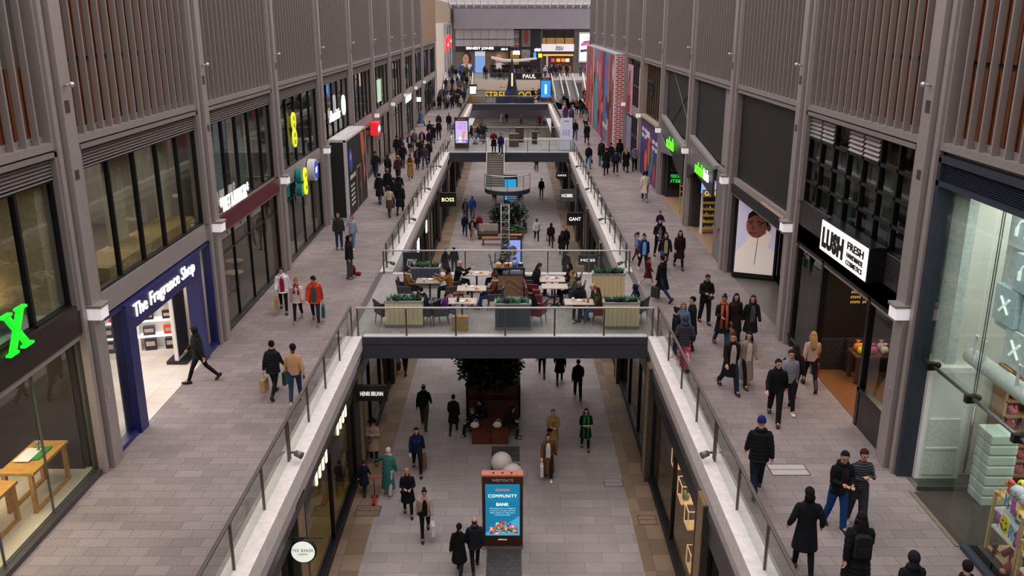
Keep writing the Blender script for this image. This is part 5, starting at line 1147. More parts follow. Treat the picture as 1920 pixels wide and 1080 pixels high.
def planter_bench():
    t = thing('planter_bench', 'rust-red timber bench wrapped round a leafy dark tree planter', 'planter', (-.8, 30.5, ZL))
    box('bench_block', -.68, .0, -1.1, .75, 0, .48, RUST, t, .01); box('bench_block', .01, .68, -1.1, .75, 0, .48, RUST, t, .01)
    f = MB(); f.box(-1.0, -.92, 1.2, 4.2, 0, 1.35).box(1.05, 1.13, 1.2, 4.2, 0, 1.35).box(-1.0, 1.13, 1.2, 1.28, .0, 1.35).box(-1.0, 1.13, 4.12, 4.2, 0, 1.35); f.build('planter_box', M('4a2215', .7, 0, 0, .2, 5), t)
    box('bench_back', -.9, 1.05, .75, 1.2, 0, .95, M('3d1d12', .7), t); box('soil', -.92, 1.05, 1.28, 4.12, 1.0, 1.15, M('1f1814', .9), t)
    MB().tube([(0, 2.6, 1.1), (.05, 2.6, 2.4), (0, 2.6, 3.4)], [.1, .07, .04], 8).tube([(.05, 2.6, 2), (.5, 2.4, 3)], [.05, .02], 6).tube([(.05, 2.6, 2), (-.5, 2.4, 2.9)], [.05, .02], 6).build('trunk', M('3a2a20', .8), t, True)
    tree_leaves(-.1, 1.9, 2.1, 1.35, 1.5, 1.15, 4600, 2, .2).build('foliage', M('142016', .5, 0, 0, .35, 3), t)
    return t
planter_bench()
o = box('pavement_planter_base', -.74, .28, 28.1, 29.2, ZL + .004, ZL + .02, PAVE_DARK); tag(o, 'dark paved strip in front of the rust-red bench', 'paving')
# plants, bench and seats below the landing
t = thing('planter', 'cluster of dark leafy plants in a low box under the landing', 'planter', (-.3, 63.5, ZL))
box('box', -1.4, 1.4, -.5, .5, 0, .6, M('3a241a', .7), t); tree_leaves(0, 0, 1.4, 1.5, .8, .9, 900, 5, .3).build('foliage', M('24382a', .5, 0, 0, .35, 3), t)
t = thing('bench', 'brown upholstered bench left of the lattice tower, lower street', 'bench', (-1.3, 59.6, ZL)); box('seat', -.8, .8, -.3, .3, .38, .52, M('8a5a38', .6), t, .03)
for a in (-.7, .7): box('leg', a - .04, a + .04, -.25, .25, 0, .38, BLACK, t)
t = thing('bench', 'slatted cream seat block behind the brown bench', 'bench', (-1.6, 61.4, ZL)); box('seat', -.8, .6, -.4, .4, 0, .45, M('3a2a22', .6), t, .02); box('backrest', -.8, .6, .3, .4, .45, 1.0, M('b5ab9c', .6, 0, 0, .2, 12), t, .02)
t = thing('white_board', 'white freestanding board behind the lattice tower', 'board', (-.45, 50, ZL)); box('board', -.5, .5, 0, .05, .1, 2.0, M('c8c4d8', .5), t)
# lattice tower with greenery
t = thing('lattice_tower', 'silver lattice truss tower threaded with greenery, beyond the cafe bridge', 'truss tower', (-.35, 43.5, ZL))
AL = M('a8a8a8', .3, .8, 0, .02); q = .2; Hh = 6.1
for a, b in ((-q, -q), (q, -q), (q, q), (-q, q)): MB().tube([(a, b, 0), (a, b, Hh)], .03, 8).build('chord', AL, t, True)
m = MB(); n = 15
for i in range(n):
    z0, z1 = i * Hh / n, (i + 1) * Hh / n
    for (a, b), (c, d) in (((-q, -q), (q, -q)), ((q, -q), (q, q)), ((q, q), (-q, q)), ((-q, q), (-q, -q))):
        if i % 2: a, b, c, d = c, d, a, b
        m.tube([(a, b, z0), (c, d, z1)], .016, 5); m.tube([(a, b, z1), (c, d, z1)], .014, 5)
m.build('lattice', AL, t)
tree_leaves(0.05, 0, 2.8, .3, .3, 2.4, 900, 7, .14).build('ivy', M('3a4a28', .6, 0, 0, .4, 5), t)
t = thing('splayed_truss', 'splayed silver truss arms left of the lattice tower', 'truss', (-.85, 42.6, ZL + 1.2)); m = MB()
for (p, r_) in (((-.3, 0, 2.6), (.3, 0, 0)), ((-.3, 0, 0), (.3, 0, 2.6)), ((0, 0, 0), (0, 0, 2.7)), ((-.35, 0, 1.2), (.4, 0, 1.8)), ((-.3, .1, 2.0), (.35, .1, 2.4))): m.tube([p, r_], .03, 6)
m.build('arms', AL, t)
t = thing('potted_shrub', 'green leafy shrub right of the lattice tower', 'plant', (.25, 59.0, ZL)); MB().lathe([(.25, 0), (.32, .5), (.28, .5), (.0, .45)], n=14).build('pot', M('2a2624'), t); tree_leaves(0, 0, 1.0, .75, .5, .6, 500, 9, .22).build('foliage', M('3c5a34', .5, 0, 0, .35, 3), t)
# ------------------------------------------------------------------ cafe on the first bridge
def succulents(x0, x1, y0, y1, z, seed, n=26):
    r = random.Random(seed); g = MB()
    for i in range(n):
        cx, cy = r.uniform(x0 + .08, x1 - .08), r.uniform(y0 + .08, y1 - .08); s_ = r.uniform(.7, 1.2); mi = 0 if r.random() < .6 else (1 if r.random() < .6 else 2)
        for j in range(11):
            a = 2 * PI * j / 11 + r.random() * .4; tl = r.uniform(.5, 1.1); d = Vector((math.cos(a), math.sin(a), 0)); up = Vector((0, 0, 1)); l = .19 * s_; c = Vector((cx, cy, z)); tip = c + (d * (1 - tl * .6) + up * tl).normalized() * l * 1.2; sd = d.cross(up) * .022 * s_
            mid = (c + tip) / 2 + d * .02; g.poly([c - sd * .5, mid - sd, tip, mid + sd, c + sd * .5], mi)
    return g
SUC = [M('3f7a58', .5, 0, 0, .25, 20), M('4a1f2c', .5, 0, 0, .2, 20), M('7fb08c', .5, 0, 0, .2, 20)]
def cafe_planter(x, y, w_, d, h, lab, c, seed):
    t = thing('cafe_planter', lab, 'planter', (x, y, 0), 0, 'planters on the cafe bridge')
    box('plinth', -w_ / 2, w_ / 2, -d / 2, d / 2, 0, .12, M('8a8683', .5, .4), t)
    m = MB(); n = 8
    for i in range(n): m.box(-w_ / 2 + i * w_ / n + .006, -w_ / 2 + (i + 1) * w_ / n - .006, -d / 2 - .01, d / 2 + .01, .12, h - .06)
    m.box(-w_ / 2 + .01, w_ / 2 - .01, -d / 2 + .01, d / 2 - .01, .1, h - .07).build('plank_cladding', c, t)
    f = MB(); f.box(-w_ / 2 - .02, w_ / 2 + .02, -d / 2 - .02, -d / 2 + .05, h - .06, h).box(-w_ / 2 - .02, w_ / 2 + .02, d / 2 - .05, d / 2 + .02, h - .06, h).box(-w_ / 2 - .02, -w_ / 2 + .05, -d / 2, d / 2, h - .06, h).box(w_ / 2 - .05, w_ / 2 + .02, -d / 2, d / 2, h - .06, h)
    f.build('metal_rim', M('a9a6a4', .4, .5), t); box('soil', -w_ / 2 + .04, w_ / 2 - .04, -d / 2 + .04, d / 2 - .04, h - .12, h - .05, M('2a211c', .9), t)
    succulents(-w_ / 2, w_ / 2, -d / 2, d / 2, h - .05, seed).build('succulents', SUC, t)
CR, CR2, CG = M('cfc19a', .6, 0, 0, .04, 3), M('cdb98c', .6, 0, 0, .04, 3), M('3e4a54', .5, 0, 0, .05, 3)
cafe_planter(-3.65, 28.4, 1.28, .5, .95, 'cream plank planter with succulents, near left of the cafe bridge', CR, 1)
cafe_planter(.03, 28.15, 1.2, .5, .95, 'slate blue plank planter in the near middle of the cafe bridge', CG, 2)
cafe_planter(3.68, 28.25, 1.2, .5, .95, 'cream plank planter with succulents, near right of the cafe bridge', CR, 3)
cafe_planter(3.6, 31.55, 1.2, .5, 1.0, 'warm cream plank planter in the second row on the right', CR2, 4)
cafe_planter(-3.4, 33.0, 1.2, .5, .85, 'low slate planter behind the bearded man at the back left', CG, 5)
LEA = M('35323a', .5, 0, 0, .08, 4); LEAR = M('6a1522', .45, 0, 0, .08, 4); LEG = M('6f5238', .5, 0, 0, .1, 10)
def make_chair(lm):
    t = bpy.data.objects.new('armchair', None); COL.objects.link(t)
    # sitter faces +Y local; back at -Y
    box('seat', -.27, .27, -.25, .27, .36, .47, lm, t, .03)
    b = MB(); b.prism([(-.3, -.24, .36), (-.3, -.34, .88), (-.3, -.27, .88), (-.3, -.17, .36)], (.6, 0, 0)); b.build('backrest', lm, t, bevel=.025)
    for a in (-1, 1):
        b = MB(); b.prism([(a * .3 - .03, -.26, .36), (a * .3 - .03, .25, .36), (a * .3 - .03, .25, .62), (a * .3 - .03, -.29, .66)], (.06, 0, 0)); b.build('armrest', lm, t, bevel=.02)
        for c in (-1, 1): MB().tube([(a * .24, c * .22, .37), (a * .27, c * .27, 0)], [.022, .014], 8).build('leg', LEG, t)
    return t
CH = {}
def chair(kind, x, y, deg, lab, grp):
    if kind not in CH: CH[kind] = t = make_chair(LEA if kind == 'grey' else LEAR); t.location = (x, y, 0); t.rotation_euler = (0, 0, -math.radians(deg))
    else: t = dup(CH[kind], (x, y, 0), -math.radians(deg))
    tag(t, lab, 'chair', grp); return t
def cafe_tab(x, y, w_, d, lab, c='b5a596'):
    t = thing('cafe_table', lab, 'table', (x, y, 0), 0, 'tables on the cafe bridge')
    box('tabletop', -w_ / 2, w_ / 2, -d / 2, d / 2, .72, .75, M(c, .4, 0, 0, .06, 3), t, .006); MB().tube([(0, 0, .03), (0, 0, .72)], .035, 10).build('pedestal', BLACK, t)
    b = MB()
    for i in range(4): a = PI / 4 + i * PI / 2; b.tube([(0, 0, .04), (.28 * math.cos(a), .28 * math.sin(a), .015)], [.025, .015], 6)
    b.build('foot', BLACK, t); return t
def bits(x, y, z, seed, where):
    r = random.Random(seed)
    for i, (kn, c, nm) in enumerate((('paper_cup', 'ece6de', 'white paper cup'), ('napkin', 'f2eeea', 'crumpled white napkin'), ('snack_tray', 'c8a04a', 'yellow snack tray'))):
        xx, yy = x + (-.2, .02, .2)[i], y + r.uniform(-.15, .15)
        if kn == 'paper_cup': o = MB().lathe([(0, 0), (.035, 0), (.045, .11), (.035, .11), (0, .1)], n=12).build(kn, M(c, .5), None, True, loc=(xx, yy, z))
        elif kn == 'napkin': o = MB().prism([(-.08, -.05, 0), (.02, -.08, .01), (.1, 0, .02), (.03, .08, .01), (-.07, .05, .02)], (0, 0, .02)).build(kn, M(c, .7), None, loc=(xx, yy, z))
        else: o = MB().box(-.09, .09, -.06, .06, 0, .02).box(-.06, .0, -.04, .04, .02, .05, 1).build(kn, [M(c, .6), M('a04a2a')], None, loc=(xx, yy, z))
        tag(o, nm + ' on ' + where, kn.replace('_', ' '), 'things left on the cafe tables')
cafe_tab(-3.05, 31.3, 1.0, .7, 'light table between the bearded man and the curly-haired woman', '8f7c6c'); bits(-3.05, 31.3, .75, 1, 'the table between the bearded man and curly-haired woman')
cafe_tab(-1.45, 30.35, 1.05, .65, 'pale table in front of the person in brown suede jacket'); bits(-1.45, 30.35, .75, 2, 'the table by the brown suede jacket')
cafe_tab(-1.35, 32.3, .95, .65, 'back table between the bald man and man in olive'); bits(-1.35, 32.3, .75, 3, 'the back table of the bald man')
cafe_tab(-1.72, 28.85, 1.0, .65, 'near left pale table by the person in purple'); bits(-1.72, 28.85, .75, 4, 'the near left table by the purple sweater')
cafe_tab(1.55, 30.6, .95, .62, 'right middle pale table beside the two red armchairs'); cafe_tab(1.5, 31.5, .95, .7, 'back pale table where the man in black checks his phone'); bits(1.5, 31.5, .75, 5, 'the back table on the right')
cafe_tab(2.3, 28.75, 1.0, .65, 'near right pale table of the man in grey beanie'); bits(2.3, 28.75, .75, 6, 'the near right table of the grey beanie')
o = MB().lathe([(0, 0), (.04, 0), (.045, .14), (.03, .15), (.02, .22), (0, .22)], n=12).build('bottle', M('2a1c18', .2), None, True, loc=(-1.85, 28.75, .75)); tag(o, 'dark bottle on the near left table by the purple sweater', 'bottle')
o = MB().lathe([(0, 0), (.035, 0), (.05, .18), (0, .18)], n=12).build('iced_drink', M('a8703a', .3), None, True, loc=(2.6, 28.65, .75)); tag(o, 'tall iced coffee glass on the near right table', 'drink')
g1 = 'grey armchairs on the cafe bridge'; g2 = 'dark red armchairs on the cafe bridge'
chair('grey', -4.35, 28.6, 60, 'empty grey armchair left of the near cream planter', g1)
chair('grey', -2.85, 28.6, -60, 'grey armchair tucked right of the near left cream planter', g1)
chair('grey', -3.95, 31.2, 90, 'grey armchair under the bearded man in tan jacket', g1)
chair('grey', -2.2, 31.2, -90, 'grey armchair under the curly-haired woman', g1)
chair('grey', -2.45, 28.6, 80, 'grey armchair under the person in purple with phone', g1)
chair('grey', -.6, 30.25, -85, 'grey armchair under the person in brown suede jacket', g1)
chair('grey', -.45, 32.2, -85, 'grey armchair under the man in olive jacket', g1)
chair('grey', .72, 32.0, 80, 'empty grey armchair at the back right beside the counter', g1)
chair('grey', 2.3, 31.8, -80, 'grey armchair under the long dark-haired woman', g1)
chair('grey', 2.35, 30.7, -80, 'grey armchair under the blonde woman in olive', g1)
chair('grey', 4.35, 28.9, -60, 'grey armchair under the navy hooded person at bridge end', g1)
chair('red', .75, 30.9, 85, 'dark red armchair beside the counter, farther one', g2)
chair('red', .8, 30.2, 85, 'dark red armchair beside the counter, nearer one', g2)
chair('red', .85, 28.6, -70, 'dark red armchair right of the slate planter, under person in black', g2)
chair('red', 3.05, 28.65, -85, 'dark red armchair under the hugging pair near right', g2)
def stool(x, y, lab):
    t = thing('stool', lab, 'stool', (x, y, 0), 0, 'dark red stools on the cafe bridge'); box('seat', -.2, .2, -.18, .18, .42, .5, LEAR, t, .02)
    for a in (-1, 1):
        for b in (-1, 1): MB().tube([(a * .15, b * .13, .43), (a * .19, b * .17, 0)], [.015, .012], 6).build('leg', LEG, t)
stool(-2.1, 32.2, 'dark red stool under the bald man'); stool(-1.95, 30.6, 'empty dark red stool left of the middle table')
t = thing('service_counter', 'black service station with chevron timber front, middle of cafe bridge', 'counter', (-.1, 31.9, 0))
f = MB()
for a in (-.55, .55):
    for b in (-.28, .28): f.box(a - .03, a + .03, b - .03, b + .03, 0, 1.1)
f.box(-.58, .58, -.31, .31, 1.08, 1.13).box(-.55, .55, -.28, .28, .84, .87).box(-.02, .02, -.3, -.27, .84, 1.1).build('frame', BLACK, t)
ch = MB()
for i in range(-6, 7):
    for sg in (-1, 1):
        z = .1 + i * .12; p = [(0, -.3, z), (sg * .52, -.3, z - .36), (sg * .52, -.3, z - .25), (0, -.3, z + .11)]
        if z + .11 <= .86 and z - .36 >= 0.02: ch.prism(p if sg > 0 else p[::-1], (0, .02, 0), 0 if i % 2 else 1)
ch.build('chevron_front', [M('8a6a4e', .5, 0, 0, .1, 5), M('6f523a', .5, 0, 0, .1, 5)], t); box('front_board', -.52, .52, -.28, -.26, .05, .84, M('7d6148', .5, 0, 0, .1, 5), t); box('worktop', -.6, .6, -.33, .33, 1.13, 1.16, M('3a3c44', .4), t)
for i, (c, nm, x) in enumerate((('d8a030', 'yellow and orange napkin box', -.4), ('c83a3a', 'red and white sauce tray', -.1), ('e8b82a', 'yellow packet tray', .05), ('2a2a30', 'black box', .42))):
    o = MB().box(-.1, .1, -.08, .08, 0, .09).box(-.06, .06, -.06, .06, .09, .12, 1).build('condiment_box', [M(c, .5), M('e8e2d8')], None, loc=(-.1 + x, 31.85, 1.16)); tag(o, nm + ' on the black service counter', 'box', 'things on the service counter')
o = MB().lathe([(0, 0), (.09, 0), (.1, .2), (.06, .22), (0, .2)], n=14).tube([(.1, 0, .16), (.17, 0, .12), (.1, 0, .05)], .015, 6).build('blue_jug', M('7f9ad8', .4), None, True, loc=(.1, 31.8, 1.16)); tag(o, 'pale blue jug on the black service counter', 'jug')
# A-board and paper bag on the bridge
t = thing('a_board', 'black pavement board with white script, back left of the bridge', 'sign', (-4.0, 33.9, 0)); box('panel', -.35, .35, 0, .05, .05, 1.15, M('26282c', .6), t, .01); text('mv', .4, .28, (-.2, -.012, .6), (1, 0, 0), (0, 0, 1), M('eef0f0'), t, .005, 'lettering', 0, .3)
for a in (-.33, .33): box('leg', a - .02, a + .02, .02, .3, 0, .05, BLACK, t)
def paper_bag(x, y, z, lab, c='b08a5c', w_=.42, h=.5, d=.22, rz=0, par=None, cat='bag', tx=None, nm='paper_bag'):
    t = thing(nm, lab, cat, (x, y, z), rz)
    MB().prism([(-w_ / 2, -d / 2, 0), (w_ / 2, -d / 2, 0), (w_ / 2, -d / 2, h), (w_ * .3, -d / 2 + .01, h * 1.02), (-w_ / 2, -d / 2, h)], (0, d, 0)).build('bag_body', M(c, .7, 0, 0, .06, 5), t)
    for b in (-d / 3, d / 3): MB().tube([(-.09, b, h), (-.08, b, h + .12), (0, b, h + .16), (.08, b, h + .12), (.09, b, h)], .007, 5).build('handle', M('8a6a44' if c == 'b08a5c' else c, .7), t)
    if tx: box('print', -w_ * .3, w_ * .3, -d / 2 - .004, -d / 2, h * .4, h * .75, M(tx, .6), t)
    return t
paper_bag(-1.75, 27.95, 0, 'big brown paper bag on the bridge floor under the near left table', w_=.55, h=.5)
# ------------------------------------------------------------------ things on the second and farthest bridges
def kiosk_box(x, y, z, w_, d, h, c, lab, nm='cabinet', c2=None):
    t = thing(nm, lab, nm.replace('_', ' '), (x, y, z)); box('body', -w_ / 2, w_ / 2, -d / 2, d / 2, .05, h, M(c, .6, 0, 0, .1, 5), t, .02); box('top', -w_ / 2 - .02, w_ / 2 + .02, -d / 2 - .02, d / 2 + .02, h, h + .04, M(c2 or '4a4440', .5), t); return t
kiosk_box(.15, 73.0, 0, .8, .6, 1.0, '5a3f30', 'brown waste bin unit in the middle of the staircase bridge', 'litter_bin')
kiosk_box(.65, 75.6, 0, .7, .6, 1.2, '3a3230', 'dark bin unit at the far edge of the staircase bridge', 'litter_bin')
kiosk_box(1.9, 74.5, 0, .45, .45, 1.0, '2a2826', 'small black bollard bin right on the staircase bridge', 'litter_bin')
t = thing('potted_plant', 'dark bushy potted plant on the staircase bridge, left', 'plant', (-2.55, 76.4, 0)); MB().lathe([(0, 0), (.28, 0), (.34, .6), (0, .55)], n=14).build('pot', M('4a3f38'), t); tree_leaves(0, 0, 1.0, .5, .4, .5, 320, 12, .2).build('foliage', M('2c3a30', .6, 0, 0, .3, 3), t)
kiosk_box(-3.9, 112.2, 0, 1.2, .8, 1.6, '9a9692', 'tall grey cabinet at the left of the farthest bridge', 'cabinet'); kiosk_box(-4.9, 112.0, 0, .8, .8, 1.1, 'a07a2a', 'ochre and black counter at far left of the farthest bridge', 'counter'); kiosk_box(-2.3, 112.2, 0, 1.9, .8, .7, 'b4b2b0', 'pale grey counter left of the dark cone tent', 'counter')
t = thing('cone_tent', 'dark navy pointed tent with lit slit on the farthest bridge', 'tent', (.0, 114.0, 0))
MB().lathe([(1.5, 0), (1.35, .3), (.8, 1.0), (.6, 2.0), (.35, 3.4), (.18, 4.8), (.0, 5.6)], n=20).build('canvas', M('1a1f33', .8, 0, 0, .1, 2), t, True); box('lit_slit', -.08, .1, -.75, -.6, 2.0, 3.6, E('ffd8a8', .9), t)
MB().prism([(-.9, -1.4, 1.4), (-.2, -1.4, 1.5), (-.1, -1.4, 1.1), (-.9, -1.4, 1.0)], (0, .1, 0)).build('blue_flap', M('1f3f8a'), t)
kiosk_box(-1.2, 112.1, 0, 1.6, .8, .8, '1e2c58', 'navy blue counter at the foot of the dark tent, left'); kiosk_box(1.6, 112.1, 0, 2.4, .8, .75, '1a2448', 'long navy counter at the foot of the dark tent, right')
o = MB().lathe([(.0, .25), (.35, .12), (.45, 0), (0, .0)], (-1.15, 112.9, 1.9), 14).build('parasol', M('c8743a', .6), None, True); tag(o, 'small orange lit lamp shade left of the dark tent', 'lamp')
# street food banner and bulkhead, plaza edge
t = thing('street_food_banner', 'dark teal banner with big yellow letters below the plaza', 'banner', (0, 124.4, 0)); box('banner_board', -5.3, 3.9, 0, .1, -1.0, .62, M('3f5a5c', .6, 0, 0, .1, 2), t)
text('STREET FOOD', 7.3, 1.0, (-3.75, -.05, -.5), (1, 0, 0), (0, 0, 1), M('f0b818', .5, 0, .35, 0), t, .05, 'lettering', .03)
cross_rail('glass balustrade along the raised plaza edge at the far end', -5.3, 4.6, 124.95, 6, z=PZ, bright=False)
t = thing('cafe_sign', 'black panel with white capital lettering on the plaza balustrade', 'sign', (1.3, 125.3, PZ)); box('panel', -1.5, 2.9, 0, .05, .05, 1.0, BLACK, t); text('PAUL', 1.8, .55, (.2, -.42, .25), (1, 0, 0), (0, 0, 1), E('ece4d4', .8), t, .02, 'lettering', .02)
# stairs rails (white) and escalators
for x, lab in ((-9.2, 'white solid handrail along the wall of the far left stairs'), (-5.45, 'white solid handrail on the void side of the far left stairs'), (9.7, 'white solid handrail on the far right stairs')):
    t = thing('stair_rail', lab, 'railing', (x, 0, 0)); MB().prism([(0, 119, .75), (0, 119, 1.05), (0, 124.9, PZ + 1.05), (0, 124.9, PZ + .75)], (.12, 0, 0)).build('handrail', WHITE, t)
    MB().prism([(.04, 119, .1), (.04, 119, .75), (.04, 124.9, PZ + .75), (.04, 124.9, PZ + .1)], (.02, 0, 0)).build('glass_panel', G_RAIL, t)
def escalator(x, lab):
    t = thing('escalator', lab, 'escalator', (x, 0, 0), 0, 'escalators at the far end'); a, b = 113.0, 125
    MB().prism([(-.45, a, .02), (-.45, b, PZ), (-.45, b, PZ - .3), (-.45, a, -.2)], (.9, 0, 0)).build('step_band', M('6a6664', .5, .5, 0, .3, 30), t)
    for u in (-.62, .5):
        MB().prism([(u, a - .5, .0), (u, a - .5, .7), (u, b + .2, PZ + .7), (u, b + .2, PZ)], (.12, 0, 0)).build('balustrade', M('c8ccd0', .2, .6, 0, 0), t); MB().tube([(u + .06, a - .6, .3), (u + .06, a - .5, .9), (u + .06, b + .2, PZ + .9)], .06, 6).build('handrail', M('e4e4e6', .3), t)
escalator(6.0, 'left of the two silver escalators climbing to the far plaza'); escalator(7.8, 'right of the two silver escalators climbing to the far plaza')
# ------------------------------------------------------------------ far facade
FY = 142.0
def FX(x): return (x - 960) * .0836
def FZ(y): return 10 - (y - 37) * .0840
struct('wall_back_far', MB().box(-10, 15, FY, FY + .4, -5, 12.2), [M('6b6769', .6, 0, 0, .04, .6)])
struct('trim_fascia_far', MB().box(FX(853), FX(1110), FY - .6, FY, FZ(53), FZ(18)), [M('98949b', .6, 0, 0, .03, .6)])
t = thing('jewellery_shopfront', 'far grey-panelled shop front with long white lettering and portraits', 'shopfront', (0, FY, 0))
gp = MB()
for i in range(7): gp.box(FX(855 + i * 15.5) + .02, FX(855 + (i + 1) * 15.5) - .02, -.3, -.05, FZ(84) , FZ(72) - .03).box(FX(855 + i * 15.5) + .02, FX(855 + (i + 1) * 15.5) - .02, -.3, -.05, FZ(71), FZ(53))
gp.build('grey_panels', M('a29c9e', .5, 0, 0, .06, .5), t); box('black_band', FX(855), FX(954), -.35, 0, FZ(93), FZ(84), BLACK, t)
text('ERNEST JONES', FX(926) - FX(875), .5, (FX(875), -.4, FZ(91)), (1, 0, 0), (0, 0, 1), E('fffcf6', 1.6), t, .03, 'lettering', .05); text('~xxxxx xx', FX(952) - FX(940), .35, (FX(940), -.4, FZ(91)), (1, 0, 0), (0, 0, 1), E('e8ecff', 1.4), t, .03, 'lettering', .03)
def portrait(x0, x1, y0, y1, bgc, hair, flip, nm):
    p = thing('window_portrait', nm, 'poster', (0, FY - .2, 0)); a, b, c, d = FX(x0), FX(x1), FZ(y1), FZ(y0); w_, h = b - a, d - c
    box('backdrop', a, b, 0, .05, c, d, M(bgc, .6, 0, 0, .3, .8), p); cx = a + w_ * (.55 if not flip else .62)
    def e(ox, oz, rx, rz_, m, dd, n_): MB().prism([(cx + ox * w_ + rx * w_ * math.cos(q), -dd, c + oz * h + rz_ * h * math.sin(q)) for q in [2 * PI * i / 22 for i in range(22)]], (0, -.01, 0)).build(n_, m, p)
    e(.03, .7, .24, .3, M(hair, .7), .01, 'hair'); e(-.03, .62, .16, .24, M('c99a84', .6), .03, 'face'); e(.0, .12, .42, .3, M('dfdbe0', .6), .02, 'blouse'); e(.0, .38, .08, .12, M('b98a74', .6), .025, 'neck'); e(-.1, .66, .025, .02, M('3a2a26'), .045, 'eye'); e(.03, .66, .025, .02, M('3a2a26'), .045, 'eye'); e(-.04, .5, .05, .02, M('9a3a3a'), .045, 'lips')
portrait(855, 891, 93, 130, '6a5648', '3a2a26', False, 'far window portrait of a dark-haired woman in white'); portrait(911, 953, 93, 130, '6f5642', '9a7450', True, 'far window portrait of a fair-haired woman')
o = box('blue_door_panel', FX(891), FX(910), FY - .3, FY - .1, PZ, FZ(101), M('7ba6e0', .5, 0, .25, 0)); tag(o, 'light blue tall door panel between the two far portraits', 'door panel')
o = box('window_header', FX(891), FX(910), FY - .3, FY - .1, FZ(101), FZ(93), M('cdd6e4', .5, 0, .2, 0)); tag(o, 'pale header above the light blue door panel', 'panel')
t = thing('dark_restaurant_front', 'dark multi-storey far front with coloured posters and neon signs', 'shopfront', (0, FY, 0)); box('black_wall', FX(954), FX(1013), -.2, 0, PZ, FZ(53), M('171416', .6), t)
pm = MB(); r = random.Random(6)
for i in range(5):
    for j in range(7): pm.box(FX(957 + i * 3.2), FX(959.8 + i * 3.2), -.26, -.2, FZ(86 - j * 4.4), FZ(82.4 - j * 4.4), (i * 3 + j * 5) % 6)
pm.build('poster_grid', [E(c, .25) for c in ('8a3a3a', '3a5a7a', '7a6a3a', '5a3a6a', '3a6a5a', 'a86a4a')], t)
box('poster', FX(978), FX(994), -.26, -.2, FZ(85), FZ(55), M('6a625e', .6), t); MB().prism([(FX(986) + .4 * math.cos(q), -.27, FZ(67) + 1.1 * math.sin(q)) for q in [2 * PI * i / 16 for i in range(16)]], (0, -.01, 0)).build('poster_motif', M('7a2a2a'), t)
box('warm_window', FX(957), FX(973), -.26, -.2, FZ(128), FZ(92), E('6a4a10', .8), t); box('grey_window', FX(978), FX(994), -.26, -.2, FZ(112), FZ(90), M('8a827a', .4, 0, 0, .5, 1), t)
text('~xxxxx', 1.1, .7, (FX(962), -.4, FZ(99)), (1, 0, 0), (0, 0, 1), E('fffaf0', 2.2), t, .03, 'lettering', .03, .2); text('~xxxx', 1.0, .5, (FX(1002), -.4, FZ(93)), (1, 0, 0), (0, 0, 1), E('e0f0ff', 2), t, .03, 'lettering', .03); box('yellow_sign', FX(1009), FX(1016), -.5, -.2, FZ(104), FZ(97), E('f0d020', .9), t); box('blue_strip', FX(1000), FX(1005), -.3, -.2, FZ(108), FZ(95), E('3a8ac0', .8), t)
t = thing('sushi_shopfront', 'far restaurant front with white sign and slatted timber balcony', 'shopfront', (0, FY, 0))
box('white_sign', FX(1015), FX(1075), -.5, -.1, FZ(93), FZ(80), M('eae6ea', .5, 0, .25, 0), t); text('itsu', 1.2, .75, (FX(1041), -.55, FZ(90.5)), (1, 0, 0), (0, 0, 1), BLACK, t, .03, 'lettering', .01, .2)
box('upper_glass', FX(1017), FX(1074), -.15, 0, FZ(80), FZ(56), M('2a1c16', .3), t)
sl = MB()
for i in range(36): sl.box(FX(1017 + i * 1.6), FX(1018 + i * 1.6), -.4, -.25, FZ(80), FZ(69))
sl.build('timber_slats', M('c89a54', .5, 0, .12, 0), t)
for i in range(4): box('mullion', FX(1023 + i * 17), FX(1024 + i * 17), -.45, -.1, FZ(80), FZ(56), BLACK, t)
box('pelmet', FX(1015), FX(1075), -.5, -.1, FZ(98), FZ(93), M('2e211e'), t); box('bronze_lights', FX(1018), FX(1074), -.3, -.1, FZ(101), FZ(98), E('d89a4a', 1.0), t); box('interior', FX(1018), FX(1074), -.12, -.05, PZ, FZ(101), M('4a3226', .6, 0, 0, .5, 1.5), t); box('white_post', FX(1024), FX(1027), -.5, -.2, PZ, FZ(101), WHITE, t); box('counter', FX(1030), FX(1070), -1.2, -.6, PZ, PZ + 1.1, M('9a6a3a', .5), t)
for i, (x, c) in enumerate(((1033, 'c03a6a'), (1043, 'e0a82a'), (1052, 'd87a3a'), (1060, 'e0d8c8'))): box('menu_panel', FX(x), FX(x + 7), -.3, -.15, FZ(112), FZ(106), E(c, .6), t)
t = thing('video_screen', 'large bright portrait video screen on the far right wall', 'screen', (0, FY - .1, 0)); box('bezel', FX(1084), FX(1109), -.3, 0, FZ(113), FZ(59), M('d8d0c0', .4), t); box('display', FX(1086), FX(1109), -.34, -.3, FZ(110), FZ(62), E('c8d0e4', 1.1), t)
for (x0, y0, x1, y1, c) in ((1087, 95, 1108, 88, '2a3448'), (1088, 84, 1104, 76, 'b84a6a'), (1092, 78, 1108, 73, '3a4a9a'), (1087, 106, 1106, 103, '4a9ad0'), (1087, 71, 1108, 69, '6a2a3a')): MB().prism([(FX(x0), -.35, FZ(y0)), (FX(x1), -.35, FZ(y0 - 3)), (FX(x1), -.35, FZ(y1)), (FX(x0), -.35, FZ(y1 + 2))], (0, -.01, 0)).build('picture', E(c, .8), t)
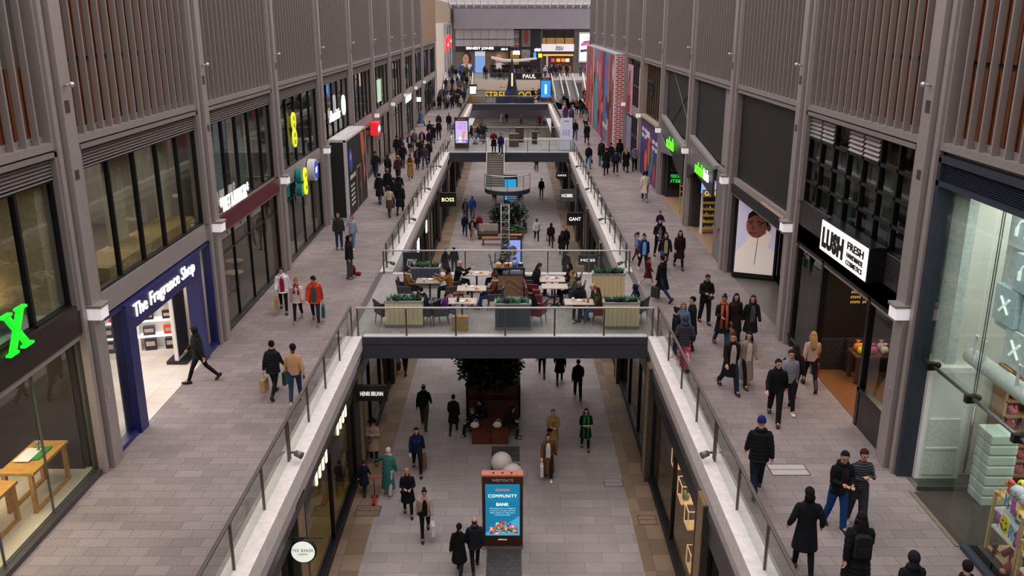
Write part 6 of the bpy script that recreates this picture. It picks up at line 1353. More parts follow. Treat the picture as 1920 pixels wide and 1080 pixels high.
# left glazed corner with red square signs
t = thing('corner_shopfront', 'tall glazed corner shop with red square signs at far left', 'shopfront', (0, 0, 0))
pane_grid(t, -1, XL, -.05, 126.2, 141.5, PZ, 9.4, 3, 1, M('c8c4c8', .4, .3), G_SHOP, .3)
for y, z in ((129, 6.6), (135.2, 7.0)): box('red_sign', XL + .1, XL + .3, y, y + 2.6, z - .9, z + .9, E('d0201c', .9), t); text('~xxx xxx', 1.9, .4, (XL + .32, y + .3, z - .2), (0, 1, 0), (0, 0, 1), E('fff6f4', .9), t, .02, 'lettering', .03)
lamp('corner_lamp', (XL - 2, 134, 8), 300, 3, (1, .93, .88), (0, 0, 0), 10)
# plaza kiosk with white canopy
t = thing('plaza_kiosk', 'dark kiosk counter under a thin white curved canopy on the plaza', 'kiosk', (0, 131, PZ))
MB().prism([(-3.0, 0, 2.6), (-1.2, 0, 2.2), (.6, 0, 2.15), (3.6, 0, 2.55), (3.6, 0, 2.7), (.6, 0, 2.45), (-1.2, 0, 2.5), (-3.0, 0, 2.9)], (0, 2.4, 0)).build('canopy', WHITE, t); box('counter', -3.2, 3.0, .2, .8, 0, 1.2, M('1f1c1e', .5), t); box('back_shelf', -3.2, 3.0, 1.8, 2.2, 0, 1.7, M('2a2422', .5), t)
for x in (-2.8, 0, 2.8): MB().tube([(x, 1.2, 0), (x, 1.2, 2.4)], .06, 8).build('post', BLACK, t)
box('menu_board', -2.3, -1.5, .1, .2, 1.2, 2.0, WHITE, t)
# far lower shop fronts under the last bridge
for i, (x, c, nm) in enumerate(((-4.6, '9ab4ae', 'pale green'), (-2.9, '6a5a4a', 'brown'), (-1.2, 'b8b0a8', 'grey'), (.5, '8a9a90', 'sage'), (2.2, '4f8a6a', 'green'), (3.9, 'a8a09a', 'cream'))):
    t = thing('far_shop_window', '%s lit shop window at the end of the lower street' % nm, 'window', (x, 150.3, ZL), 0, 'shop windows at the end of the lower street'); box('pane', -.7, .7, 0, .1, .3, 3.2, M(c, .3, 0, .15, .3, 1), t); box('frame', -.8, -.7, -.05, .1, 0, 3.4, BLACK, t)
# ------------------------------------------------------------------ people
def rx(v, a):  # rotate about X: positive a swings -Z towards +Y (forward)
    c, s = math.cos(a), math.sin(a); return Vector((v[0], v[1] * c - v[2] * s, v[1] * s + v[2] * c))
D = math.radians
POSES = {
 #          legs L/R (hip flex, knee), arms L/R (flex, abduct, elbow, inward), lean
 'walk':   dict(l=(24, 6), r=(-20, 22), la=(-18, 6, 12, 0), ra=(22, 6, 22, 5), lean=3),
 'walk2':  dict(l=(-16, 30), r=(20, 4), la=(16, 6, 20, 5), ra=(-14, 7, 10, 0), lean=3),
 'stride': dict(l=(25, 6), r=(-20, 24), la=(-24, 7, 15, 0), ra=(28, 7, 30, 8), lean=5),
 'stand':  dict(l=(2, 2), r=(-2, 2), la=(2, 7, 8, 0), ra=(2, 7, 8, 0), lean=1),
 'pocket': dict(l=(14, 5), r=(-12, 14), la=(-12, 18, 48, 20), ra=(-12, 18, 48, 20), lean=3),
 'phone':  dict(l=(12, 6), r=(-10, 12), la=(14, 6, 82, 32), ra=(14, 6, 88, 32), lean=6),
 'carry':  dict(l=(18, 6), r=(-15, 18), la=(0, 10, 6, 0), ra=(12, 8, 78, 28), lean=3),
 'cross':  dict(l=(10, 4), r=(-8, 10), la=(22, 8, 92, 62), ra=(22, 8, 88, 58), lean=4),
 'call':   dict(l=(-24, 24), r=(28, 6), la=(4, 8, 8, 0), ra=(46, 26, 135, 18), lean=4),
 'hug':    dict(l=(4, 2), r=(-4, 2), la=(30, 10, 70, 30), ra=(30, 10, 70, 30), lean=10),
 'reachl': dict(l=(6, 4), r=(-8, 8), la=(42, 46, 16, 0), ra=(10, 10, 20, 10), lean=14),
 'wave':   dict(l=(14, 6), r=(-12, 14), la=(0, 10, 10, 0), ra=(70, 80, 14, 0), lean=2),
 'sit':    dict(l=(84, 80), r=(80, 72), la=(24, 8, 62, 24), ra=(26, 8, 66, 26), lean=6),
 'situp':  dict(l=(84, 82), r=(80, 76), la=(70, 10, 62, 18), ra=(62, 12, 72, 18), lean=10),
 'sitback':dict(l=(78, 58), r=(84, 76), la=(10, 10, 72, 28), ra=(12, 10, 66, 28), lean=-8),
 'sitcalm':dict(l=(84, 84), r=(84, 84), la=(20, 6, 84, 40), ra=(20, 6, 84, 40), lean=18),
 'ride':   dict(l=(60, 84), r=(60, 84), la=(30, 12, 40, 10), ra=(30, 12, 40, 10), lean=4),
}
def skel(pn, yaw=0, pitch=0):
    p = POSES[pn]; J = {}
    lean = -D(p['lean'])
    def up(v): return rx(v, lean)
    for sd, k, a in ((-1, 'l', 'la'), (1, 'r', 'ra')):
        hf, kf = D(p[k][0]), D(p[k][1]); h = Vector((sd * .088, 0, 0)); J['hip' + k] = h
        sp_ = Vector((sd * .03 if 'sit' in pn else sd * .01, 0, -.43)); kn = h + rx(sp_, hf); an = kn + rx((sd * .005, 0, -.42), hf - kf)
        J['kn' + k] = kn; J['an' + k] = an; fa = (hf - kf) * (1.0 if hf < 0 else .5) if 'sit' not in pn and pn != 'ride' else 0
        J['foot' + k] = fa
        f, ab, el, inn = [D(q) for q in p[a]]
        s0 = Vector((sd * .175, -.005, .445)); dr = Vector((sd * math.sin(ab), 0, -math.cos(ab))); dr = rx(dr, f); e = s0 + dr * .275
        fd = rx(Vector((sd * math.sin(ab), 0, -math.cos(ab))), f + el); fd = (Matrix.Rotation(sd * inn, 3, 'Z') @ fd); wv = e + fd.normalized() * .245
        J['sh' + k] = up(s0); J['el' + k] = up(e); J['wr' + k] = up(wv); J['hd' + k] = up(fd).normalized()
    J['neck'] = up((0, -.01, .50)); J['head'] = up((0, .015, .655)); J['up'] = up
    J['yaw'] = D(yaw); J['hp'] = D(pitch)
    zmin = min(J['anl'].z, J['anr'].z) - .075
    if 'sit' in pn: zmin = -.52
    J['z'] = -zmin; return J
def fuse(mb, vox, smooth=4):
    me = mb.mesh('tmp'); o = bpy.data.objects.new('tmp', me); COL.objects.link(o)
    m = o.modifiers.new('r', 'REMESH'); m.mode = 'VOXEL'; m.voxel_size = vox
    if smooth: s = o.modifiers.new('s', 'SMOOTH'); s.iterations = smooth; s.factor = .5
    bpy.context.view_layer.update(); dg = bpy.context.evaluated_depsgraph_get()
    out = bpy.data.meshes.new_from_object(o.evaluated_get(dg)); bpy.data.objects.remove(o); bpy.data.meshes.remove(me)
    out.polygons.foreach_set('use_smooth', [True] * len(out.polygons)); return out
def rings(mb, J, prof, n=16):
    """torso loft: prof rows = (z, half width, half depth, y offset)"""
    mb_pts = []; b = len(mb.v)
    for (z, w_, d, y) in prof:
        for j in range(n):
            a = 2 * PI * j / n; q = Vector((w_ * math.cos(a), y + d * math.sin(a), z)); q = J['up'](q) if z > 0 else q
            mb.v.append(tuple(q))
    k = len(prof)
    for i in range(k - 1):
        for j in range(n): j2 = (j + 1) % n; mb.f.append((b + i * n + j, b + i * n + j2, b + (i + 1) * n + j2, b + (i + 1) * n + j)); mb.m.append(0)
    mb.f += [tuple(b + j for j in range(n - 1, -1, -1)), tuple(b + (k - 1) * n + j for j in range(n))]; mb.m += [0, 0]
def headmat(J):
    return Matrix.Translation(J['head']) @ Matrix.Rotation(J['yaw'], 4, 'Z') @ Matrix.Rotation(-J['hp'], 4, 'X')
MC = {}
def body_mesh(pn, yaw, pitch):
    k = ('body', pn, yaw, pitch)
    if k in MC: return MC[k]
    J = skel(pn, yaw, pitch); m = MB()
    rings(m, J, [(-.1, .14, .09, 0), (0, .15, .1, 0), (.12, .125, .09, 0), (.28, .14, .1, 0), (.4, .155, .085, 0), (.46, .10, .06, 0), (.5, .055, .055, 0)])
    H = headmat(J)
    m.tube([J['neck'] - Vector((0, 0, .04)), J['neck'] + Vector((0, .005, .04)), J['head'] - Vector((0, .01, .03))], [.056, .052, .05], 12)
    def hp(v): return H @ Vector(v)
    R3 = H.to_3x3()
    m.ell(hp((0, -.012, .03)), (.074, .094, .09), 18, 12, R=R3); m.ell(hp((0, .012, -.025)), (.06, .074, .085), 16, 12, R=R3); m.ell(hp((0, .05, -.085)), (.035, .032, .026), 10, 8, R=R3)
    m.tube([hp((0, .078, .025)), hp((0, .103, -.02))], [.01, .016], 8)
    for a in (-1, 1): m.ell(hp((a * .074, -.01, -.005)), (.012, .02, .032), 8, 6, R=R3)
    for sd, kk in ((-1, 'l'), (1, 'r')):
        m.tube([J['hip' + kk] + Vector((0, 0, .03)), J['kn' + kk], J['an' + kk]], [.08, .052, .036], 12)
        s1 = J['sh' + kk] - Vector((sd * .03, 0, .025)); m.tube([s1, (J['sh' + kk] + J['el' + kk]) / 2, J['el' + kk], J['wr' + kk]], [.036, .042, .036, .026], 12)
        w_, d = J['wr' + kk], J['hd' + kk]
        sdv = d.cross(Vector((0, 0, 1))) if abs(d.z) < .8 else d.cross(Vector((1, 0, 0))); sdv.normalize()
        nv = sdv.cross(d).normalized()
        m.tube([w_, w_ + d * .04, w_ + d * .09], [(.024, .018), (.036, .018), (.04, .015)], 10)
        for i, (u, L) in enumerate(((-.028, .062), (-.01, .075), (.009, .07), (.027, .055))):
            b0 = w_ + d * .085 + sdv * u; m.tube([b0, b0 + d * L * .5 - nv * .008, b0 + d * L * .85 - nv * .03], [.0098, .0092, .008], 6)
        m.tube([w_ + d * .03 + sdv * .03, w_ + d * .07 + sdv * .055 - nv * .01, w_ + d * .1 + sdv * .055 - nv * .02], [.013, .011, .009], 6)
        an = J['an' + kk]; f = rx((0, 1, 0), J['foot' + kk]); m.tube([an - f * .04, an + f * .1], [.035, .03], 8)
    me = fuse(m, .0085, 3)
    # eyes, brows and lips join the same mesh in their own material slots
    bm = bmesh.new(); bm.from_mesh(me)
    def add(mbx, mi):
        t = mbx.mesh('t'); b0 = len(bm.faces); bm.from_mesh(t); bm.faces.ensure_lookup_table()
        for fc in bm.faces[b0:]: fc.material_index = mi
        bpy.data.meshes.remove(t)
    e = MB()
    for a in (-1, 1): e.ell(hp((a * .03, .082, .012)), (.013, .008, .007), 8, 6, R=R3); e.tube([hp((a * .014, .084, .034)), hp((a * .046, .074, .034))], .0055, 5)
    add(e, 1); l = MB().ell(hp((0, .085, -.05)), (.022, .008, .007), 8, 6, R=R3); add(l, 2)
    bm.to_mesh(me); bm.free()
    me.name = 'body'
    for c in ('c99a80', '2a1c18', '9a5048'): me.materials.append(M(c, .5))
    MC[k] = me; return me
def sleeve(m, J, r0, r1, r2, puff=0, frac=1.0):
    for kk in 'lr':
        a, b, c = J['sh' + kk], J['el' + kk], J['wr' + kk]; c = b + (c - b) * frac
        a = a + Vector((-.02 if a.x > 0 else .02, 0, -.012)); a0 = a + Vector((-.05 if a.x > 0 else .05, 0, .012))
        if puff:
            pts, rr = [], []
            for i in range(13): t = i / 12; p = a + (b - a) * t * 2 if t < .5 else b + (c - b) * (t - .5) * 2; pts.append(p); rr.append((r0 + (r2 - r0) * t) * (1 + puff * math.cos(i * PI)))
            rr[0] *= .8; m.tube([a0] + pts, [r0 * .5] + rr, 12)
        else: m.tube([a0, a, a + (b - a) * .18, (a + b) / 2, b, c], [r0 * .5, r0 * .82, r0 * .93, (r0 + r1) / 2 * .97, r1, r2], 12)
def top_mesh(pn, kind):
    k = ('top', pn, kind)
    if k in MC: return MC[k]
    J = skel(pn); m = MB(); sit = 'sit' in pn or pn == 'ride'
    st = 0 if sit else max(0, abs(J['knl'].y - J['knr'].y) - .1)
    sh = [(.40, .185, .115, 0), (.455, .15, .095, -.005), (.5, .085, .075, -.005), (.53, .068, .066, 0)]
    if kind == 'sweater': rings(m, J, [(-.06, .165, .12, 0), (.0, .165, .12, 0), (.14, .155, .115, 0), (.28, .172, .125, 0)] + sh); sleeve(m, J, .066, .056, .042)
    elif kind == 'tshirt': rings(m, J, [(-.06, .165, .12, 0), (.14, .15, .11, 0), (.28, .168, .12, 0)] + sh); sleeve(m, J, .06, .056, .04, 0, .1)
    elif kind == 'jacket': rings(m, J, [(-.13, .185, .135, 0), (.0, .182, .132, 0), (.14, .172, .128, 0), (.28, .188, .136, 0), (.40, .2, .128, 0), (.455, .165, .105, -.005), (.5, .1, .09, -.005), (.545, .082, .082, -.005)]); sleeve(m, J, .078, .066, .05)
    elif kind in ('puffer', 'vest', 'longpuffer'):
        z0 = -.14 if kind != 'longpuffer' else -.46; pr = []; n = 15 if kind != 'longpuffer' else 23
        for i in range(n):
            z = z0 + (.42 - z0) * i / (n - 1); f = 1 + .05 * math.cos(i * PI); e = max(0, -z) * .1
            pr.append((z, (.195 + e) * f, (.15 + e + (st * .3 if z < -.1 else 0)) * f, st * 0))
        pr += [(.46, .165, .115, 0), (.5, .11, .1, 0), (.55, .088, .088, 0)]; rings(m, J, pr)
        if kind != 'vest': sleeve(m, J, .088, .075, .055, .07)
        else: sleeve(m, J, .066, .056, .042)
    elif kind in ('coat', 'longcoat', 'dress'):
        zb = {'coat': -.40, 'longcoat': -.66, 'dress': -.5}[kind]
        if sit: zb = -.12
        pr = []
        for i in range(7): t = i / 6; z = zb * (1 - t) - .02 * t; pr.append((z, .185 + .05 * (1 - t) + (.02 if kind == 'dress' else 0), .135 + (.04 + st * .38) * (1 - t), 0))
        wv = .15 if kind == 'dress' else .165
        rings(m, J, pr + [(.13, wv, .125, 0), (.28, .182, .13, 0), (.40, .195, .122, 0), (.455, .16, .1, -.005), (.5, .095, .085, -.005), (.54, .078, .078, -.005)]); sleeve(m, J, .074, .063, .048)
    if kind == 'hoodie' or kind == 'hoodieup': rings(m, J, [(-.1, .178, .132, 0), (.0, .178, .13, 0), (.14, .17, .126, 0), (.28, .182, .132, 0)] + [(.40, .193, .122, 0), (.455, .16, .105, -.005), (.51, .1, .09, -.015), (.56, .09, .09, -.02)]); sleeve(m, J, .074, .064, .046); m.ell(J['up'](Vector((0, -.09, .5))), (.1, .06, .07), 12, 8)
    if kind in ('jacket', 'puffer', 'longpuffer'):
        m.tube([J['up'](Vector((.1 * math.cos(a), -.02 + .09 * math.sin(a), .52))) for a in [2 * PI * i / 14 for i in range(15)]], .026, 8)
    me = fuse(m, .016, 3 if 'puffer' not in kind and kind != 'vest' else 1)
    # open the collar for the neck, jaw and face
    me.name = 'top'; me.materials.append(M('777777')); MC[k] = me; return me
def leg_mesh(pn, kind):
    k = ('leg', pn, kind)
    if k in MC: return MC[k]
    J = skel(pn); m = MB(); r = {'slim': (.09, .062, .045), 'straight': (.098, .074, .062), 'wide': (.105, .092, .092), 'bare': (.082, .054, .038), 'skirt': (.09, .06, .04)}[kind]
    rings(m, J, [(-.12, .13, .095, 0), (-.04, .165, .12, 0), (.06, .158, .115, 0)])
    for kk in 'lr':
        a = J['an' + kk]; kn = J['kn' + kk]
        m.tube([J['hip' + kk] + Vector((0, 0, .02)), (J['hip' + kk] + kn) / 2, kn, kn + (a - kn) * .35, a + (a - kn) * .04], [r[0], (r[0] + r[1]) / 2 + .006, r[1], r[1] * .97, r[2]], 12)
    if kind == 'skirt': rings(m, J, [(-.42, .2, .2, 0), (-.1, .18, .14, 0), (.02, .165, .12, 0)])
    me = fuse(m, .015, 2); me.name = 'trousers'; me.materials.append(M('777777')); MC[k] = me; return me
def shoe_mesh(kind='shoe'):
    k = ('shoe', kind)
    if k in MC: return MC[k]
    m = MB().tube([(0, -.1, -.035), (0, -.06, -.025), (0, .02, -.035), (0, .11, -.05), (0, .17, -.056), (0, .19, -.058)], [(.025, .03), (.042, .05), (.043, .042), (.05, .03), (.042, .022), (.015, .012)], 12)
    if kind == 'boot': m.tube([(0, -.04, -.03), (0, -.035, .12), (0, -.03, .22)], [.05, .052, .058], 12)
    me = fuse(m, .009, 1); me.name = 'shoe'
    s = MB().prism([(.045 * math.cos(a) * (1 if math.sin(a) < 0 else 1.1), .045 + .148 * math.sin(a), -.084) for a in [2 * PI * i / 18 for i in range(18)]], (0, 0, .018), 1)
    bm = bmesh.new(); bm.from_mesh(me); t = s.mesh('t'); b0 = len(bm.faces); bm.from_mesh(t); bm.faces.ensure_lookup_table()
    for f in bm.faces[b0:]: f.material_index = 1
    bm.to_mesh(me); bm.free(); me.materials.append(M('777777')); me.materials.append(M('777777')); MC[k] = me; return me
def hair_mesh(kind):
    k = ('hair', kind)
    if k in MC: return MC[k]
    m = MB()
    def cap(rx_, ry_, rz_, cy, cz, front=.035, low=-.01, side=-.045):
        b = MB().ell((0, cy, cz), (rx_, ry_, rz_), 24, 16); keep = []
        t = b.mesh('t'); bm = bmesh.new(); bm.from_mesh(t); bmesh.ops.remove_doubles(bm, verts=bm.verts, dist=.0005)
        kill = [v for v in bm.verts if (v.co.y > front - .02 and v.co.z < .052 + (v.co.y - .01) * .42) or (v.co.z < low and v.co.y > -.01) or v.co.z < side - .02]
        bmesh.ops.delete(bm, geom=kill, context='VERTS'); 
        gs = bmesh.ops.solidify(bm, geom=bm.faces[:], thickness=.008); bm.to_mesh(t); bm.free(); return t
    if kind in ('short', 'long', 'bun', 'pony', 'bob', 'curly', 'balding'):
        t = cap(.084, .104, .1, -.016, .035) if kind != 'balding' else cap(.08, .1, .085, -.022, .0, -.01, -.02, -.06)
        if kind == 'balding':
            bm = bmesh.new(); bm.from_mesh(t); bmesh.ops.delete(bm, geom=[v for v in bm.verts if v.co.z > .045], context='VERTS'); bm.to_mesh(t); bm.free()
        e = MB()
        if kind == 'long': e.tube([(0, -.06, .06), (0, -.085, -.04), (0, -.1, -.16), (0, -.115, -.3), (0, -.11, -.38)], [(.05, .04), (.09, .045), (.105, .04), (.09, .03), (.04, .015)], 14); e.tube([(-.075, .0, .03), (-.088, .005, -.08), (-.1, .03, -.2)], [.02, .028, .012], 8).tube([(.075, .0, .03), (.088, .005, -.08), (.1, .03, -.2)], [.02, .028, .012], 8)
        if kind == 'bob': e.tube([(0, -.05, .05), (0, -.07, -.04), (0, -.07, -.12)], [(.06, .05), (.095, .055), (.08, .045)], 14)
        if kind == 'bun': e.ell((0, -.1, .1), .05, 14, 10)
        if kind == 'pony': e.tube([(0, -.1, .06), (0, -.16, .03), (0, -.17, -.1), (0, -.14, -.22)], [.025, .035, .03, .008], 10)
        if kind == 'curly':
            r = random.Random(4)
            for i in range(46):
                a = r.uniform(0, 2 * PI); z = r.uniform(-.1, .12); q = Vector((math.cos(a) * .1, -.03 + math.sin(a) * .1, z)); 
                if q.y > .03 and z < .05: continue
                e.ell(q, r.uniform(.025, .04), 8, 6)
        bm = bmesh.new(); bm.from_mesh(t)
        if e.v: t2 = e.mesh('t2'); bm.from_mesh(t2)
        bm.to_mesh(t); bm.free(); me = t
    elif kind == 'beanie': me = cap(.09, .11, .115, -.014, .04, .2, .03, .02)
    elif kind == 'cap':
        me = cap(.088, .108, .1, -.014, .03, .2, .03, .0); bm = bmesh.new(); bm.from_mesh(me); t2 = MB().prism([(.07 * math.cos(a), .075 + .085 * math.sin(a), .045) for a in [PI * i / 10 for i in range(11)]], (0, 0, .01)).mesh('x'); bm.from_mesh(t2); bm.to_mesh(me); bm.free()
    elif kind == 'hat': me = MB().lathe([(.15, .05), (.16, .055), (.095, .065), (.088, .12), (.07, .16), (0, .165)], (0, -.01, 0), 22).mesh('h', True)
    elif kind == 'hood':
        me = cap(.096, .114, .118, -.02, .02, .06, -.2, -.3)
        bm = bmesh.new(); bm.from_mesh(me); t2 = MB().tube([(0, -.03, -.06), (0, -.04, -.12), (0, -.04, -.18)], [(.08, .08), (.085, .08), (.11, .09)], 16).mesh('x'); bm.from_mesh(t2); bm.to_mesh(me); bm.free()
    elif kind == 'hijab':
        me = cap(.093, .115, .118, -.012, .02, .052, -.2, -.3)
        bm = bmesh.new(); bm.from_mesh(me); t2 = MB().tube([(0, -.02, -.06), (0, -.0, -.12), (0, .0, -.2)], [(.08, .085), (.1, .1), (.15, .11)], 16).mesh('x'); bm.from_mesh(t2); bm.to_mesh(me); bm.free()
    elif kind == 'furhood':
        me = cap(.105, .125, .13, -.02, .015, .06, -.2, -.3); bm = bmesh.new(); bm.from_mesh(me)
        t2 = MB().tube([(.11 * math.cos(a), .05, .01 + .13 * math.sin(a)) for a in [2 * PI * i / 16 for i in range(17)]], .035, 8).mesh('x'); bm.from_mesh(t2); bm.to_mesh(me); bm.free()
    me.polygons.foreach_set('use_smooth', [True] * len(me.polygons)); me.name = 'hair'; me.materials.clear(); me.materials.append(M('333333')); MC[k] = me; return me
def part(name, me, parent, mats, loc=None, mat=None):
    o = bpy.data.objects.new(name, me); COL.objects.link(o); o.parent = parent
    for i, m in enumerate(mats): o.material_slots[i].link = 'OBJECT'; o.material_slots[i].material = m
    if mat is not None: o.matrix_local = mat
    elif loc is not None: o.location = loc
    return o
HC = {'black': '151112', 'brown': '35211a', 'dark': '211714', 'blond': 'a47f4e', 'ginger': '7a3a1c', 'auburn': '3e1812', 'grey': '77706c', 'fair': '7a5a3a'}
SK = {'l': 'c9977d', 'm': 'a8735a', 'd': '5c3a2b', 'p': 'd8ab94'}
def CL(h, n=.1): return M(h, .85, 0, 0, n, 25, .15, .2)
def person(x, y, z, head, pose, top, bot, hair, lab, s=1.0, skin='l', yaw=0, pitch=8, shoes='1a1819', extra=(), group=None, sole=None):
    """top = (kind, colour), bot = (kind, colour), hair = (kind, colour name or hex); head = heading in degrees, 0 away from the camera"""
    J = skel(pose, yaw, pitch)
    t = thing('person', lab, 'person', (x, y, z), -D(head), group, s)
    off = Vector((0, 0, J['z'])) if 'sit' not in pose else Vector((0, 0, .52))
    b = part('body', body_mesh(pose, yaw, pitch), t, [M(SK[skin], .55, 0, 0, .04), M('1c1413', .4, 0, 0, 0), M('8f4a42' if skin != 'd' else '4a2420', .5, 0, 0, 0)], off)
    tk = top[0]
    part({'coat': 'coat', 'longcoat': 'coat', 'dress': 'dress', 'sweater': 'sweater', 'tshirt': 'shirt'}.get(tk, 'jacket'), top_mesh(pose, tk), t, [pattern(top[1]) if top[1][0] == '#' else CL(top[1])], off)
    part({'skirt': 'skirt', 'bare': 'tights'}.get(bot[0], 'trousers'), leg_mesh(pose, bot[0]), t, [pattern(bot[1]) if bot[1][0] == '#' else CL(bot[1])], off)
    boot = shoes[0] == 'B'; sc = shoes[1:] if boot else shoes
    for kk in 'lr':
        part('shoe', shoe_mesh('boot' if boot else 'shoe'), t, [M(sc, .5), M(sole or ('d8d4d0' if int(sc[:2], 16) > 100 else '2a2828'), .6)], mat=Matrix.Translation(off + J['an' + kk]) @ Matrix.Rotation(J['foot' + kk], 4, 'X'))
    hk, hc = hair
    if hk != 'bald':
        part({'beanie': 'beanie', 'cap': 'cap', 'hat': 'hat', 'hood': 'hood', 'furhood': 'hood', 'hijab': 'headscarf'}.get(hk, 'hair'), hair_mesh(hk), t, [CL(HC.get(hc, hc), .15)], mat=Matrix.Translation(off) @ headmat(J))
    for e in extra:
        k = e[0]
        if k == 'scarf':
            m = MB().tube([J['up'](Vector((.088 * math.cos(a), -.005 + .09 * math.sin(a), .53))) for a in [2 * PI * i / 14 for i in range(15)]], .032, 8)
            m.tube([J['up'](Vector((-.06, .11, .5))), J['up'](Vector((-.08, .16, .25))), Vector((-.08, .17, -.1 - e[2]))], [(.045, .012)] * 3, 8).tube([J['up'](Vector((.06, .11, .5))), J['up'](Vector((.08, .16, .25))), Vector((.08, .17, -.05 - e[2]))], [(.045, .012)] * 3, 8)
            o = m.build('scarf', CL(e[1]), t, True); o.location = off
        elif k == 'shirt':
            dep = {'jacket': .139, 'hoodie': .135, 'puffer': .158, 'coat': .134, 'longcoat': .134, 'sweater': .128}.get(tk, .14)
            m = MB(); zs = [.47, .40, .28, .14, .0, -.08]; yy_ = [dep - .035, dep - .012, dep, dep - .006, dep - .002, dep + .002]; ws = [.04, .06, .08, .078, .075, .07]
            for i in range(5):
                a, b_ = [J['up'](Vector((sg * w_, y_, z_))) for (w_, y_, z_) in ((ws[i], yy_[i], zs[i]), (ws[i + 1], yy_[i + 1], zs[i + 1])) for sg in (-1, 1)][:2], [J['up'](Vector((sg * ws[i + 1], yy_[i + 1], zs[i + 1]))) for sg in (-1, 1)]
                m.prism([a[0], a[1], b_[1], b_[0]], (0, .008, 0))
            o = m.build('shirt', CL(e[1]), t); o.location = off
        elif k == 'backpack':
            o = MB().prism([(-.14, -.12, .06), (.14, -.12, .06), (.13, -.12, .42), (.08, -.12, .47), (-.08, -.12, .47), (-.13, -.12, .42)], (0, -.13, 0)).box(-.1, .1, -.28, -.25, .1, .28).build('backpack', CL(e[1]), t, False, .03); o.location = off
        elif k in ('bag', 'paperbag', 'tote'):
            sd = 'l' if e[2] == 'l' else 'r'; w_ = J['wr' + sd] + J['hd' + sd] * .1
            W, Hh_, Dp = {'bag': (.3, .24, .12), 'paperbag': (.32, .4, .14), 'tote': (.34, .38, .1)}[k]
            zt_ = w_.z - .16; m = MB().prism([(w_.x - Dp / 2, w_.y - W / 2, zt_ - Hh_), (w_.x - Dp / 2, w_.y + W / 2, zt_ - Hh_), (w_.x - Dp / 2, w_.y + W / 2 * .94, zt_), (w_.x - Dp / 2, w_.y - W / 2 * .94, zt_)], (Dp, 0, 0))
            m.tube([(w_.x, w_.y - .08, zt_), (w_.x, w_.y, w_.z), (w_.x, w_.y + .08, zt_)], .008, 5)
            bg_ = thing({'bag': 'handbag', 'paperbag': 'paper_bag', 'tote': 'shopping_bag'}[k], e[3], 'bag', (x, y, z), -D(head), None, s)
            o = m.build('bag_body', M(e[1], .6, 0, 0, .1, 8), bg_, False, .008); o.location = off
        elif k == 'crossbag':
            o = MB().ell(J['up'](Vector((.13 * e[2], .15, .02))), (.11, .05, .08), 12, 8).build('shoulder_bag', CL(e[1]), t, True); o.location = off
            o = MB().tube([J['up'](Vector((.15 * e[2], .14, .06))), J['up'](Vector((0, .15, .28))), J['up'](Vector((-.12 * e[2], .06, .47)))], .008, 5).build('bag_strap', CL(e[1]), t); o.location = off
        elif k == 'phone':
            w_ = J['wrr'] + J['hdr'] * .12; o = MB().box(-.035, .035, -.075, .075, -.005, .005, T=Matrix.Translation(w_ + Vector((-.02, 0, .03))) @ Matrix.Rotation(.5, 4, 'X')).build('phone', BLACKG, t); o.location = off
        elif k == 'logo':
            o = MB().box(-.09, .09, .128, .137, .33, .37).box(-.05, .05, .13, .14, .25, .29).build('chest_logo', M(e[1], .5), t); o.location = off
        elif k == 'belt':
            m = MB().tube([J['up'](Vector((.158 * math.cos(a), .122 * math.sin(a), .1))) for a in [2 * PI * i / 20 for i in range(21)]], .018, 6); o = m.build('belt', CL(e[1]), t, True); o.location = off
        elif k == 'glasses':
            H = headmat(J); m = MB()
            for a in (-1, 1): m.tube([H @ Vector((a * .03 + .02 * math.cos(q), .094, .012 + .017 * math.sin(q))) for q in [2 * PI * i / 10 for i in range(11)]], .003, 4)
            m.tube([H @ Vector((-.012, .095, .012)), H @ Vector((.012, .095, .012))], .003, 4); o = m.build('glasses', BLACKG, t); o.location = off
        elif k == 'beard':
            H = headmat(J); o = MB().ell(H @ Vector((0, .04, -.07)), (.055, .05, .045), 14, 10, R=H.to_3x3()).build('beard', CL(HC.get(e[1], e[1])), t, True); o.location = off
        elif k == 'sheets':
            w_ = (J['wrr'] + J['wrl']) / 2 + Vector((0, .12, .05)); o = MB().box(-.17, .17, -.12, .12, 0, .012, T=Matrix.Translation(w_) @ Matrix.Rotation(.35, 4, 'X')).build('papers', M('d4d6e0', .6), t); o.location = off
    return t
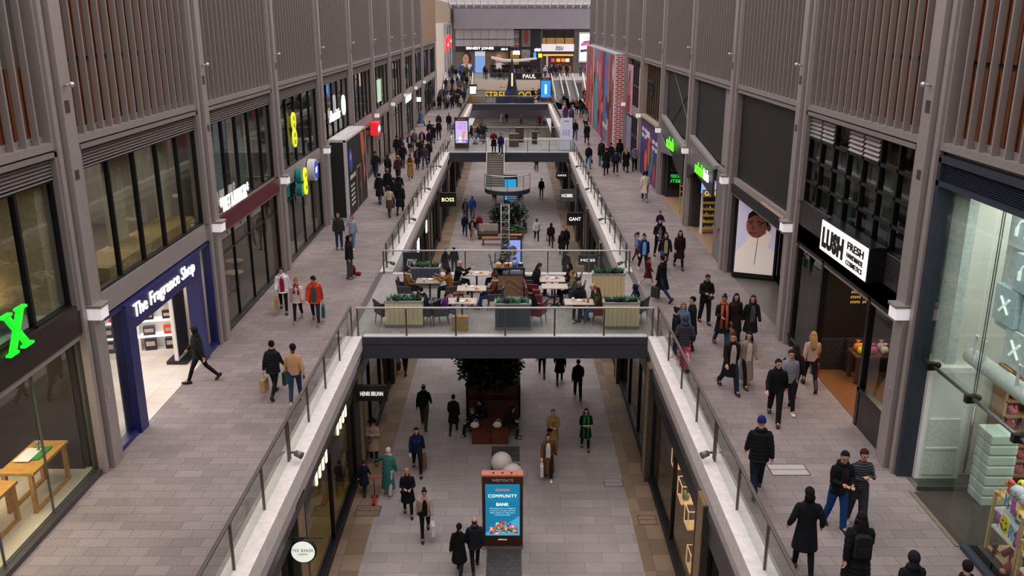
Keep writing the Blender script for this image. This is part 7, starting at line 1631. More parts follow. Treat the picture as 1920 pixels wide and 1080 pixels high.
def pattern(c):
    """'#s' stripes, '#f' floral, '#c' checks: two colours follow"""
    k, a, b = c[1], c[2:8], c[8:14]; nm = 'cloth_' + c[1:]
    if nm in MATS: return MATS[nm]
    m = bpy.data.materials.new(nm); m.use_nodes = True; n = m.node_tree.nodes; l = m.node_tree.links; bs = n['Principled BSDF']; t = n.new('ShaderNodeTexCoord')
    mx = n.new('ShaderNodeMix'); mx.data_type = 'RGBA'; mx.inputs[6].default_value = hexc(a) + (1,); mx.inputs[7].default_value = hexc(b) + (1,)
    if k == 's':
        w_ = n.new('ShaderNodeTexWave'); w_.wave_type = 'BANDS'; w_.bands_direction = 'Z'; w_.inputs['Scale'].default_value = 6; src = w_.outputs['Fac']
        l.new(t.outputs['Object'], w_.inputs[0]); g = n.new('ShaderNodeMath'); g.operation = 'GREATER_THAN'; g.inputs[1].default_value = .72; l.new(src, g.inputs[0]); l.new(g.outputs[0], mx.inputs[0])
    elif k == 'f':
        w_ = n.new('ShaderNodeTexNoise'); w_.inputs['Scale'].default_value = 9; l.new(t.outputs['Object'], w_.inputs[0]); g = n.new('ShaderNodeMath'); g.operation = 'GREATER_THAN'; g.inputs[1].default_value = .53; l.new(w_.outputs['Fac'], g.inputs[0]); l.new(g.outputs[0], mx.inputs[0])
    else:
        w_ = n.new('ShaderNodeTexChecker'); w_.inputs['Scale'].default_value = 26; l.new(t.outputs['Object'], w_.inputs[0]); l.new(w_.outputs['Fac'], mx.inputs[0])
    l.new(mx.outputs[2], bs.inputs['Base Color']); bs.inputs['Roughness'].default_value = .85; MATS[nm] = m; return m
BK, NV, CH_ = '19181b', '1b2130', '2c2c31'
def up_(px, py, *a, **k): x, y = onfloor(px, py, 0); return person(x, y, 0, *a, **k)
def lo_(px, py, *a, **k): x, y = onfloor(px, py, ZL); return person(x, y, ZL, *a, **k)
# ---- left walkway, near to far
up_(378, 716, 262, 'stride', ('puffer', BK), ('slim', '151417'), ('hood', BK), 'person in black puffer with hood up entering the perfume shop', shoes='111111', s=1.03)
up_(516, 742, 8, 'walk', ('vest', '16171c'), ('slim', '131214'), ('bun', 'black'), 'woman in black quilted vest walking away with two bags', s=.98, extra=(('paperbag', 'a98a60', 'l', 'brown paper bag in the left hand of the woman in black vest'), ('tote', '1c3a30', 'r', 'dark green shopping bag in the right hand of the woman in black vest')))
up_(556, 756, 350, 'walk2', ('sweater', 'b8906a'), ('slim', '243650'), ('short', 'black'), 'man in tan sweater and blue jeans beside the black-vest woman', skin='d', yaw=38, shoes='b8b4b0', s=1.03)
up_(533, 584, 168, 'walk', ('puffer', 'd8d4da'), ('slim', '161517'), ('short', 'dark'), 'woman in white puffer over red sweater', s=1.0, extra=(('shirt', '9a1f24'), ('paperbag', 'a8845a', 'r', 'brown paper bag carried by the woman in white puffer')), yaw=-20)
up_(560, 602, 172, 'walk2', ('puffer', 'cdb9b0'), ('slim', '1c1b20'), ('bun', 'fair'), 'woman in cream quilted jacket between white and orange jackets', s=.93, shoes='8a8480', extra=(('scarf', '8a3040', -.3),))
up_(593, 606, 172, 'walk', ('puffer', 'c23a1e'), ('slim', '1f2a3a'), ('cap', '15151a'), 'man in bright orange puffer jacket and black cap', s=1.04, yaw=25, extra=(('shirt', '3a4a4c'), ('tote', '14504a', 'l', 'dark green shopping bag held by the man in orange puffer')), shoes='8a4a42')
up_(637, 468, 158, 'stand', ('jacket', '2c3226'), ('slim', '22344f'), ('short', 'brown'), 'man in dark olive bomber jacket talking to a ginger woman', s=1.02, yaw=-35)
up_(662, 466, 185, 'carry', ('jacket', '#cb4b8c66c7a94'.replace('#c', '#c')[:2] + 'b4b8c6' + '6c7a94'), ('slim', '5a7a9c'), ('bob', 'ginger'), 'ginger woman in pale checked jacket and ripped jeans', s=.94, shoes='d8d8dc')
up_(657, 523, 92, 'stand', ('puffer', '17171a'), ('straight', '47474c'), ('hood', '141416'), 'person in shiny black puffer standing in profile, grey trousers', s=1.06, shoes='3a3c48', sole='e8e8e8')
x, y = onfloor(655, 517); t = thing('backpack', 'dark red backpack on the paving behind the profile person', 'bag', (x + .1, y + .1, 0)); MB().ell((0, 0, .22), (.16, .2, .22), 14, 10).build('bag_body', CL('5a1520'), t, True); MB().ell((.25, -.05, .08), (.14, .1, .08), 12, 8).build('front_pocket', CL('7a1c22'), t, True)
up_(731, 405, 5, 'walk', ('sweater', 'b5a48e'), ('skirt', '4a3a30'), ('bob', 'dark'), 'woman in cream fluffy jacket and short brown skirt walking away', shoes='B1b1416', s=.98)
up_(751, 402, 0, 'walk2', ('longpuffer', '131317'), ('slim', '131317'), ('hood', '131317'), 'person in long black puffer coat walking beside the cream jacket', s=1.05)
up_(713, 381, 5, 'walk', ('longpuffer', '18181b'), ('straight', '4b4a4e'), ('short', 'black'), 'person in black padded coat and grey trousers, left of the group', s=1.04)
up_(728, 372, 0, 'walk2', ('jacket', '151518'), ('slim', '17171a'), ('short', 'grey'), 'grey-haired man in black jacket near the hoarding box', s=1.06)
up_(739, 386, 10, 'walk', ('coat', '16161a'), ('slim', '151518'), ('short', 'brown'), 'brown-haired person in black coat in the middle of the cluster', s=.98, yaw=30)
up_(749, 377, 0, 'walk', ('hoodie', '17171c'), ('slim', '141418'), ('short', 'black'), 'person in black with turquoise collar walking away', extra=(('scarf', '1f8aa0', -.3),))
up_(705, 334, 0, 'walk', ('jacket', '171b26'), ('straight', '22314c'), ('short', 'brown'), 'man in navy jacket and jeans walking away near the hoarding', s=1.08)
up_(728, 336, 0, 'walk2', ('coat', '16161a'), ('slim', '161619'), ('long', 'brown'), 'long-haired woman in black coat walking away', s=.98)
up_(747, 341, 0, 'walk', ('jacket', '#c4a141a1d1416'), ('straight', '1c2638'), ('balding', 'brown'), 'balding man in dark red checked shirt walking away', s=1.04)
up_(770, 337, 178, 'phone', ('longcoat', '9c7846'), ('slim', '1a191c'), ('cap', '17171a'), 'woman in beige trench coat and black cap facing the camera', s=1.0, shoes='c8c4c0', extra=(('scarf', '1a1a1c', -.4),))
up_(783, 318, 180, 'walk', ('coat', '17171a'), ('slim', '17171a'), ('bob', 'brown'), 'woman in open black coat and grey top, beside the rail', extra=(('shirt', '4a4a50'),), s=.98)
up_(797, 316, 182, 'walk2', ('jacket', '3c3b40'), ('straight', '2c4a70'), ('short', 'brown'), 'man in charcoal jacket and blue jeans by the rail', s=1.03, yaw=30)
up_(804, 306, 190, 'carry', ('jacket', '19191d'), ('slim', '18181b'), ('beanie', '18181b'), 'person in black bending close to the left balustrade', s=1.0)
up_(756, 314, 0, 'walk', ('jacket', '151519'), ('slim', '161a24'), ('short', 'brown'), 'man in black coat walking away, middle of left walkway', s=1.05)
up_(753, 300, 0, 'walk2', ('jacket', '1c1c20'), ('slim', '19191c'), ('bob', 'brown'), 'brown-haired person in black by the glazed fronts', s=1.0)
up_(745, 298, 5, 'walk', ('jacket', '151518'), ('straight', '3a352f'), ('short', 'black'), 'dark-haired man in black with olive trousers by the glazed fronts', s=1.06)
up_(769, 287, 178, 'walk', ('jacket', '17171a'), ('skirt', '1c1b1e'), ('hijab', '7a3034'), 'woman in black with dark red headscarf and blue bag', s=.96, extra=(('crossbag', '2f5f86', -1), ('shirt', 'c8c0bc')))
up_(778, 283, 180, 'walk2', ('sweater', '5b5a60'), ('straight', '4a4132'), ('short', 'black'), 'man in grey sweater and olive trousers facing camera', s=1.05)
up_(792, 282, 180, 'walk', ('jacket', '18181b'), ('slim', '1b1b20'), ('balding', 'brown'), 'man in black jacket over pink shirt, left walkway', s=1.02, extra=(('shirt', 'b88a94'),))
up_(806, 284, 182, 'walk2', ('jacket', '17171b'), ('slim', '19191d'), ('short', 'brown'), 'broad man in black jacket beside the pink shirt man', s=1.05)
up_(787, 300, 178, 'walk', ('jacket', '151518'), ('slim', '19191c'), ('short', 'black'), 'short dark-haired person in black, centre of left crowd', s=.95)
up_(790, 236, 95, 'stride', ('longcoat', '5877a8'), ('slim', '1e222c'), ('bob', 'brown'), 'woman in light blue long coat striding right', s=1.02)
up_(806, 263, 0, 'stand', ('jacket', '1c1c22'), ('slim', '18181c'), ('short', 'black'), 'slim man in charcoal with back turned near the lilac totem', s=.98)
up_(813, 268, 0, 'walk', ('coat', '131316'), ('bare', '2a2020'), ('short', 'black'), 'person in black tunic with bare calves near the lilac totem', s=.95)
up_(823, 262, 0, 'walk2', ('jacket', '161619'), ('slim', '19191d'), ('cap', '17171b'), 'man in black cap walking away beside the lilac totem', s=1.02)
up_(823, 246, 180, 'walk', ('jacket', '1a2233'), ('slim', '171a22'), ('balding', 'brown'), 'man in navy with white chest logo facing camera', s=1.02, extra=(('logo', 'd8dce4'),))
up_(842, 246, 180, 'stand', ('jacket', '171a24'), ('slim', '171a22'), ('short', 'black'), 'man in navy pushing a blue pram behind the lilac totem', s=1.0)
up_(799, 206, 180, 'walk', ('dress', '17171a'), ('bare', '1f1c1e'), ('bob', 'ginger'), 'red-haired woman in black dress, far left walkway', s=1.0)
up_(814, 206, 182, 'walk2', ('sweater', '7b7774'), ('skirt', '161619'), ('long', 'brown'), 'woman in grey top and black skirt, far left walkway', s=.98)
up_(824, 205, 178, 'walk', ('longpuffer', '141417'), ('slim', '17171a'), ('furhood', '5a4634'), 'woman in long black coat with brown fur hood', s=1.05)
up_(838, 204, 180, 'walk', ('sweater', '97949c'), ('straight', '151518'), ('short', 'black'), 'man in pale grey sweater and black trousers, far left', s=1.05)
up_(848, 204, 182, 'walk2', ('jacket', '17181d'), ('straight', '16171b'), ('short', 'brown'), 'person in black jacket beside the pale grey sweater', s=.98)
up_(860, 200, 178, 'carry', ('jacket', '161619'), ('slim', '1b191b'), ('bun', 'brown'), 'woman in black holding something by the far balustrade', s=.98)
# ---- lower street
lo_(796, 800, 2, 'walk', ('jacket', '131315'), ('straight', '3c3a2c'), ('balding', 'brown'), 'balding man in black jacket and khaki trousers walking away', s=1.07, skin='m')
lo_(851, 811, 2, 'walk2', ('coat', '121214'), ('slim', '131315'), ('short', 'black'), 'slim person in black coat walking away towards the cafe bridge', s=.93)
lo_(783, 886, 172, 'walk', ('hoodie', '101a33'), ('slim', '131318'), ('short', 'black'), 'man in navy sports top with blue logo carrying a brown bag', s=1.05, extra=(('logo', '3a6ac8'), ('paperbag', '6a4a34', 'l', 'brown bag held by the man in navy sports top')))
lo_(702, 868, 178, 'cross', ('coat', 'a58d78'), ('slim', '1a2436'), ('hat', '111012'), 'woman in beige coat and wide black hat by the lower wall', s=1.02, shoes='B4a3020', extra=(('crossbag', '6a5f74', 1),))
lo_(684, 924, 5, 'walk', ('coat', '151b2c'), ('slim', '15151a'), ('short', 'brown'), 'small child in navy coat beside the red scooter', s=.72)
lo_(729, 928, 8, 'reachl', ('longcoat', '2f6a64'), ('straight', 'b8b4b8'), ('hijab', 'cfb4ba'), 'woman in teal coat and pale pink headscarf holding the child', s=.98, shoes='7a6a60', extra=(('crossbag', '1a1a1e', -1),))
lo_(766, 966, 172, 'phone', ('coat', '141417'), ('slim', '161619'), ('long', 'blond'), 'blonde woman in black coat with big black shoulder bag', s=1.0, extra=(('crossbag', '1b1a1e', 1),))
lo_(798, 1006, 172, 'walk2', ('jacket', 'b39a92'), ('slim', '131216'), ('bun', 'dark'), 'woman in dusty pink blazer with black trousers', s=.98, extra=(('shirt', '161417'), ('crossbag', '131215', 1), ('tote', 'd6d2d6', 'l', 'white and yellow shopping bags of the woman in pink blazer')))
lo_(862, 1076, 8, 'walk', ('coat', '121215'), ('slim', '1a202e'), ('pony', 'black'), 'dark-haired person in black coat left of the nearest couple', s=.97)
lo_(891, 1068, 350, 'walk2', ('puffer', '1f2028'), ('slim', '141417'), ('balding', 'brown'), 'balding man in dark quilted jacket with map, right of the couple', s=1.0, extra=(('sheets',),))
lo_(1036, 846, 178, 'phone', ('coat', '8f6f46'), ('straight', '7a6444'), ('short', 'fair'), 'person in sand trench coat behind the long brown coat', s=1.0, extra=(('crossbag', '1a1c18', 1),))
lo_(1027, 894, 180, 'walk', ('longcoat', '5f4026'), ('slim', '18171a'), ('bob', 'brown'), 'woman in long brown coat with white tote', s=1.0, extra=(('tote', 'd0ccd4', 'r', 'white bag with yellow print held by the woman in long brown coat'), ('shirt', 'c8c4c8')), shoes='d8d8da')
lo_(1097, 842, 178, 'phone', ('coat', '121214'), ('slim', '131216'), ('long', 'brown'), 'woman in black with long green scarf reading papers', s=.98, extra=(('scarf', '0f7a34', .35), ('sheets',), ('glasses',)))
lo_(1016, 703, 2, 'walk', ('jacket', '161619'), ('slim', '18181c'), ('short', 'black'), 'leftmost of three people walking under the cafe bridge', s=1.0)
lo_(1049, 716, 2, 'walk2', ('coat', '151518'), ('slim', '17171a'), ('short', 'black'), 'middle one of three people walking under the cafe bridge', s=1.0)
lo_(1083, 744, 2, 'walk', ('jacket', '111113'), ('straight', '141416'), ('short', 'black'), 'man in black walking away, rightmost by the bridge edge', s=1.0)
lo_(760, 698, 5, 'walk', ('jacket', '2a1418'), ('slim', '171a26'), ('short', 'brown'), 'person with maroon bag under the cafe bridge, left', s=1.0, extra=(('tote', '4a1420', 'l', 'maroon bag just visible below the cafe bridge'),))
for px, py, hd, ps, tp, bt, hr, lb, kw in (
 (836, 516, 2, 'walk', ('coat', '121214'), ('slim', '141416'), ('long', 'black'), 'woman in black seen from behind beyond the cafe bridge', {}),
 (852, 512, 358, 'walk2', ('jacket', '131316'), ('slim', '151518'), ('balding', 'black'), 'man in black beside her beyond the cafe bridge', dict(skin='m', s=1.03)),
 (886, 408, 178, 'walk', ('puffer', '1d4a92'), ('straight', '5a5c66'), ('short', 'black'), 'person in bright blue puffer, left lower street', dict(skin='d', s=1.05)),
 (873, 412, 180, 'walk2', ('jacket', '2c2b30'), ('straight', '36353a'), ('short', 'black'), 'person in charcoal beside the blue puffer', dict(skin='m', extra=(('shirt', '5a5a60'),), s=1.0)),
 (872, 442, 176, 'walk', ('jacket', '141a2a'), ('straight', '1e3660'), ('short', 'black'), 'man in navy jacket and jeans, lower street left', dict(skin='m')),
 (886, 450, 178, 'walk', ('jacket', '151517'), ('wide', 'a08d76'), ('bob', 'dark'), 'woman in black jacket and beige wide trousers', dict(shoes='dcd8d8', extra=(('shirt', 'a08c74'),), skin='m')),
 (899, 443, 178, 'walk2', ('coat', '7a1420'), ('straight', '3c5c88'), ('long', 'fair'), 'woman in raspberry red coat with white bag', dict(shoes='d8d8dc', extra=(('tote', 'd8d6da', 'l', 'white bag of the woman in raspberry red coat'),))),
 (978, 449, 178, 'call', ('jacket', '1c2a44'), ('straight', '6f6864'), ('short', 'brown'), 'man in striped shirt on the phone beside the green shrub', dict(extra=(('shirt', '8a8a94'),))),
 (1006, 453, 178, 'walk', ('hoodie', 'c6c4cc'), ('slim', '161619'), ('short', 'black'), 'man in white hoodie and black trousers, lower street', dict(skin='d', shoes='c8c8cc')),
 (1015, 370, 178, 'stand', ('jacket', '111113'), ('slim', '131315'), ('short', 'black'), 'lone figure all in black right of the landing', dict(s=1.0)),
 (1033, 462, 2, 'walk', ('jacket', '3c1218'), ('slim', '17171a'), ('hood', '35121a'), 'person in dark red jacket pushing a pushchair', dict(extra=(('backpack', '1c1a20'),))),
 (1061, 470, 4, 'walk2', ('coat', '15161c'), ('slim', '17171c'), ('bob', 'blond'), 'blonde woman in black coat near the right shop fronts', {}),
 (1053, 478, 2, 'walk', ('coat', '1b1919'), ('skirt', '19181a'), ('long', 'brown'), 'brown-haired woman with pale sleeve beside the blonde', {}),
 (1061, 523, 170, 'stand', ('longpuffer', '121215'), ('slim', '141416'), ('hood', '121215'), 'hooded person in black just beyond the cafe bridge', dict(yaw=35)),
 (1006, 320, 2, 'walk', ('jacket', '17171a'), ('slim', '17171a'), ('short', 'black'), 'legs in black with orange bag under the staircase bridge', dict(extra=(('tote', 'c84a1c', 'l', 'bright orange bag under the staircase bridge'),))),
 (941, 231, 180, 'walk', ('longcoat', 'b4aca8'), ('slim', '4a4648'), ('bob', 'fair'), 'person in pale long coat at the far end of lower street', {}),
 (950, 231, 180, 'walk2', ('jacket', '1c1d22'), ('straight', '3a4250'), ('short', 'brown'), 'person in black beside the pale long coat', dict(shoes='8a6a4a')),
 (977, 234, 180, 'walk', ('jacket', '#c9a929a2a2a32'), ('slim', '17171b'), ('short', 'black'), 'person in checked top at the far end of lower street', {}),
 (1012, 236, 180, 'walk', ('jacket', '7a1a2c'), ('slim', '18181c'), ('hood', '6a1626'), 'person in crimson jacket at the far end of lower street', {}),
 (1021, 237, 182, 'walk2', ('jacket', '9a98a0'), ('slim', '1a1a20'), ('short', 'black'), 'person in pale grey jacket, far end of lower street', {}),
 (1006, 251, 100, 'stride', ('jacket', '4a5a4a'), ('straight', '5a5e5c'), ('short', 'black'), 'person in green striding beyond the staircase bridge', {}),
): lo_(px, py, hd, ps, tp, bt, hr, lb, **kw)
x, y = onfloor(1033, 455, ZL); t = thing('pushchair', 'dark pushchair pushed by the person in dark red', 'pushchair', (x, y + .75, ZL))
def pram(t, c):
    MB().prism([(-.24, -.3, .45), (-.24, .3, .4), (-.24, .35, .55), (-.24, -.2, .95), (-.24, -.35, .9)], (.48, 0, 0)).build('seat', CL(c), t, False, .02); f = MB()
    for a in (-.26, .26): f.tube([(a, -.35, .1), (a, .35, .12)], .015, 6).tube([(a, -.35, .1), (a, .1, .5), (a, -.5, 1.0)], .015, 6)
    f.tube([(-.26, -.5, 1.0), (.26, -.5, 1.0)], .018, 6).build('frame', M('6a6a6c', .3, .7), t)
    for a in (-.26, .26):
        for b in (-.35, .35): MB().tube([(a - .02, b, .11), (a + .02, b, .11)], .11, 14).build('wheel', BLACK, t, True)
pram(t, '17171b')
x, y = onfloor(852, 250, 0); t = thing('pushchair', 'blue pram beside the lilac totem', 'pushchair', (x, y - .3, 0), PI); pram(t, '2a5a9a')
x, y = onfloor(1053, 202, 0); t = thing('pushchair', 'grey-blue pushchair by the far right escalators', 'pushchair', (x, y, 0), PI); pram(t, '3c4656')
x, y = onfloor(702, 940, ZL); t = thing('kick_scooter', 'child kick scooter with red handlebar and red deck', 'scooter', (x, y, ZL), .1)
MB().box(-.06, .06, -.3, .2, .06, .09).build('deck', M('a82a22', .5), t); MB().tube([(0, .2, .08), (0, .26, .7)], .016, 8).build('stem', M('3a3a3c', .3, .7), t, True); MB().tube([(-.18, .26, .7), (.18, .26, .7)], .02, 8).build('handlebar', M('c02020', .5), t, True)
for a, b in ((-.08, .24), (.08, .24), (0, -.28)): MB().tube([(a - .015, b, .05), (a + .015, b, .05)], .05, 12).build('wheel', BLACK, t, True)
# people seated on the rust-red bench
person(-1.42, 30.15, ZL, 262, 'sit', ('jacket', '15171d'), ('slim', '16161a'), ('beanie', '35608c'), 'child in blue beanie sitting on the rust-red bench, left', s=.86, pitch=20, shoes='2a3a6a', sole='e8e8ea')
person(-1.05, 30.75, ZL, 235, 'sitcalm', ('jacket', '17181b'), ('slim', '18181c'), ('bob', 'black'), 'adult in black bending on the rust-red bench behind the child', skin='m', pitch=15)
person(-.22, 30.0, ZL, 95, 'sitcalm', ('jacket', '141519'), ('slim', '1a1e28'), ('hood', '141519'), 'hooded person with a phone on the right end of the bench', skin='l', pitch=20)
for i, (x, y, lb) in enumerate(((-1.38, 29.75, 'white bag beside the child in blue beanie'), (-.55, 29.75, 'white canvas bag lying on the rust-red bench, right'))): o = MB().ell((0, 0, .12), (.17, .1, .13), 12, 8).tube([(-.1, 0, .2), (.05, .03, .36), (.14, 0, .2)], .012, 6).build('canvas_bag', CL('cdc3bc'), None, True, loc=(x, y, ZL + .5 if i else ZL + .49)); tag(o, lb, 'bag')
# ---- cafe bridge
def seat(x, y, deg, *a, **k): return person(x, y, 0, deg, *a, **k)
seat(-3.9, 31.2, 90, 'sit', ('jacket', '6e4f30'), ('slim', '1b1a1e'), ('short', 'dark'), 'bearded man in tan jacket with fleece collar at the left table', extra=(('beard', 'dark'), ('scarf', 'c8b8a4', -.5)), skin='m')
seat(-2.28, 31.2, 270, 'situp', ('jacket', '8a5c2c'), ('slim', '19181b'), ('curly', 'black'), 'woman with dark curly hair in tan jacket at the left table', skin='m')
seat(-2.1, 32.15, 95, 'situp', ('jacket', '17191a'), ('slim', '18181b'), ('bald', ''), 'bald man in black jacket raising both hands', skin='l')
seat(-.52, 32.25, 270, 'sitback', ('jacket', '353a28'), ('slim', '1c1e26'), ('short', 'brown'), 'man in olive green jacket leaning back by the counter', s=1.02)
seat(-.68, 30.3, 270, 'sitback', ('jacket', '5a3422'), ('straight', '1e3e68'), ('short', 'brown'), 'person in brown suede jacket with shearling collar and jeans', extra=(('scarf', 'c0a888', -.45),), pitch=30)
seat(-2.95, 28.7, 300, 'sitcalm', ('jacket', '1a1f2e'), ('slim', '17181c'), ('short', 'black'), 'person in navy suit half hidden behind the near left planter', skin='l', pitch=25)
seat(-2.38, 28.62, 85, 'sitcalm', ('sweater', '54286a'), ('slim', '24527c'), ('bob', 'brown'), 'person in purple sweater looking at a phone', s=.92, pitch=25, extra=(('phone',),))
seat(.82, 31.85, 85, 'sitcalm', ('puffer', '16171b'), ('slim', '1a1f2a'), ('bob', 'brown'), 'person in black puffer checking a phone beside the counter', pitch=28, extra=(('phone',),))
seat(2.22, 31.8, 265, 'sit', ('jacket', '131215'), ('slim', '141417'), ('long', 'black'), 'smiling woman with long black hair at the back right table', skin='m')
seat(2.26, 30.75, 270, 'sit', ('jacket', '6a6a50'), ('slim', '1c1c20'), ('pony', 'fair'), 'fair-haired woman in khaki jacket with pink hair clip')
seat(2.35, 29.4, 190, 'sit', ('puffer', '181a22'), ('slim', '17171b'), ('beanie', '77757c'), 'man in grey beanie and dark puffer facing the camera', skin='m', shoes='d0d0d4', extra=(('beard', 'dark'),))
seat(2.98, 28.7, 275, 'sit', ('jacket', '3a3c28'), ('straight', '2f5a80'), ('long', 'brown'), 'woman in dark olive jacket leaning to her companion, near right', s=.98, shoes='b49a84')
seat(3.0, 29.25, 255, 'sitcalm', ('jacket', '3c3a2c'), ('slim', '1c1c20'), ('balding', 'fair'), 'companion with face down beside the olive-jacket woman', pitch=20)
seat(.78, 28.65, 300, 'sitcalm', ('jacket', '121214'), ('slim', '141417'), ('short', 'black'), 'person in black in the red armchair behind the slate planter', skin='m', pitch=20)
seat(4.3, 28.95, 300, 'sit', ('puffer', '141a2a'), ('slim', '15161c'), ('hood', '141a2a'), 'person in navy puffer with hood up at the right bridge end')
# ---- staircase bridge
up_(884, 272, 272, 'walk', ('jacket', '151519'), ('straight', '8a98a8'), ('bob', 'brown'), 'woman in black jacket and pale jeans on the staircase bridge', s=1.0)
up_(897, 270, 268, 'stride', ('jacket', '1a1a1e'), ('wide', '4a6688'), ('long', 'blond'), 'long-haired blonde woman in wide blue jeans on the bridge', s=1.02)
up_(926, 287, 182, 'hug', ('coat', '131214'), ('slim', '17161a'), ('short', 'grey'), 'woman in black coat and crimson scarf at the top of the stairs', s=1.05, extra=(('scarf', '8a1a2c', -.2),))
up_(939, 291, 180, 'walk', ('jacket', '1d2456'), ('straight', '1f4468'), ('short', 'brown'), 'man in royal blue jacket stepping onto the stairs', s=1.03, shoes='dcd8d4', extra=(('shirt', '2a1a3a'),))
# ---- right walkway
up_(1234, 484, 180, 'carry', ('jacket', '141416'), ('slim', '17171b'), ('short', 'brown'), 'man in black carrying a child on his shoulders', s=1.06, extra=(('shirt', '77777c'), ('beard', 'brown')))
x, y = onfloor(1234, 484); person(x, y + .06, 1.13, 180, 'ride', ('jacket', '131a30'), ('slim', '14161e'), ('bun', 'brown'), 'child in navy riding on the shoulders of the man in black', s=.66, skin='l')
up_(1193, 491, 80, 'wave', ('jacket', '#f8a92b05a6288'), ('slim', '6a2a1c'), ('pony', 'brown'), 'girl in patterned jacket and rust trousers raising an arm', s=.78, shoes='d8d4d8')
up_(1205, 510, 178, 'walk', ('jacket', '123358'), ('slim', '18181c'), ('bun', 'dark'), 'woman in blue raincoat with light blue lining', s=.98, extra=(('glasses',), ('shirt', '7aa8d0'), ('tote', '1a9a9a', 'l', 'turquoise and orange bag of the woman in blue raincoat')), shoes='dcd8dc')
up_(1245, 508, 178, 'walk2', ('jacket', '18161a'), ('straight', '2b5078'), ('long', 'brown'), 'woman in beige turtleneck and open black jacket with jeans', s=1.0, extra=(('shirt', 'b39a78'),))
up_(1272, 503, 180, 'walk', ('coat', '2a1018'), ('slim', '131215'), ('long', 'dark'), 'woman in dark maroon belted coat', s=1.0, extra=(('belt', '22101a'),))
up_(1214, 535, 100, 'walk', ('coat', '4c1020'), ('bare', 'c09078'), ('bob', 'brown'), 'small girl in maroon cardigan with orange scarf', s=.7, shoes='e0dcdc', extra=(('scarf', 'c87a3a', .1),))
up_(1240, 563, 318, 'call', ('coat', '121215'), ('slim', '1c2c48'), ('short', 'black'), 'man in black overcoat on the phone carrying a black bag', s=1.06, extra=(('tote', '2a2a2a', 'l', 'black carrier bag of the man on the phone'),))
up_(1320, 606, 176, 'phone', ('jacket', '131316'), ('straight', '161619'), ('short', 'brown'), 'man in black with glasses looking down at his phone', s=1.05, pitch=25, extra=(('phone',), ('glasses',), ('crossbag', '3c3e44', -1)))
up_(1351, 650, 176, 'carry', ('coat', '131316'), ('slim', '1f4468'), ('bun', 'dark'), 'man in black coat with orange striped scarf and brown bag', s=1.04, skin='m', shoes='B4a2c1e', extra=(('scarf', 'b05a34', .2), ('paperbag', '8a6430', 'l', 'large tan paper bag of the man with orange scarf')), yaw=-25)
up_(1374, 640, 180, 'walk', ('dress', '2b1f1e'), ('slim', '19171a'), ('long', 'black'), 'woman in dark brown patterned dress with straight dark hair', s=1.0)
up_(1404, 648, 178, 'walk2', ('coat', '131215'), ('slim', '151417'), ('long', 'brown'), 'woman in open black coat with windblown hair', s=1.03, extra=(('shirt', '4a4a50'),), yaw=-20)
up_(1366, 732, 172, 'walk', ('coat', '171113'), ('straight', '18243a'), ('short', 'brown'), 'man in black raincoat and dark jeans, hands by his sides', s=1.06, yaw=-30, extra=(('shirt', 'b4a89a'),))
up_(1396, 722, 170, 'walk2', ('longcoat', '8a7872'), ('slim', '151416'), ('long', 'black'), 'woman in taupe coat over striped sweater, looking aside', s=.98, shoes='B4a2a1c', extra=(('shirt', 'c4b4a4'),), yaw=-40)
up_(1294, 656, 262, 'stand', ('coat', '131317'), ('slim', '151518'), ('short', 'black'), 'tall person in long black coat in the huddle by the rail', s=1.04)
up_(1276, 662, 175, 'stand', ('jacket', '4a7aa8'), ('slim', '2a2c34'), ('long', 'fair'), 'woman with light brown hair in the huddle, light blue hood', s=.98)
up_(1264, 672, 95, 'stand', ('jacket', '17171c'), ('slim', '18181c'), ('bun', 'black'), 'dark-haired person in the huddle leaning on the rail', s=.97)
up_(1280, 692, 5, 'pocket', ('puffer', '34343c'), ('wide', '#fc03a58d8b4bc'), ('hood', '3a3a42'), 'person in grey puffer and pink floral trousers by the rail', s=1.0)
up_(1450, 788, 196, 'stride', ('hoodie', '111114'), ('straight', '121215'), ('short', 'black'), 'young man in black tracksuit crossing towards the camera', s=1.06, shoes='121214', extra=(('logo', 'c8c8cc'),), yaw=25)
up_(1473, 768, 185, 'walk', ('hoodie', '82828c'), ('slim', '151518'), ('short', 'dark'), 'young man in light grey hoodie with black backpack strap', s=1.05, shoes='e4e2e4', extra=(('backpack', '141416'),))
up_(1484, 752, 10, 'walk2', ('jacket', '1d1514'), ('slim', '171619'), ('long', 'dark'), 'long-haired person in dark jacket walking away near black-brick shop', s=.98)
up_(1516, 727, 8, 'walk', ('sweater', 'b89486'), ('slim', '131315'), ('long', 'blond'), 'blonde woman in pink sweater and black leggings walking away', s=1.02, shoes='B18181a', extra=(('tote', 'b01848', 'r', 'hot pink bag of the blonde woman in pink sweater'),))
up_(1417, 922, 6, 'walk2', ('puffer', '131316'), ('straight', '121a2c'), ('beanie', '14245a'), 'man in royal blue beanie and black jacket walking away', s=1.08)
up_(1564, 990, 172, 'phone', ('jacket', '111114'), ('straight', '183e72'), ('short', 'black'), 'young man with glasses in black jacket and blue jeans', s=1.06, yaw=-15, pitch=15, extra=(('glasses',), ('shirt', '2a1a24')), shoes='18181b', sole='e8e6e6')
up_(1601, 984, 176, 'cross', ('sweater', '#s1b1c2250525c'), ('wide', '33333a'), ('short', 'auburn'), 'young man in striped sweater with arms crossed', s=1.04, pitch=18, shoes='c8c4c4')
up_(1503, 1072, 8, 'pocket', ('coat', '131317'), ('slim', '121214'), ('bob', 'black'), 'woman in black jacket walking away, lower right of walkway', s=1.05)
up_(1598, 1122, 5, 'walk', ('longpuffer', '121216'), ('slim', '3a1420'), ('long', 'black'), 'woman in black puffer with backpack cropped by the frame bottom', s=1.06, extra=(('backpack', '1e1e22'),))
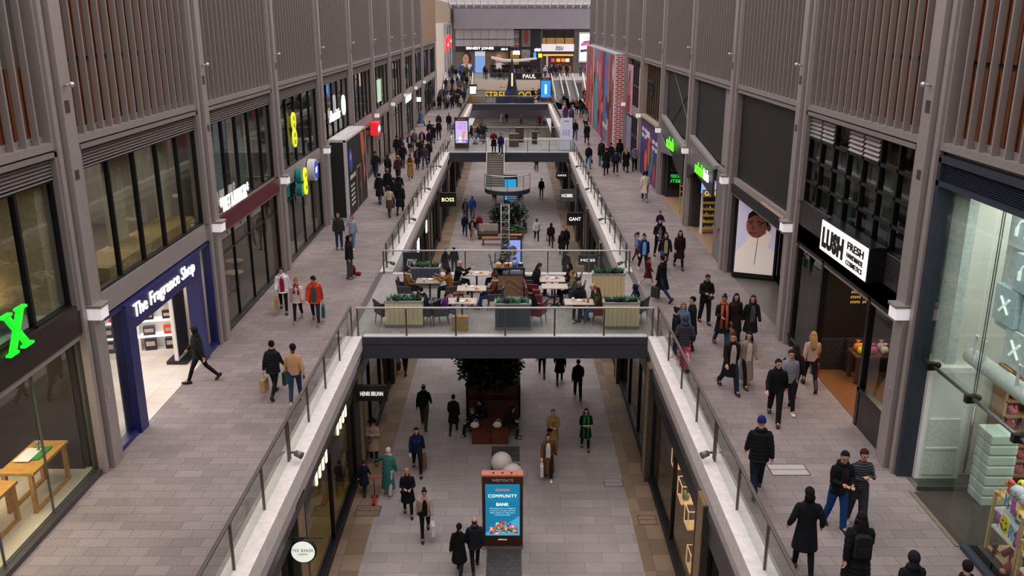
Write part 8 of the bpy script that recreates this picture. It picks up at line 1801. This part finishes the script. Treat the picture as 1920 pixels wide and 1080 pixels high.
up_(1693, 1195, 0, 'walk', ('jacket', '141417'), ('slim', '151518'), ('hood', '1a1a1e'), 'top of a dark hooded head at the frame bottom, left one', s=1.0)
up_(1790, 1215, 5, 'walk', ('jacket', '141417'), ('slim', '151518'), ('short', 'black'), 'top of a black-haired head at the frame bottom, right one', s=1.0)
up_(1208, 377, 8, 'walk', ('coat', 'd0c3b0'), ('straight', '474c5a'), ('curly', 'black'), 'woman in cream coat with black curly hair walking away', s=1.05, shoes='c8c0b8')
up_(1103, 315, 178, 'walk', ('jacket', '161619'), ('straight', '4a7099'), ('short', 'brown'), 'man in black jacket and light jeans by the right balustrade', s=1.02, extra=(('bag', '3a2c1e', 'l', 'brown bag of the man in light jeans by the right rail'),))
up_(1127, 312, 5, 'walk', ('jacket', '1c1c20'), ('wide', '7a8494'), ('bob', 'brown'), 'person in black jacket and pale wide jeans, right group left edge', s=1.0)
up_(1136, 327, 5, 'walk2', ('longpuffer', '131316'), ('slim', '151518'), ('short', 'black'), 'tall person in long black puffer in the right group', s=1.08)
up_(1154, 328, 5, 'walk', ('jacket', '171b28'), ('slim', '151518'), ('short', 'black'), 'person in navy jacket with teal backpack in the right group', s=1.02, shoes='c8c8cc', extra=(('backpack', '1a2a34'),))
up_(1145, 312, 5, 'walk2', ('jacket', '17171b'), ('straight', '3a3034'), ('beanie', '1c1c22'), 'person in black beanie behind the teal backpack', s=1.0)
up_(1161, 306, 5, 'stand', ('hoodie', '131315'), ('slim', '141416'), ('hood', '1a1814'), 'hooded person in black against the red brick print', s=1.04)
up_(1173, 322, 5, 'walk', ('dress', '121214'), ('slim', '141416'), ('long', 'blond'), 'blonde woman in flared black coat, right group', s=1.02)
up_(1189, 320, 5, 'walk2', ('hoodie', '6e6c72'), ('straight', '151518'), ('short', 'brown'), 'man in grey hoodie and black trousers, right group edge', s=1.05)
up_(1127, 304, 5, 'stand', ('jacket', '1c1a1e'), ('slim', '18181c'), ('beanie', 'd0286e'), 'person in bright pink bobble hat, right walkway', s=.98)
up_(1100, 269, 0, 'walk', ('coat', '141417'), ('slim', '151a24'), ('short', 'brown'), 'man in black coat walking away below the mural', s=1.06)
up_(1078, 262, 180, 'walk', ('jacket', '1a1b22'), ('straight', '3a5878'), ('short', 'brown'), 'man in dark jacket and jeans by the white map panel', s=1.06)
# ---- far crowds on both walkways and the plaza
fr = random.Random(21)
cnm = {'1a1a1d': 'black', '20263a': 'navy', '4a4a50': 'grey', '6a4a34': 'brown', '7a1c26': 'red', '3a4a34': 'green', 'a89a8c': 'beige', '2a5a9a': 'blue', 'c8c4c8': 'white', '5a2a5e': 'purple'}
bnm = {'17171a': 'black trousers', '2a4468': 'jeans', '5a5450': 'grey trousers'}
hnm = {'short': 'short hair', 'long': 'long hair', 'hood': 'hood up', 'beanie': 'a beanie', 'bob': 'bobbed hair'}
used = set(); tl = list(cnm); bl = list(bnm); hl = list(hnm)
def crowd(n, x0, x1, y0, y1, z, where, pts=None):
    done = []
    tries = 0
    while len(done) < n and tries < 4000:
        tries += 1; x, y = fr.uniform(x0, x1), fr.uniform(y0, y1)
        if any(abs(x - a) < .55 and abs(y - b) < .9 for a, b in done): continue
        c = fr.choice(tl[:4] + tl + ['1a1a1d'] * 4); b = fr.choice(bl); h = fr.choice(hl); d = fr.choice(['towards', 'away'])
        key = (c, b, h, d, where)
        if key in used: continue
        used.add(key); done.append((x, y)); kd = fr.choice(['jacket', 'jacket', 'coat', 'puffer', 'hoodie'])
        zz_ = z(y) if callable(z) else z
        person(x, y, zz_, (180 if d == 'towards' else 0) + fr.uniform(-12, 12), fr.choice(['walk', 'walk2', 'walk', 'stand']), (kd, c), ('slim' if b[0] == '1' else 'straight', b), (h, fr.choice(['black', 'brown', 'dark', 'fair']) if h not in ('hood', 'beanie') else c),
               'figure in %s top, %s, %s, facing %s, %s' % (cnm[c], bnm[b], hnm[h], {'towards': 'us', 'away': 'away'}[d], where), s=fr.uniform(.95, 1.06), skin=fr.choice('llmpd'), group='people %s' % where)
stz = lambda y: max(0, min(12, math.ceil((y - 119) / .483))) * PZ / 12
crowd(22, -9.0, -5.9, 104, 117.5, 0, 'left of the far bridge')
crowd(11, -9.0, -5.9, 119.3, 124.5, stz, 'on the far left stairs')
crowd(16, -9.0, -5.4, 125.6, 138, PZ, 'on the plaza, left')
crowd(14, 5.3, 7.6, 84, 108, 0, 'beside the mural box')
crowd(9, 8.7, 11.5, 109, 118, 0, 'below the right stairs')
crowd(20, 4.6, 12.2, 127, 139, PZ, 'on the plaza, right')
crowd(14, -4.8, 4.2, 126, 130, PZ, 'round the plaza kiosk')
crowd(4, 2.6, 4.3, 113.2, 115.2, 0, 'on the farthest bridge')
